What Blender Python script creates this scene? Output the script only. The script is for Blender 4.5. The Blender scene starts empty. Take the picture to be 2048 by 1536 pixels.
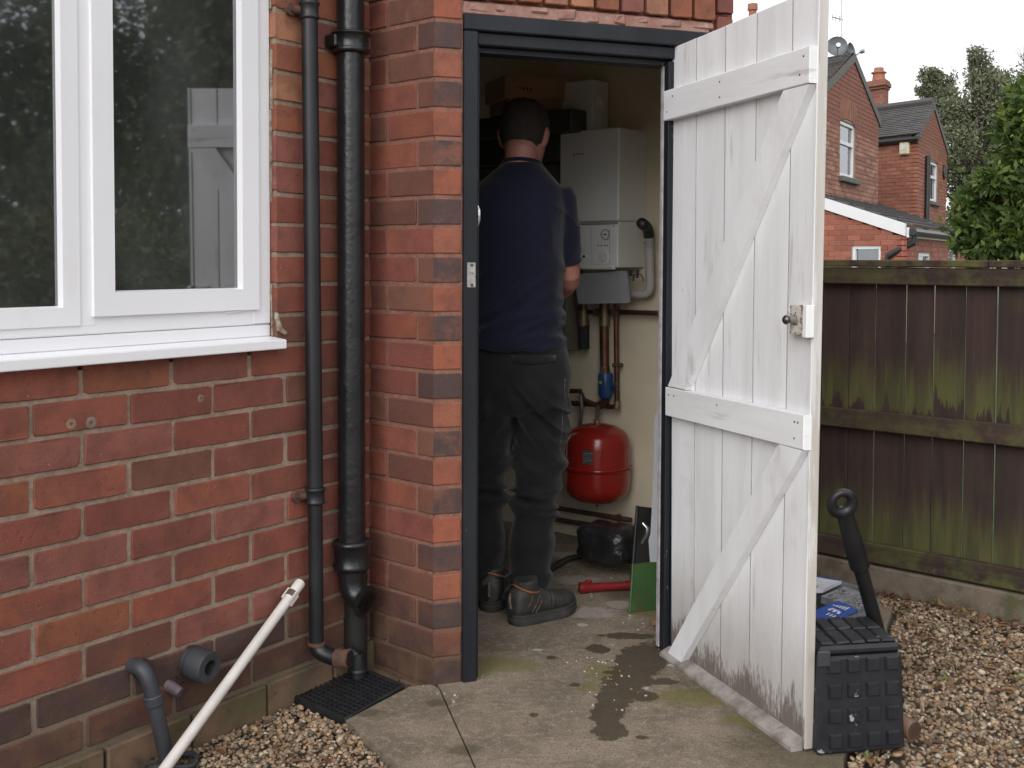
import bpy, bmesh, math, random
import numpy as np
from mathutils import Matrix, Vector

random.seed(7)
rng = np.random.default_rng(11)
scn = bpy.context.scene
COL = scn.collection

# ------------------------------------------------------------------ camera
F_PX, CY_PX = 2196.87, 601.80            # focal length and principal row, in pixels of the 2048 px wide photograph
PITCH, ROLL = math.radians(2.17), math.radians(-0.23)
CAM_H = 1.108
fw = np.array([0, math.cos(PITCH), -math.sin(PITCH)])
up0 = np.array([0, math.sin(PITCH), math.cos(PITCH)])
r0 = np.array([1.0, 0, 0])
RV = r0 * math.cos(ROLL) - up0 * math.sin(ROLL)
UV = r0 * math.sin(ROLL) + up0 * math.cos(ROLL)
cam = bpy.data.cameras.new('camera')
cam.sensor_width = 36.0
cam.lens = 36.0 * F_PX / 2048
cam.shift_y = -(768 - CY_PX) / 2048
cam.clip_start, cam.clip_end = 0.05, 3000
camo = bpy.data.objects.new('camera', cam)
COL.objects.link(camo)
camo.matrix_world = Matrix(((RV[0], UV[0], -fw[0], 0), (RV[1], UV[1], -fw[1], 0), (RV[2], UV[2], -fw[2], CAM_H), (0, 0, 0, 1)))
scn.camera = camo

# ------------------------------------------------------------------ sky, sun, exposure
SUN_EL, SUN_AZ = math.radians(32), math.radians(200)     # azimuth measured clockwise from +Y
world = bpy.data.worlds.new('World')
scn.world = world
world.use_nodes = True
wn, wl = world.node_tree.nodes, world.node_tree.links
wn.clear()
sky = wn.new('ShaderNodeTexSky')
sky.sky_type = 'NISHITA'
sky.sun_disc = False
sky.sun_elevation = SUN_EL
sky.sun_rotation = SUN_AZ
sky.air_density, sky.dust_density, sky.ozone_density = 1.0, 4.0, 1.0
hsv = wn.new('ShaderNodeHueSaturation')
hsv.inputs['Saturation'].default_value = 0.10
hsv.inputs['Value'].default_value = 1.0
bg = wn.new('ShaderNodeBackground')
bg.inputs['Strength'].default_value = 0.15
wo = wn.new('ShaderNodeOutputWorld')
wl.new(sky.outputs[0], hsv.inputs['Color'])
cloud = wn.new('ShaderNodeMix')                         # an even cloud layer over the clear sky
cloud.data_type = 'RGBA'
cloud.inputs[0].default_value = 0.82
cloud.inputs[7].default_value = (6.9, 7.05, 7.35, 1)
wl.new(hsv.outputs[0], cloud.inputs[6])
wl.new(cloud.outputs[2], bg.inputs['Color'])
wl.new(bg.outputs[0], wo.inputs['Surface'])
sun = bpy.data.lights.new('sun', 'SUN')
sun.energy = 1.1
sun.angle = math.radians(50)
sun.color = (1.0, 0.985, 0.97)
suno = bpy.data.objects.new('sun', sun)
COL.objects.link(suno)
sd = Vector((math.sin(SUN_AZ) * math.cos(SUN_EL), math.cos(SUN_AZ) * math.cos(SUN_EL), math.sin(SUN_EL)))
suno.rotation_euler = sd.to_track_quat('Z', 'Y').to_euler()
suno.location = (-3, -6, 12)
scn.view_settings.view_transform = 'Standard'
scn.view_settings.look = 'None'
scn.view_settings.exposure = 0.48
scn.view_settings.gamma = 1.0
scn.view_settings.use_curve_mapping = False
scn.render.engine = 'CYCLES'
scn.cycles.use_denoising = True
scn.cycles.max_bounces = 8
scn.cycles.diffuse_bounces = 5
scn.cycles.transparent_max_bounces = 12
scn.cycles.sample_clamp_indirect = 6

# ------------------------------------------------------------------ helpers: rays, frames
def ray(x, y):
    return fw + RV * (x - 1024) / F_PX + UV * (CY_PX - y) / F_PX
def at_depth(x, y, Y):
    d = ray(x, y)
    k = Y / d[1]
    return np.array([d[0] * k, Y, CAM_H + d[2] * k])
def ground(x, y, z=0.0):
    d = ray(x, y)
    k = (z - CAM_H) / d[2]
    return np.array([d[0] * k, d[1] * k, z])

class Frame:
    """A wall frame: t runs along the wall, off outward from it, z up."""
    def __init__(s, o, ang):
        s.o = np.array([o[0], o[1]]); s.ang = ang
        s.x = np.array([math.cos(ang), math.sin(ang)]); s.n = np.array([math.sin(ang), -math.cos(ang)])
    def pt(s, t, off, z):
        q = s.o + s.x * t + s.n * off
        return np.array([q[0], q[1], z])
    def px(s, x, y, off=0.0):
        d = ray(x, y)
        o = s.o + s.n * off
        k = (o @ s.n) / (d[:2] @ s.n)
        P = d * k
        return (P[:2] - s.o) @ s.x, P[2] + CAM_H
    def shift(s, t, off):
        return Frame(s.o + s.x * t + s.n * off, s.ang)

A_, B_, C_ = math.radians(53.83), math.radians(42.11), math.radians(19.65)
CORNER = np.array([-.2016, 2.8155])
LW = Frame((-.9631, 2.1907), A_)                       # wall with the window
RD = np.array([-math.cos(B_), math.sin(B_)])
RW = Frame(CORNER + RD * .2468, -B_)                    # short return, inner corner to pier corner, t = 0 .. .2468
DW = Frame(CORNER, C_)                                  # wall with the doorway
BW = Frame((.21, 4.41), -B_)                            # back wall of the boiler room
FE = Frame((1.311, 3.661), -B_)                         # fence
Z0 = 1.7171                                             # height of brick bed 0
def bedz(j): return Z0 - .075 * j

# ------------------------------------------------------------------ helpers: objects
WLOC = {}
def link(o, parent=None, world=None):
    COL.objects.link(o)
    base = np.zeros(3)
    if parent is not None:
        o.parent = parent
        base = WLOC[parent.name]
    if world is not None:
        o.location = tuple(np.array(world) - base)
        WLOC[o.name] = np.array(world, float)
    else:
        WLOC[o.name] = base.copy()
    return o
def tag(o, label=None, cat=None, group=None, kind=None):
    if label: o['label'] = label
    if cat: o['category'] = cat
    if group: o['group'] = group
    if kind: o['kind'] = kind
    return o
def thing(name, label, cat, loc, group=None):
    o = bpy.data.objects.new(name, None)
    o.empty_display_size = .05
    link(o, None, loc)
    return tag(o, label, cat, group)

CB_F = None
def _chamfer_topology():
    vid = {}; vs = []
    for sx in (0, 1):
        for sy in (0, 1):
            for sz in (0, 1):
                for a in range(3):
                    vid[(sx, sy, sz, a)] = len(vs); vs.append((sx, sy, sz, a))
    F = []
    for a in range(3):
        b, c = [i for i in range(3) if i != a]
        for s in (0, 1):
            q = []
            for (u, v) in ((0, 0), (1, 0), (1, 1), (0, 1)):
                k = [0, 0, 0]; k[a] = s; k[b] = u; k[c] = v
                q.append(vid[(*k, a)])
            F.append(q)
    for c in range(3):
        a, b = [i for i in range(3) if i != c]
        for u in (0, 1):
            for v in (0, 1):
                k0 = [0, 0, 0]; k0[a] = u; k0[b] = v; k1 = list(k0); k1[c] = 1
                F.append([vid[(*k0, a)], vid[(*k0, b)], vid[(*k1, b)], vid[(*k1, a)]])
    for sx in (0, 1):
        for sy in (0, 1):
            for sz in (0, 1):
                F.append([vid[(sx, sy, sz, 0)], vid[(sx, sy, sz, 1)], vid[(sx, sy, sz, 2)]])
    return vs, F
CH_V, CH_F = _chamfer_topology()
BOX_F = [(0, 1, 3, 2), (4, 6, 7, 5), (0, 4, 5, 1), (2, 3, 7, 6), (0, 2, 6, 4), (1, 5, 7, 3)]

class MB:
    def __init__(s):
        s.v = []; s.f = []; s.m = []
    def add(s, vs, fs, m=0):
        b = len(s.v)
        s.v += [tuple(map(float, p)) for p in vs]
        s.f += [tuple(i + b for i in f) for f in fs]
        s.m += [m] * len(fs)
        return s
    def convex(s, vs, fs, m=0):
        P = np.array(vs, float); c = P.mean(0); out = []
        for f in fs:
            q = P[list(f)]
            n = np.zeros(3)
            for i in range(len(q)):
                n += np.cross(q[i], q[(i + 1) % len(q)])
            out.append(tuple(f) if n @ (q.mean(0) - c) > 0 else tuple(reversed(f)))
        return s.add(vs, out, m)
    def box(s, x0, x1, y0, y1, z0, z1, bev=0.0, fn=None, m=0, jit=0.0):
        fn = fn or (lambda x, y, z: (x, y, z))
        lo = (min(x0, x1), min(y0, y1), min(z0, z1)); hi = (max(x0, x1), max(y0, y1), max(z0, z1))
        if bev <= 0:
            vs = [[(lo[0], hi[0])[i], (lo[1], hi[1])[j], (lo[2], hi[2])[k]] for i in (0, 1) for j in (0, 1) for k in (0, 1)]
            F = BOX_F
        else:
            vs = []
            for q in CH_V:
                p = []
                for ax in range(3):
                    e = lo[ax] if q[ax] == 0 else hi[ax]
                    if ax != q[3]: e += bev * (1 if q[ax] == 0 else -1)
                    p.append(e)
                vs.append(p)
            F = CH_F
        if jit:
            J = {}
            for i, q in enumerate(vs):
                k = tuple((CH_V[i][:3] if bev > 0 else (i >> 2 & 1, i >> 1 & 1, i & 1)))
                if k not in J: J[k] = [random.uniform(-jit, jit) for _ in range(3)]
                vs[i] = [q[a] + J[k][a] for a in range(3)]
        return s.convex([fn(*p) for p in vs], F, m)
    def fbox(s, fr, t0, t1, o0, o1, z0, z1, bev=0.0, m=0, jit=0.0):
        return s.box(t0, t1, o0, o1, z0, z1, bev, lambda t, o, z: fr.pt(t, o, z), m, jit)
    def prism(s, poly, z0, z1, m=0, fn=None):
        n = len(poly)
        fn = fn or (lambda x, y, z: (x, y, z))
        ar = sum(poly[i][0] * poly[(i + 1) % n][1] - poly[(i + 1) % n][0] * poly[i][1] for i in range(n))
        if ar < 0: poly = poly[::-1]
        vs = [fn(x, y, z0) for x, y in poly] + [fn(x, y, z1) for x, y in poly]
        fs = [tuple(reversed(range(n))), tuple(range(n, 2 * n))] + [(i, (i + 1) % n, n + (i + 1) % n, n + i) for i in range(n)]
        return s.add(vs, fs, m)
    def wallprism(s, fr, poly, o0, o1, m=0):
        """polygon in (t, z) on a wall frame, extruded from off o0 to o1 (o1 outward)"""
        n = len(poly)
        ar = sum(poly[i][0] * poly[(i + 1) % n][1] - poly[(i + 1) % n][0] * poly[i][1] for i in range(n))
        if ar < 0: poly = poly[::-1]
        vs = [fr.pt(t, o0, z) for t, z in poly] + [fr.pt(t, o1, z) for t, z in poly]
        fs = [tuple(reversed(range(n))), tuple(range(n, 2 * n))] + [(i, (i + 1) % n, n + (i + 1) % n, n + i) for i in range(n)]
        return s.add(vs, fs, m)
    def tube(s, path, r, seg=16, caps=True, m=0, hollow=0.0):
        P = [np.array(p, float) for p in path]
        R = [r] * len(P) if np.isscalar(r) else list(r)
        T = []
        for i in range(len(P)):
            a = P[max(0, i - 1)]; b = P[min(len(P) - 1, i + 1)]
            d = b - a; L = np.linalg.norm(d)
            T.append(d / L if L > 1e-9 else (T[-1] if T else np.array([0, 0, 1.0])))
        ref = np.array([0, 0, 1.0]) if abs(T[0][2]) < .9 else np.array([1.0, 0, 0])
        u = np.cross(T[0], ref); u /= np.linalg.norm(u)
        vs = []; fs = []
        for i in range(len(P)):
            u = u - T[i] * (u @ T[i]); u /= np.linalg.norm(u)
            w = np.cross(T[i], u)
            for k in range(seg):
                an = 2 * math.pi * k / seg
                vs.append(P[i] + R[i] * (math.cos(an) * u + math.sin(an) * w))
        for i in range(len(P) - 1):
            for k in range(seg):
                a = i * seg + k; b = i * seg + (k + 1) % seg
                fs.append((a, b, b + seg, a + seg))
        if caps:
            fs.append(tuple(reversed(range(seg))))
            fs.append(tuple(range((len(P) - 1) * seg, len(P) * seg)))
        return s.add(vs, fs, m)
    def lathe(s, o, axis, prof, seg=24, m=0):
        """profile [(distance along axis, radius)] turned round an axis; radius 0 closes an end"""
        o = np.array(o, float); ax = np.array(axis, float); ax /= np.linalg.norm(ax)
        return s._lathe(o, ax, prof, seg, m)
    def _lathe(s, o, ax, prof, seg=24, m=0):
        o = np.array(o, float); ax = np.array(ax, float); ax = ax / np.linalg.norm(ax)
        ref = np.array([0, 0, 1.0]) if abs(ax[2]) < .9 else np.array([1.0, 0, 0])
        u = np.cross(ax, ref); u /= np.linalg.norm(u); w = np.cross(ax, u)
        vs = []; fs = []
        for d, r in prof:
            r = max(r, 1e-5)
            for k in range(seg):
                an = 2 * math.pi * k / seg
                vs.append(o + ax * d + r * (math.cos(an) * u + math.sin(an) * w))
        for i in range(len(prof) - 1):
            for k in range(seg):
                a = i * seg + k; b = i * seg + (k + 1) % seg
                fs.append((a, b, b + seg, a + seg))
        fs.append(tuple(reversed(range(seg)))); fs.append(tuple(range((len(prof) - 1) * seg, len(prof) * seg)))
        return s.add(vs, fs, m)
    def build(s, name, mats, parent=None, smooth=None, label=None, origin=None):
        me = bpy.data.meshes.new(name)
        base = np.array(origin, float) if origin is not None else (WLOC[parent.name] if parent is not None else np.zeros(3))
        V = np.array(s.v, float) - base
        me.from_pydata([tuple(p) for p in V], [], s.f)
        for mt in (mats if isinstance(mats, (list, tuple)) else [mats]): me.materials.append(mt)
        if any(s.m): me.polygons.foreach_set('material_index', s.m)
        if smooth is not None:
            me.polygons.foreach_set('use_smooth', [True] * len(me.polygons))
            me.set_sharp_from_angle(angle=math.radians(smooth))
        me.update()
        o = bpy.data.objects.new(name, me)
        link(o, parent, base if origin is not None else None)
        if label: o['label'] = label
        return o

def build_each(mb, name, mats, parent=None, smooth=None, label=None):
    """every separate piece of a builder becomes an object of its own"""
    par = list(range(len(mb.v)))
    def root(i):
        while par[i] != i: par[i] = par[par[i]]; i = par[i]
        return i
    for f in mb.f:
        for k in f[1:]: par[root(k)] = root(f[0])
    groups = {}
    for f, m in zip(mb.f, mb.m): groups.setdefault(root(f[0]), []).append((f, m))
    out = []
    for fs in groups.values():
        ids = sorted({i for f, _ in fs for i in f}); rm = {o: i for i, o in enumerate(ids)}
        q = MB(); q.v = [mb.v[i] for i in ids]; q.f = [tuple(rm[i] for i in f) for f, _ in fs]; q.m = [m for _, m in fs]
        out.append(q.build(name, mats, parent, smooth, label))
    return out

def fast_mesh(name, V, F, mats, parent=None, smooth=False, colors=None, origin=None):
    """numpy arrays -> one mesh (all faces with the same number of corners)"""
    V = np.asarray(V, np.float32); F = np.asarray(F, np.int32)
    me = bpy.data.meshes.new(name)
    base = np.array(origin, float) if origin is not None else (WLOC[parent.name] if parent is not None else np.zeros(3))
    V = V - base.astype(np.float32)
    k = F.shape[1]
    me.vertices.add(len(V)); me.vertices.foreach_set('co', V.ravel())
    me.loops.add(F.size); me.loops.foreach_set('vertex_index', F.ravel())
    me.polygons.add(len(F)); me.polygons.foreach_set('loop_start', np.arange(0, F.size, k, dtype=np.int32))
    me.update(calc_edges=True); me.validate()
    if smooth: me.polygons.foreach_set('use_smooth', [True] * len(me.polygons))
    if colors is not None:
        at = me.color_attributes.new('tint', 'FLOAT_COLOR', 'POINT')
        C = np.ones((len(V), 4), np.float32); C[:, :3] = colors
        at.data.foreach_set('color', C.ravel())
    for mt in (mats if isinstance(mats, (list, tuple)) else [mats]): me.materials.append(mt)
    o = bpy.data.objects.new(name, me)
    return link(o, parent, base if origin is not None else None)

def arc(p0, p1, p2, n=8):
    """quarter bend: from p0 to p2 with corner p1"""
    p0, p1, p2 = (np.array(p, float) for p in (p0, p1, p2))
    return [(1 - t) ** 2 * p0 + 2 * t * (1 - t) * p1 + t * t * p2 for t in np.linspace(0, 1, n)]

def vnoise(P, seed=0):
    P = np.asarray(P, float); I = np.floor(P).astype(np.int64); f = P - I; f = f * f * (3 - 2 * f)
    def h(i):
        n = (i[:, 0] * 374761393 + i[:, 1] * 668265263 + i[:, 2] * 2147483647 + seed * 1274126177) & 0xffffffff
        n = ((n ^ (n >> 13)) * 1274126177) & 0xffffffff
        return ((n ^ (n >> 16)) & 0xffff) / 32767.5 - 1
    out = np.zeros(len(P))
    for dx in (0, 1):
        for dy in (0, 1):
            for dz in (0, 1):
                w = (f[:, 0] if dx else 1 - f[:, 0]) * (f[:, 1] if dy else 1 - f[:, 1]) * (f[:, 2] if dz else 1 - f[:, 2])
                out += w * h(I + np.array([dx, dy, dz]))
    return out

# ------------------------------------------------------------------ helpers: materials
def lin(r, g, b):
    f = lambda c: (c / 255 / 12.92) if c / 255 <= .04045 else ((c / 255 + .055) / 1.055) ** 2.4
    return (f(r), f(g), f(b))
class NT:
    def __init__(s, name):
        s.m = bpy.data.materials.new(name); s.m.use_nodes = True
        s.n = s.m.node_tree.nodes; s.l = s.m.node_tree.links
        s.p = s.n['Principled BSDF']; s.out = s.n['Material Output']
    def new(s, t, **kw):
        n = s.n.new(t)
        for k, v in kw.items(): setattr(n, k, v)
        return n
    def put(s, sock, v):
        if hasattr(v, 'is_linked') or isinstance(v, bpy.types.NodeSocket): s.l.new(v, sock)
        elif isinstance(v, (tuple, list)) and len(v) == 3 and sock.type == 'RGBA': sock.default_value = (*v, 1)
        else: sock.default_value = v
    def math(s, op, a, b=0.0, c=None, clamp=False):
        n = s.new('ShaderNodeMath', operation=op, use_clamp=clamp)
        s.put(n.inputs[0], a); s.put(n.inputs[1], b)
        if c is not None: s.put(n.inputs[2], c)
        return n.outputs[0]
    def vmath(s, op, a, b=(0, 0, 0)):
        n = s.new('ShaderNodeVectorMath', operation=op)
        s.put(n.inputs[0], a); s.put(n.inputs[1], b)
        return n.outputs['Value'] if op in ('LENGTH', 'DOT_PRODUCT', 'DISTANCE') else n.outputs[0]
    def step(s, v, lo, hi):
        n = s.new('ShaderNodeMapRange', interpolation_type='SMOOTHSTEP')
        s.put(n.inputs['Value'], v); n.inputs['From Min'].default_value = lo; n.inputs['From Max'].default_value = hi
        return n.outputs[0]
    def mix(s, f, a, b, mode='MIX'):
        n = s.new('ShaderNodeMix', data_type='RGBA', blend_type=mode)
        s.put(n.inputs[0], f); s.put(n.inputs[6], a); s.put(n.inputs[7], b)
        return n.outputs[2]
    def coords(s, stretch=(1, 1, 1), rand=True):
        tc = s.new('ShaderNodeTexCoord'); v = tc.outputs['Object']
        if rand:
            oi = s.new('ShaderNodeObjectInfo')
            k = s.math('MULTIPLY', oi.outputs['Random'], 57.0)
            v = s.vmath('ADD', v, k)
        if stretch != (1, 1, 1): v = s.vmath('MULTIPLY', v, stretch)
        return v
    def noise(s, vec, scale, detail=5, rough=.6, dist=0.0):
        n = s.new('ShaderNodeTexNoise')
        s.put(n.inputs['Vector'], vec); n.inputs['Scale'].default_value = scale
        n.inputs['Detail'].default_value = detail; n.inputs['Roughness'].default_value = rough
        n.inputs['Distortion'].default_value = dist
        return n.outputs['Fac']
    def bump(s, h, strength, dist=.002):
        n = s.new('ShaderNodeBump'); n.inputs['Strength'].default_value = strength; n.inputs['Distance'].default_value = dist
        s.put(n.inputs['Height'], h); s.l.new(n.outputs[0], s.p.inputs['Normal'])
    def zpos(s):
        tc = s.new('ShaderNodeTexCoord'); x = s.new('ShaderNodeSeparateXYZ'); s.l.new(tc.outputs['Object'], x.inputs[0])
        return x.outputs

def mat(name, c1, c2=None, scale=10, rough=.6, rough2=None, bump=0.0, bscale=None, metal=0.0, spots=(), stretch=(1, 1, 1), spec=.5, coat=0.0, rand=True, bdist=.002, lo=.35, hi=.65):
    t = NT(name); p = t.p
    v = t.coords(stretch, rand)
    n = t.noise(v, scale)
    c = t.mix(t.step(n, lo, hi), c1, c2 or tuple(x * .8 for x in c1))
    r = rough
    for (sc, ss, l, h, strength, st) in spots:
        vv = t.coords(st, rand)
        f = t.math('MULTIPLY', t.step(t.noise(vv, ss, 6, .65), l, h), strength)
        c = t.mix(f, c, sc)
    t.put(p.inputs['Base Color'], c)
    if rough2 is not None:
        r = t.math('ADD', t.math('MULTIPLY', n, rough2 - rough), rough)
    t.put(p.inputs['Roughness'], r)
    p.inputs['Metallic'].default_value = metal
    p.inputs['Specular IOR Level'].default_value = spec
    p.inputs['Coat Weight'].default_value = coat
    if bump: t.bump(t.noise(v, bscale or scale * 8, 4), bump, bdist)
    return t.m
# ------------------------------------------------------------------ materials
def brick_mat(name, flash=None):
    t = NT(name); p = t.p
    oi = t.new('ShaderNodeObjectInfo')
    v = t.coords()
    base = oi.outputs['Color']
    n1 = t.noise(v, 14, 5, .6)
    n2 = t.noise(v, 55, 5, .7)
    n3 = t.noise(v, 6, 3, .5)
    c = t.mix(t.math('MULTIPLY', t.step(n1, .40, .66), .72), base, t.mix(.60, base, (.085, .036, .030)))
    c = t.mix(t.math('MULTIPLY', t.step(n3, .52, .75), .5), c, t.mix(.6, base, (.33, .105, .040)))
    if flash is not None:
        c = t.mix(t.step(t.noise(t.coords(), 16, 6, .7), .40, .62), flash, c)
    c = t.mix(t.math('MULTIPLY', t.step(n2, .56, .76), .50), c, (.050, .027, .024))
    c = t.mix(t.math('MULTIPLY', t.step(t.noise(v, 190, 4, .75), .50, .66), .38), c, t.mix(.5, c, (.05, .025, .02)))
    v2 = t.vmath('ADD', v, (9.3, 2.1, 4.4))
    ef = t.math('MULTIPLY', t.step(t.noise(v2, 9, 7, .72), .62, .80), .28)
    c = t.mix(ef, c, (.40, .27, .24))
    sp = t.math('MULTIPLY', t.step(t.noise(v2, 150, 3, .6), .68, .76), .45)
    c = t.mix(sp, c, (.42, .32, .27))
    # damp grime in the lowest courses (world height, a splash band on the wall itself)
    geo = t.new('ShaderNodeNewGeometry'); sx = t.new('ShaderNodeSeparateXYZ'); t.l.new(geo.outputs['Position'], sx.inputs[0])
    gz = t.math('ADD', sx.outputs['Z'], t.math('MULTIPLY', t.math('SUBTRACT', t.noise(geo.outputs['Position'], 7, 5, .7), .5), .32))
    g = t.math('MULTIPLY', t.math('SUBTRACT', 1.0, t.step(gz, .04, .27)), .72)
    c = t.mix(g, c, t.mix(t.step(t.noise(geo.outputs['Position'], 12, 4, .6), .45, .6), (.045, .030, .026), (.085, .056, .030)))
    t.put(p.inputs['Base Color'], c)
    t.put(p.inputs['Roughness'], t.math('ADD', t.math('MULTIPLY', n2, .25), .62))
    p.inputs['Specular IOR Level'].default_value = .35
    h = t.math('ADD', t.math('MULTIPLY', n2, .5), t.math('MULTIPLY', t.noise(v, 220, 3, .6), .5))
    t.bump(t.math('ADD', h, t.math('MULTIPLY', t.step(t.noise(v, 60, 3, .5), .66, .74), -.7)), .6, .0022)
    return t.m
M = {}
M['brick'] = brick_mat('brick')
M['brick_orange'] = brick_mat('brick_orange_header', None)
M['brick_dark'] = brick_mat('brick_dark_header', (.064, .041, .038))
def mortar_mat(name, c1, c2):
    t = NT(name)
    v = t.coords(rand=False)
    n = t.noise(v, 40, 6, .7)
    c = t.mix(t.step(n, .35, .65), c1, c2)
    c = t.mix(t.math('MULTIPLY', t.step(t.noise(v, 300, 3, .6), .62, .72), .6), c, (.50, .44, .38))
    geo = t.new('ShaderNodeNewGeometry'); sx = t.new('ShaderNodeSeparateXYZ'); t.l.new(geo.outputs['Position'], sx.inputs[0])
    gz = t.math('ADD', sx.outputs['Z'], t.math('MULTIPLY', t.math('SUBTRACT', n, .5), .3))
    c = t.mix(t.math('MULTIPLY', t.math('SUBTRACT', 1.0, t.step(gz, .03, .28)), .65), c, (.075, .060, .036))
    t.put(t.p.inputs['Base Color'], c); t.p.inputs['Roughness'].default_value = .95
    t.p.inputs['Specular IOR Level'].default_value = .2
    t.bump(t.math('ADD', n, t.noise(v, 260, 3, .7)), .8, .003)
    return t.m
M['mortar'] = mortar_mat('mortar_grey', (.33, .25, .19), (.23, .17, .13))
M['mortar_pink'] = mortar_mat('mortar_pink', (.27, .13, .095), (.19, .095, .070))
M['footing'] = mat('footing_brick', (.165, .100, .060), (.085, .060, .038), 9, .9, bump=.5, bscale=90, spots=[((.075, .068, .026), 8, .46, .62, .7, (1, 1, 1)), ((.05, .035, .025), 30, .56, .68, .6, (1, 1, 1))])
M['upvc'] = mat('white_upvc', (.80, .80, .82), (.78, .78, .80), 3, .32, spec=.5, spots=[((.58, .56, .53), 5, .58, .8, .35, (1, 1, .25)), ((.40, .38, .34), 90, .70, .76, .3, (1, 1, 1))])
M['seal'] = mat('black_gasket', (.02, .02, .022), rough=.5)
M['sealant'] = mat('old_sealant', (.36, .30, .22), (.15, .12, .09), 60, .8, bump=.5)
M['black_paint'] = mat('black_gloss_paint', (.0075, .0078, .009), (.012, .012, .013), 14, .20, .42, bump=.55, bscale=45, spots=[((.16, .085, .055), 30, .70, .78, .7, (1, 1, 1))], bdist=.003)
M['black_satin'] = mat('black_satin_paint', (.0075, .008, .010), (.013, .014, .017), 7, .34, .52, bump=.12, bscale=120, spots=[((.075, .042, .03), 12, .66, .78, .6, (1, 1, .4))])
M['rust'] = mat('rust', (.13, .052, .030), (.06, .034, .026), 40, .85, bump=.6, bscale=160)
M['frame_black'] = mat('door_frame_black', (.0095, .0105, .014), (.017, .019, .024), 6, .40, .60, bump=.25, bscale=40, stretch=(1, 1, .25), spec=.3, spots=[((.30, .28, .26), 55, .69, .71, .85, (1, 1, .25))])
M['frame_pale'] = mat('frame_pale_edge', (.42, .40, .42), (.30, .28, .29), 30, .6)
M['steel'] = mat('worn_steel', (.42, .42, .41), (.28, .27, .26), 50, .42, .65, metal=.7, spots=[((.12, .06, .03), 45, .6, .7, .7, (1, 1, 1))])
M['grey_pvc'] = mat('grey_waste_pvc', (.042, .044, .054), (.030, .031, .037), 12, .5, spots=[((.17, .14, .11), 22, .66, .8, .5, (1, 1, 1))])
M['purple_pvc'] = mat('faded_purple_pvc', (.10, .065, .095), (.16, .12, .12), 30, .6)
M['white_pvc'] = mat('white_pvc', (.56, .52, .48), (.64, .60, .56), 10, .45, spots=[((.22, .15, .09), 26, .66, .78, .55, (1, 1, .5))])

def glass_mat():
    t = NT('window_glass'); t.n.remove(t.p)
    fr = t.new('ShaderNodeFresnel'); fr.inputs['IOR'].default_value = 2.9
    gl = t.new('ShaderNodeBsdfGlossy'); gl.inputs['Roughness'].default_value = 0.026; gl.inputs['Color'].default_value = (.95, .97, 1, 1)
    tr = t.new('ShaderNodeBsdfTransparent'); tr.inputs['Color'].default_value = (.80, .86, .84, 1)
    mx = t.new('ShaderNodeMixShader')
    t.l.new(fr.outputs[0], mx.inputs[0]); t.l.new(tr.outputs[0], mx.inputs[1]); t.l.new(gl.outputs[0], mx.inputs[2])
    df = t.new('ShaderNodeBsdfDiffuse'); df.inputs['Color'].default_value = (.55, .58, .57, 1)
    m2 = t.new('ShaderNodeMixShader'); nz = t.noise(t.coords((1, 1, .5), False), 5, 5, .6)
    t.put(m2.inputs[0], t.math('ADD', .030, t.math('MULTIPLY', t.step(nz, .4, .7), .028)))        # pale veil mixed in to lift the dark mirror image
    t.l.new(mx.outputs[0], m2.inputs[1]); t.l.new(df.outputs[0], m2.inputs[2])
    t.l.new(m2.outputs[0], t.out.inputs['Surface'])
    return t.m
M['glass'] = glass_mat()

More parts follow.
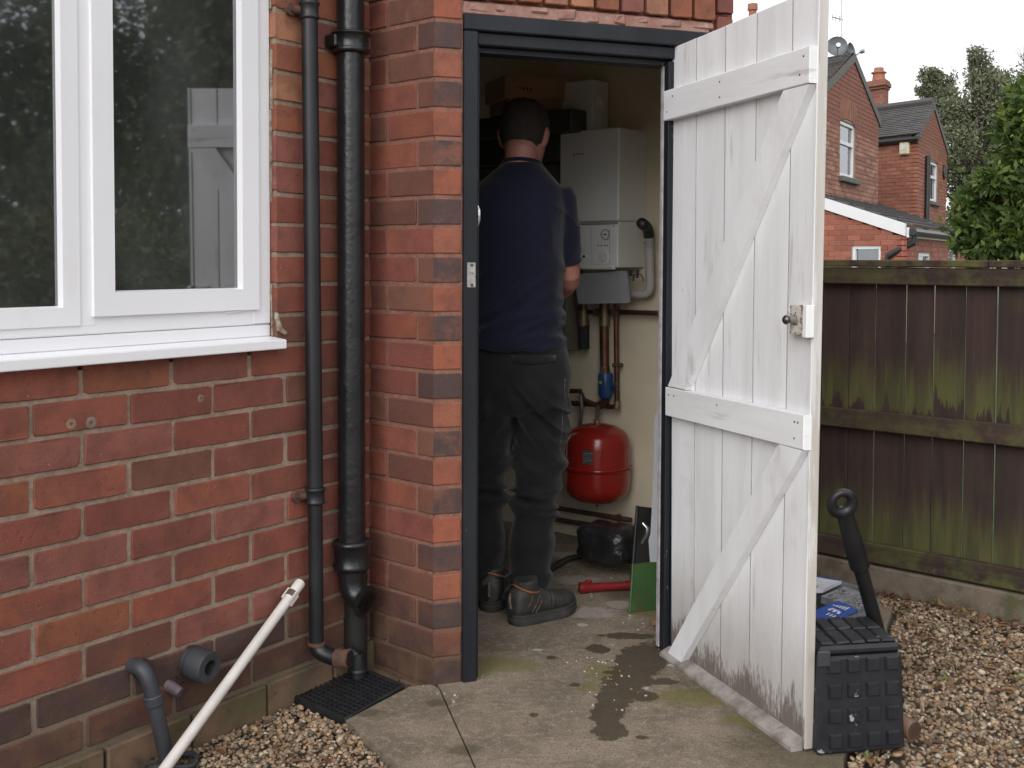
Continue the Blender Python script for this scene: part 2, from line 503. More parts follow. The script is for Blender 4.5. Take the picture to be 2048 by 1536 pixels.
# ------------------------------------------------------------------ the house: walls, bricks
HOUSE = thing('brick_house', 'red brick house corner with white plastic window and black framed boiler room doorway', 'house', (-.2, 2.9, 0))
BR_COL = {
    'red':    [(.215, .066, .044), (.195, .062, .044), (.178, .058, .042), (.225, .072, .046)],
    'brown':  [(.150, .062, .042), (.135, .056, .040), (.165, .072, .048)],
    'orange': [(.238, .082, .044), (.245, .086, .046)],
    'pink':   [(.225, .080, .060), (.210, .076, .060)],
    'tan':    [(.330, .150, .085), (.290, .135, .080)],
    'dark':   [(.070, .042, .038), (.085, .046, .040)],
}
def brick_color(kinds):
    c = random.choice(BR_COL[random.choice(kinds)])
    k = random.uniform(.90, 1.10)
    return (c[0] * k, c[1] * k, c[2] * k, 1)
_bcache = {}
def brick_mesh(L, D, Hh, var):
    key = (round(L, 4), round(D, 4), round(Hh, 4), var)
    if key in _bcache: return _bcache[key]
    rs = random.Random(hash(key) & 0xffff)
    b = .0017
    ol = []
    for (cx, cz, sx, sz) in ((0, 0, 1, 1), (L, 0, -1, 1), (L, Hh, -1, -1), (0, Hh, 1, -1)):
        ch = rs.choice((.002, .003, .004, .009)) * rs.uniform(.8, 1.3); ch2 = rs.choice((.002, .003, .004, .006)) * rs.uniform(.8, 1.2)
        pts = [(cx + sx * ch, cz), (cx, cz + sz * ch2)]
        if (sx, sz) in ((-1, 1), (1, -1)): pts = pts[::-1]
        ol += pts if (sx, sz) in ((1, 1),) else pts
    ol.sort(key=lambda p: math.atan2(p[1] - Hh / 2, p[0] - L / 2))      # anticlockwise outline
    full = []
    for i, p in enumerate(ol):
        q_ = ol[(i + 1) % len(ol)]
        full.append(p)
        d_ = math.hypot(q_[0] - p[0], q_[1] - p[1])
        ns = 4 if d_ > .12 else (2 if d_ > .03 else 1)
        for k in range(1, ns):
            u_ = k / ns + rs.uniform(-.06, .06); w_ = rs.uniform(-.0011, .0007)
            nx_, nz_ = (q_[1] - p[1]) / d_, -(q_[0] - p[0]) / d_
            full.append((p[0] + (q_[0] - p[0]) * u_ + nx_ * w_, p[1] + (q_[1] - p[1]) * u_ + nz_ * w_))
    ol = full
    n = len(ol)
    cx, cz = L / 2, Hh / 2
    inn = [(cx + (x - cx) * (1 - b / (L / 2)), cz + (z - cz) * (1 - b / (Hh / 2))) for x, z in ol]
    fy = [rs.uniform(-.0012, .0012) for _ in range(n)]
    vs = [(x, fy[i], z) for i, (x, z) in enumerate(inn)] + [(x, b + fy[i], z) for i, (x, z) in enumerate(ol)] + [(x, D, z) for x, z in ol]
    fs = [tuple(range(n))]
    for k in (0, 1):
        fs += [(k * n + (i + 1) % n, k * n + i, (k + 1) * n + i, (k + 1) * n + (i + 1) % n) for i in range(n)]
    fs.append(tuple(reversed(range(2 * n, 3 * n))))
    mb = MB().convex(vs, fs)
    me = bpy.data.meshes.new('brick')
    me.from_pydata(mb.v, [], mb.f)
    me.materials.append(M['brick'])
    _bcache[key] = me
    return me
def put_brick(fr, t0, L, zb, Hh, parent, kinds, D=.09, proud=.0, depth_jit=.0015):
    o = bpy.data.objects.new('brick', brick_mesh(L, D, Hh, random.randrange(7)))
    base = fr.pt(t0, proud + random.uniform(-depth_jit, depth_jit), zb)
    o.rotation_euler = (random.uniform(-.002, .002), random.uniform(-.003, .003), fr.ang)
    o.color = brick_color(kinds)
    link(o, parent, base)
    return o
JT = .0105                                              # joint width
def course(fr, parent, j, t0, t1, perps, kinds, D=.09, clip_ok=True):
    zb = bedz(j) + JT / 2
    ps = sorted(p for p in perps if t0 + .02 < p < t1 - .02)
    edges = [t0 - JT / 2] + ps + [t1 + JT / 2]
    for a, b in zip(edges[:-1], edges[1:]):
        L = b - a - JT
        if L < .015: continue
        jl = random.uniform(-.002, .002)
        put_brick(fr, a + JT / 2 + jl * .5, round(L + jl, 3), zb + random.uniform(-.0012, .0012), .075 - JT, parent, kinds, D)

# --- wall with the window
SILL_Z = .885
T_REV = .645                                            # arris of the window opening
wall = MB()
MD = -.0035
wall.fbox(LW, -1.6, .979, -.20, MD, -.25, SILL_Z - .012)
wall.fbox(LW, T_REV + .004, .979, -.20, MD, SILL_Z - .012, 2.20)
wall.fbox(LW, -1.6, -1.05, -.20, MD, SILL_Z - .012, 2.20)
wall.fbox(LW, -1.05, T_REV + .004, -.20, MD, 2.02, 2.20)
WALL_L = wall.build('wall', M['mortar'], HOUSE, label='red brick wall under and beside the white window')
for j in range(-5, 24):
    k = j - 11
    if k % 2 == 0: perps = [.225 * s for s in range(-8, 6)]
    else: perps = [.225 * (s + .5) for s in range(-8, 6)]
    top = bedz(j - 1)
    if bedz(j) >= SILL_Z - .03:
        if k % 2 == 0: ps = [T_REV + .1077, .9]
        else: ps = [T_REV + .22]
        kinds = ['red', 'brown', 'orange', 'pink'] if bedz(j) < 1.35 else ['orange', 'tan', 'pink', 'red']
        course(LW, WALL_L, j, T_REV, .985, ps, kinds)
    else:
        if j == 23:
            continue
        t0 = -.53
        kinds = ['red', 'red', 'red', 'pink', 'brown', 'orange', 'red']
        if j >= 21: kinds = ['dark', 'brown', 'brown']
        course(LW, WALL_L, j, t0, .985, perps, kinds)
ft = MB()
for t in np.arange(-1.0, .97, .225):
    ft.fbox(LW, t + .03, t + .25, -.05, .012 + random.uniform(0, .004), -.09, bedz(22) - .008 + random.uniform(-.002, .002), .004, jit=.002)
ft.build('footing', M['footing'], HOUSE)

# --- short return between the inner corner and the doorway pier
wr = MB()
wr.fbox(RW, -.02, .2468 - .003, -.10, MD, -.25, 2.20)
WALL_R = wr.build('wall', M['mortar_pink'], HOUSE, label='narrow brick return wall behind the black soil pipe')
def squint(j, long_on_return):
    """one special corner brick, wrapping from the return onto the doorway wall"""
    d = .172 if long_on_return else .0565
    e = .0735
    zb, zt = bedz(j) + JT / 2, bedz(j - 1) - JT / 2
    p = RW.pt(.2468 - d + (JT / 2 if 0 else 0), random.uniform(-.001, .001), 0)[:2]
    q = RW.pt(.2468, 0, 0)[:2]
    r = DW.pt(e, random.uniform(-.001, .001), 0)[:2]
    r2 = DW.pt(e, -.085, 0)[:2]
    q2 = RW.pt(.2468 - .05, -.085, 0)[:2]
    p2 = RW.pt(.2468 - d, -.05, 0)[:2]
    poly = [p, q, r, r2, q2, p2] if d > .1 else [p, q, r, r2, p2]
    mb = MB()
    b = .0025
    ring = lambda ins, z: [tuple(np.array(v) + (np.mean(poly, 0) - np.array(v)) * ins) + (z,) for v in poly]
    n = len(poly)
    L0_, L1_, L2_, L3_ = ring(.03, zb), ring(0, zb + b), ring(0, zt - b), ring(.03, zt)
    vs = L0_ + L1_ + L2_ + L3_
    fs = [tuple(reversed(range(n))), tuple(range(3 * n, 4 * n))]; ms = [0, 0]
    for a in range(3):
        for i in range(n):
            fs.append((a * n + i, a * n + (i + 1) % n, (a + 1) * n + (i + 1) % n, (a + 1) * n + i))
            ms.append(1 if i == 1 else 0)
    mb.add(vs, fs); mb.m = ms
    # the outline runs anticlockwise seen from above only if its signed area is positive
    ar = sum(poly[i][0] * poly[(i + 1) % n][1] - poly[(i + 1) % n][0] * poly[i][1] for i in range(n))
    if ar < 0: mb.f = [tuple(reversed(f)) for f in mb.f]
    org = RW.pt(.2468, 0, zb)
    dark = not long_on_return
    o = mb.build('brick', [M['brick'], M['brick_dark'] if dark else M['brick_orange']], WALL_R, origin=org)
    o.color = brick_color(['brown', 'red'] if not dark else ['brown', 'dark', 'brown'])
    if not dark:
        # flashed header: warmer face on the doorway side
        t = M['brick_orange_%d' % (j % 3)]
        o.data.materials[1] = t
for i in range(3):
    t = brick_mat('brick_orange_header_%d' % i)
    rgb = [(.275, .084, .046), (.25, .080, .045), (.262, .090, .054)][i]
    for nd in t.node_tree.nodes:
        if nd.type == 'OBJECT_INFO' and nd.outputs['Color'].is_linked:
            rn = t.node_tree.nodes.new('ShaderNodeRGB'); rn.outputs[0].default_value = (*rgb, 1)
            for lk in list(nd.outputs['Color'].links):
                s_ = lk.to_socket; t.node_tree.links.remove(lk); t.node_tree.links.new(rn.outputs[0], s_)
    M['brick_orange_%d' % i] = t
for j in range(-5, 24):
    longr = (j % 2 == 0)
    squint(j, longr)
    d = .172 if longr else .0565
    kinds = ['red', 'red', 'brown', 'brown', 'red']
    if j >= 21: kinds = ['dark', 'brown']
    course(RW, WALL_R, j, -.01, .2468 - d - JT, [.2468 - d - .225], kinds)
fr_ = MB()
for t in (.0, .12):
    fr_.fbox(RW, t + .004, t + .115, -.05, .010, -.09, bedz(23) - .006, .004, jit=.002)
fr_.build('footing', M['footing'], HOUSE)

# --- doorway wall: mortar core above and right of the opening, soldier course, lintel slab
wd = MB()
wd.fbox(DW, .004, .078, -.10, MD, -.25, 2.20)
wd.fbox(DW, .078, .86, -.10, -.02, 1.737, 2.20)
wd.fbox(DW, .800, .90, -.10, -.012, -.25, 1.737)
WALL_D = wd.build('wall', M['mortar_pink'], HOUSE, label='doorway wall with upright bricks over the black frame')
M['lintel'] = mat('lintel_render', (.27, .135, .105), (.33, .20, .165), 25, .9, bump=.8, bscale=120, spots=[((.5, .42, .37), 14, .6, .7, .7, (1, 1, 1))])
lb = MB()
lb.fbox(DW, .078, .80, -.08, -.006, 1.738, 1.772, .004)
for q in range(9):
    t = .09 + q * .08 + random.uniform(-.02, .02)
    lb.fbox(DW, t, t + random.uniform(.03, .07), -.02, -.003 + random.uniform(-.002, .003), 1.742 + random.uniform(0, .012), 1.770, .004, jit=.003)
lb.build('lintel', M['lintel'], HOUSE)
t = .083
for q in range(10):
    L = .0635
    o = put_brick(DW, t, L, 1.777 + .0105 * math.sin(q * .5) * .3, .20, WALL_D, ['orange', 'red', 'tan', 'pink'], .08, proud=.004)
    t += .0738
for j in range(-5, 24):
    course(DW, WALL_D, j, .822, .872, [], ['red', 'pink', 'brown'], .06)
for r_ in range(3):
    t = .083 + (.1125 if r_ % 2 else 0)
    while t < .80:
        L = min(.2145, .815 - t)
        if L > .05: put_brick(DW, t, round(L, 3), 1.9865 + .075 * r_, .0645, WALL_D, ['red', 'orange', 'pink'], .08)
        t += .225
    if r_ % 2: put_brick(DW, .083, .102, 1.9865 + .075 * r_, .0645, WALL_D, ['red'], .08)
# the house above and behind: plain brickwork, out of the picture
def brickwork_mat(name, c1, c2, mo, course_h=.075, L=.225):
    t = NT(name)
    tc = t.new('ShaderNodeTexCoord')
    b = t.new('ShaderNodeTexBrick')
    b.inputs['Scale'].default_value = 1.0
    b.inputs['Brick Width'].default_value = L; b.inputs['Row Height'].default_value = course_h; b.inputs['Mortar Size'].default_value = .006
    b.inputs['Color1'].default_value = (*c1, 1); b.inputs['Color2'].default_value = (*c2, 1); b.inputs['Mortar'].default_value = (*mo, 1)
    sx = t.new('ShaderNodeSeparateXYZ'); t.l.new(tc.outputs['Object'], sx.inputs[0])
    cb = t.new('ShaderNodeCombineXYZ')
    t.put(cb.inputs[0], t.math('ADD', sx.outputs['X'], sx.outputs['Y'])); t.l.new(sx.outputs['Z'], cb.inputs[1])
    t.l.new(cb.outputs[0], b.inputs['Vector'])
    t.put(t.p.inputs['Base Color'], b.outputs['Color']); t.p.inputs['Roughness'].default_value = .85
    t.bump(b.outputs['Fac'], -.6, .004)
    return t.m
M['brickwork'] = brickwork_mat('plain_brickwork', (.23, .075, .052), (.17, .065, .046), (.26, .19, .15))
up = MB()
up.fbox(LW, -1.6, .985, -.20, -.002, 2.201, 4.6)
up.fbox(RW, -.02, .246, -.10, -.002, 2.201, 4.6)
up.fbox(DW, .0, .87, -.10, -.002, 2.201, 4.6)
up.fbox(LW, -1.62, -1.6, -4.0, 0, -.25, 4.6)
up.build('upper_wall', M['brickwork'], HOUSE)
RIGHT = Frame(DW.pt(.872, -.01, 0)[:2], math.radians(89.0))
up = MB(); up.fbox(RIGHT, 0, 1.05, -.04, 0, -.25, 4.6)
up.build('side_wall', M['brickwork'], HOUSE)

# --- window: outer frame, mullion, opening sash, panes, sill
WF = LW.shift(0, -.020)                                 # plane of the outer frame's face
win = bpy.data.objects.new('window', None); win.empty_display_size = .05
link(win, HOUSE, LW.pt(.1, -.03, SILL_Z)); win['label'] = 'white plastic window with a fixed pane and a side hung sash'
def wpx(x, y, off=0.0): return WF.px(x, y, off)
T_FR = wpx(541, 400)[0]                                  # right edge of the frame
Z_FB = wpx(541, 648)[1]                                  # frame bottom
Z_SUB = wpx(541, 672)[1]
T_CR, T_CL = wpx(518, 500, .008)[0], wpx(187, 500, .008)[0]
Z_CB = wpx(518, 620, .008)[1]
T_GR, T_GL = wpx(478.5, 400, -.008)[0], wpx(233.5, 400, -.002)[0]
Z_GB = wpx(478, 578, -.006)[1]
T_ML = wpx(155, 400)[0]
T_FG = wpx(121.5, 300, .0)[0]
Z_FG = wpx(125, 615, -.006)[1]
ZT = 2.02
fm = MB()
fm.fbox(WF, -1.05, T_FR, -.05, -.001, Z_FB, Z_CB + .004, .003)                      # bottom rail
fm.fbox(WF, T_CR - .012, T_FR, -.05, 0, Z_FB + .001, ZT, .003)                      # right stile
fm.fbox(WF, T_ML, T_CL + .010, -.05, 0, Z_CB - .02, ZT, .003)                       # mullion
fm.fbox(WF, -1.05, T_FR, -.05, 0, ZT - .05, ZT + .0, .003)
fm.fbox(WF, -1.05, -1.0, -.05, -.0005, Z_FB, ZT, .003)
fm.build('frame', M['upvc'], win)
sb = MB(); sb.fbox(WF, -1.05, T_FR + .001, -.05, -.003, Z_SUB, Z_FB - .0012, .002); sb.build('frame', M['upvc'], win)
def bars(mb, fr, t0, t1, z0, z1, w0, o_out, o_in, slope):
    """four mitred members round an opening; the inner lip slopes back to the glass"""
    for (poly) in ([(t0, z0), (t1, z0), (t1 - w0, z0 + w0), (t0 + w0, z0 + w0)], [(t1, z0), (t1, z1), (t1 - w0, z1 - w0), (t1 - w0, z0 + w0)],
                   [(t1, z1), (t0, z1), (t0 + w0, z1 - w0), (t1 - w0, z1 - w0)], [(t0, z1), (t0, z0), (t0 + w0, z0 + w0), (t0 + w0, z1 - w0)]):
        c = np.mean(poly, 0)
        a = [fr.pt(t, o_out, z) for t, z in poly]
        mid = ((t0 + t1) / 2, (z0 + z1) / 2)
        def inset(p, k):
            return (p[0] + (k if p[0] < mid[0] else -k), p[1] + (k if p[1] < mid[1] else -k))
        lip = [inset(poly[2], slope), inset(poly[3], slope)]
        vs = a + [fr.pt(t, o_in, z) for t, z in poly[:2]] + [fr.pt(t, o_in - .004, z) for t, z in lip]
        # 0,1 outer front  2,3 inner front  4,5 outer back  6,7 lip back
        mb.convex(vs, [(0, 1, 2, 3), (0, 1, 5, 4), (2, 3, 7, 6), (4, 5, 6, 7), (1, 2, 6, 5), (0, 3, 7, 4)])
sw = MB()
W_ST = .0505
bars(sw, WF, T_CL, T_CR, Z_CB + .0015, ZT - .04, W_ST, .009, -.004, .003)
sw.fbox(WF, T_CL + .355, T_CL + .395, -.002, .006, Z_CB - .004, Z_CB, .001)
sash = sw.build('sash', M['upvc'], win)
fx = MB()
W_FX = T_ML + .002 - T_FG
bars(fx, WF, -1.01, T_ML + .002, Z_FG - W_FX, ZT - .04, W_FX, .003, -.008, .003)
fx.build('glazing_bead', M['upvc'], win)
gk = MB()
for (a, b, c, d) in ((T_CL + .03, T_CR - .03, Z_CB + .03, ZT - .06), (-1.0, T_FG + .002, Z_FG - .004, ZT - .06)):
    gk.fbox(WF, a, b, -.034, -.0305, c, c + .022, 0); gk.fbox(WF, a, a + .022, -.034, -.0305, c, d, 0)
    gk.fbox(WF, b - .022, b, -.034, -.0305, c, d, 0)
PF = Frame(WF.pt((T_CL + T_CR) / 2, -.018, 0)[:2], WF.ang - math.radians(3.2))    # sash pane turned a touch to place the door's mirror image
hw_ = (T_CR - T_CL) / 2 - .03
pn = MB(); pn.fbox(PF, -hw_, hw_, -.004, 0, Z_CB + .03, ZT - .05); pn.build('pane', M['glass'], win)
pn = MB(); pn.fbox(WF, -1.0, T_FG + .012, -.016, -.012, Z_FG - .012, ZT - .05); pn.build('pane', M['glass'], win)
M['spacer'] = mat('spacer_bar', (.30, .31, .31), rough=.35, metal=.6)
spb = MB()
for (a, b, c) in ((T_GL, T_GR, Z_GB), (-1.0, T_FG, Z_FG)):
    spb.fbox(WF, b - .010, b - .007, -.044, -.040, c, ZT - .06); spb.fbox(WF, b - .006, b + .006, -.050, -.045, c, ZT - .06)
spb.build('spacer_bar', M['spacer'], win)
sl = MB()
S_T = LW.px(574, 690, .035)[0]
zt_, zb_ = LW.px(574, 679, .035)[1], LW.px(574, 697, .035)[1]
for (a, b) in ((-1.1, S_T),):
    vs = []
    for t in (a, b):
        vs += [LW.pt(t, -.03, Z_SUB), LW.pt(t, .035, zt_), LW.pt(t, .035, zb_), LW.pt(t, .022, zb_), LW.pt(t, .020, zb_ + .006), LW.pt(t, -.03, zb_ + .004)]
    n = 6
    sl.add(vs, [(0, 1, 7, 6), (1, 2, 8, 7), (2, 3, 9, 8), (3, 4, 10, 9), (4, 5, 11, 10), (5, 0, 6, 11), (5, 4, 3, 2, 1, 0), (6, 7, 8, 9, 10, 11)])
    sl.f = [tuple(reversed(f)) for f in sl.f]
sill = sl.build('sill', M['upvc'], win)
bmx = bmesh.new(); bmx.from_mesh(sill.data); bmesh.ops.recalc_face_normals(bmx, faces=bmx.faces); bmesh.ops.bevel(bmx, geom=[e for e in bmx.edges], offset=.0018, segments=2, affect='EDGES'); bmx.to_mesh(sill.data); bmx.free()
# crumbling sealant along the reveal, and a blob at the sill's end
se = MB()
z = Z_SUB
while z < 1.95:
    h = random.uniform(.03, .11)
    if random.random() < .55:
        se.fbox(LW, T_REV - .0035, T_REV + .002, -.018, -.012 + random.uniform(-.004, .003), z, z + h, .001, jit=.0012)
    z += h
a = LW.pt(T_REV + .006, -.010, Z_SUB + .010)
pth = [LW.pt(T_REV + .004, -.008, Z_SUB + .085), LW.pt(T_REV + .006, -.004, Z_SUB + .045), LW.pt(T_REV + .008, .003, Z_SUB + .018), LW.pt(T_REV + .024, .007, Z_SUB + .006)]
se.tube(pth, [.003, .006, .008, .005], 8)
build_each(se, 'sealant', M['sealant'], win)
# the room behind the glass, seen dimly
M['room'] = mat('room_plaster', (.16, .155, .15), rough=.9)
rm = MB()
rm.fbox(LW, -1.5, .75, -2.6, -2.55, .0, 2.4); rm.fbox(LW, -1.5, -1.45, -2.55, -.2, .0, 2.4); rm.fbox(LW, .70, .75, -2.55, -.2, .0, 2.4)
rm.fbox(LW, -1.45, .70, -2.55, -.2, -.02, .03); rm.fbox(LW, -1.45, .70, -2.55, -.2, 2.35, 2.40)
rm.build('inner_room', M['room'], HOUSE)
# old fixings in the wall: two plugged holes, a screw plug
M['plug'] = mat('filler_plug', (.30, .20, .10), (.20, .14, .09), 60, .9, bump=.6)
M['plug_grey'] = mat('filler_plug_grey', (.24, .18, .15), (.17, .12, .10), 60, .9, bump=.6)
for (x, y, r, mm) in ((142, 848, .0115, 'plug'), (182, 845, .0125, 'plug_grey'), (401, 796, .0095, 'plug_grey')):
    tt, zz = LW.px(x, y)
    p = MB(); p._lathe(LW.pt(tt, -.006, zz), (*LW.n, 0), [(0, r), (.0072, r), (.0080, r * .8), (.0078, r * .35), (.003, r * .22)], 16, 0)
    p.build('filler_plug', M[mm], WALL_L, smooth=40)
# ------------------------------------------------------------------ black door frame
dfr = bpy.data.objects.new('door_frame', None); dfr.empty_display_size = .05
link(dfr, HOUSE, DW.pt(.078, 0, 0)); dfr['label'] = 'black painted timber door frame with a steel keep'
jb = MB()
jb.fbox(DW, .079, .1165, -.075, .010, -.003, 1.694, .003)
jb.build('jamb', M['frame_black'], dfr)
jb = MB()
jb.fbox(DW, .112, .127, -.085, -.012, -.001, 1.660, .002)
jb.build('stop', M['frame_black'], dfr)
jb = MB()
jb.fbox(DW, .690, .760, -.050, .004, -.003, 1.694, .003)
jb.build('jamb', M['frame_black'], dfr)
jb = MB(); jb.fbox(DW, .6705, .6890, -.050, -.0345, .012, 1.650, .001); jb.build('stop', M['frame_pale'], dfr)
jb = MB(); jb.fbox(DW, .6725, .6895, -.0340, -.006, -.001, 1.655, .002); jb.build('stop', M['frame_black'], dfr)
hd = MB(); hd.fbox(DW, .079, .785, -.075, .012, 1.6955, 1.737, .003); hd.build('head', M['frame_black'], dfr)
hd = MB(); hd.fbox(DW, .1175, .70, -.075, -.004, 1.6615, 1.6945, .003); hd.build('head', M['frame_black'], dfr)
hd = MB(); hd.fbox(DW, .128, .68, -.085, -.030, 1.646, 1.6605, .001); hd.build('stop', M['frame_black'], dfr)
kp = MB()
ta, za = DW.px(934, 575, .010); tb, zb = DW.px(951, 525, .010)
kp.fbox(DW, ta, tb, .009, .0125, za, zb, .001)
keep = kp.build('strike_plate', M['steel'], dfr)
sc_ = MB()
for zz in (za + .007, zb - .007):
    sc_._lathe(DW.pt((ta + tb) / 2 + .001, .0125, zz), (*DW.n, 0), [(0, .0042), (.0012, .0036)], 10, 0)
sc_.fbox(DW, ta + .010, ta + .016, .0125, .0135, za + .002, za + .010)
build_each(sc_, 'screw', M['rust'], dfr)
lk = MB()
tc_, zc_ = DW.px(953, 430, 0)
lk.tube([DW.pt(.1185, .000, zc_ - .028), DW.pt(.1205, .006, zc_ - .014), DW.pt(.1205, .007, zc_ + .012), DW.pt(.1185, .000, zc_ + .024)], [.002, .0035, .0035, .002], 8)
M['bright_steel'] = mat('bright_steel', (.62, .62, .62), rough=.22, metal=.9)
lk.build('latch_edge', M['bright_steel'], dfr, smooth=40)

# ------------------------------------------------------------------ boiler room shell
M['plaster'] = mat('cream_plaster', (.70, .62, .47), (.64, .565, .42), 5, .85, bump=.25, bscale=35,
                   spots=[((.24, .20, .12), 3.2, .58, .75, .6, (1, 1, 1)), ((.30, .25, .17), 40, .66, .72, .5, (1, 1, 1))])
M['dark_room'] = mat('shaded_plaster', (.16, .145, .12), (.12, .108, .09), 5, .9)  # darker plaster: the room's shade is put into its colour
bw = MB(); bw.fbox(BW, -2.0, .53, -.10, 0, -.2, 2.10); bw.build('plaster_wall', M['plaster'], HOUSE, label='stained cream back wall of the boiler room')
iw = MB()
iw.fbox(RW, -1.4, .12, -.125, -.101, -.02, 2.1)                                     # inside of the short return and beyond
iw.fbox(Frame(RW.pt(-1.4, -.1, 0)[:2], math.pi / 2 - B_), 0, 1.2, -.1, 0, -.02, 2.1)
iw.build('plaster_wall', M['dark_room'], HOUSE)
iw = MB(); iw.fbox(RIGHT, .04, 1.0, -.055, -.041, -.02, 2.1); iw.build('plaster_wall', M['plaster'], HOUSE)
cl = MB()
cl.prism([tuple(DW.pt(-.3, -.06, 0)[:2]), tuple(DW.pt(.84, -.06, 0)[:2]), tuple(BW.pt(.50, -.02, 0)[:2]), tuple(BW.pt(-1.9, -.02, 0)[:2]), tuple(RW.pt(-1.4, -.15, 0)[:2])], 2.10, 2.16)
cl.build('ceiling', M['plaster'], HOUSE)

def bw_px(x, y, off=0.0): return BW.px(x, y, off)
# ------------------------------------------------------------------ boiler
M['boiler'] = mat('boiler_white_enamel', (.76, .76, .73), (.70, .70, .67), 3, .42, spots=[((.36, .33, .28), 4, .55, .80, .40, (1, 1, .5)), ((.28, .25, .21), 45, .68, .74, .35, (1, 1, 1))])
M['boiler_panel'] = mat('boiler_panel_grey', (.78, .79, .78), (.75, .76, .75), 6, .45)
M['grey_plastic'] = mat('grey_plastic', (.34, .34, .33), (.30, .30, .29), 10, .5)
M['dark_plastic'] = mat('dark_plastic', (.035, .035, .037), rough=.4)
M['print_grey'] = mat('grey_print', (.20, .20, .20), rough=.6)
M['print_yellow'] = mat('yellow_print', (.40, .30, .06), rough=.6)
BD = .172
tR, zT = bw_px(1238, 254, BD); tR2, zB = bw_px(1238, 537, BD)
tL, _ = bw_px(1120, 262, BD)
boiler = thing('boiler', 'off white wall hung gas boiler with a round gauge and dial panel', 'boiler', BW.pt((tL + tR) / 2, .08, zB))
zP = bw_px(1238, 443, BD)[1]
b = MB(); b.fbox(BW, tL, tR, .0, BD, zP + .002, zT, .004); b.fbox(BW, tL + .003, tR - .002, .0, BD - .012, zB + .003, zP + .001, .003)
b.build('casing', M['boiler'], boiler)
pz0, pz1 = zB + .004, zP - .010
b = MB(); b.fbox(BW, tL + .004, tR + .002, BD - .012, BD + .006, pz0, pz1, .003)
b.build('control_panel', M['boiler_panel'], boiler)
b = MB(); b.fbox(BW, tL + .006, tR - .010, BD - .012, BD + .010, zP - .0098, zP + .003, .003); b.build('handle', M['grey_plastic'], boiler)
b = MB(); b.fbox(BW, tL + .004, tR - .014, BD - .012, BD + .010, zB - .004, zB + .010, .003); b.build('lower_trim', M['boiler_panel'], boiler)
b = MB(); b.fbox(BW, tR - .0345, tR - .033, BD + .0055, BD + .0068, pz0 + .01, pz1 - .004); b.fbox(BW, tR - .120, tR - .119, BD + .0055, BD + .0066, pz0 + .01, pz1 - .01)
b.fbox(BW, tR - .121, tR - .034, BD + .0055, BD + .0064, pz0 + .008, pz0 + .009)
b.build('groove', M['grey_plastic'], boiler)
def ring(fr, t, z, off, r0, r1, th, m, name, par, seg=24):
    q = MB(); q._lathe(fr.pt(t, off, z), (*fr.n, 0), [(0, r1), (th, r1), (th, r0), (th * .4, r0)], seg, 0)
    return q.build(name, m, par, smooth=35)
gt, gz = bw_px(1212, 469, BD + .006)
gauge = ring(BW, gt, gz, BD + .005, .0165, .0205, .0065, M['grey_plastic'], 'gauge', boiler)
q = MB(); q._lathe(BW.pt(gt, BD + .005, gz), (*BW.n, 0), [(0, .0166), (.004, .0166)], 20, 0); q.build('gauge_face', M['boiler_panel'], gauge)
q = MB()
q.fbox(BW, gt - .012, gt + .004, BD + .009, BD + .0105, gz - .0012, gz + .0012)
q.fbox(BW, gt - .003, gt + .003, BD + .009, BD + .0108, gz - .003, gz + .003)
for an in range(0, 360, 45):
    ca, sa = math.cos(math.radians(an)), math.sin(math.radians(an))
    q.fbox(BW, gt + .0135 * ca - .001, gt + .0135 * ca + .001, BD + .009, BD + .0098, gz + .0135 * sa - .001, gz + .0135 * sa + .001)
q.build('needle', M['dark_plastic'], gauge)
kt, kz = bw_px(1208, 514, BD + .006)
knob = ring(BW, kt, kz, BD + .005, .0195, .0225, .005, M['boiler_panel'], 'dial', boiler)
q = MB(); q._lathe(BW.pt(kt, BD + .005, kz), (*BW.n, 0), [(0, .0196), (.006, .0190), (.0075, .012), (.0078, 0)], 24, 0); q.build('dial_face', M['boiler'], knob, smooth=40)
q = MB()
for an in range(-220, 41, 26):
    ca, sa = math.cos(math.radians(an)), math.sin(math.radians(an))
    q.fbox(BW, kt + .0165 * ca - .0013, kt + .0165 * ca + .0013, BD + .0105, BD + .0126, kz + .0165 * sa - .0013, kz + .0165 * sa + .0013)
build_each(q, 'dial_mark', M['print_grey'], knob)
q = MB()
for i, xx in enumerate((1197, 1203, 1210)):
    a_, z_ = bw_px(xx, 491, BD + .006); q.fbox(BW, a_ - .0035, a_ + .003, BD + .0055, BD + .0066, z_ - .003, z_ + .003)
a_, z_ = bw_px(1227, 452, BD + .006); q.fbox(BW, a_ - .002, a_ + .002, BD + .0055, BD + .0066, z_ - .003, z_ + .002)
build_each(q, 'symbol', M['print_grey'], boiler)
q = MB(); a_, z_ = bw_px(1215, 491, BD + .006); q.fbox(BW, a_ - .004, a_ + .003, BD + .0055, BD + .0067, z_ - .0032, z_ + .0032); q.build('symbol', M['print_yellow'], boiler)
a_, z_ = bw_px(1170, 513, BD + .006)
kn = ring(BW, a_, z_, BD + .005, .0085, .0115, .004, M['boiler_panel'], 'dial', boiler)
q = MB(); q._lathe(BW.pt(a_ - .004, BD + .005, z_), (*BW.n, 0), [(0, .005), (.006, .005)], 12, 0); q.build('dial_face', M['dark_plastic'], kn)
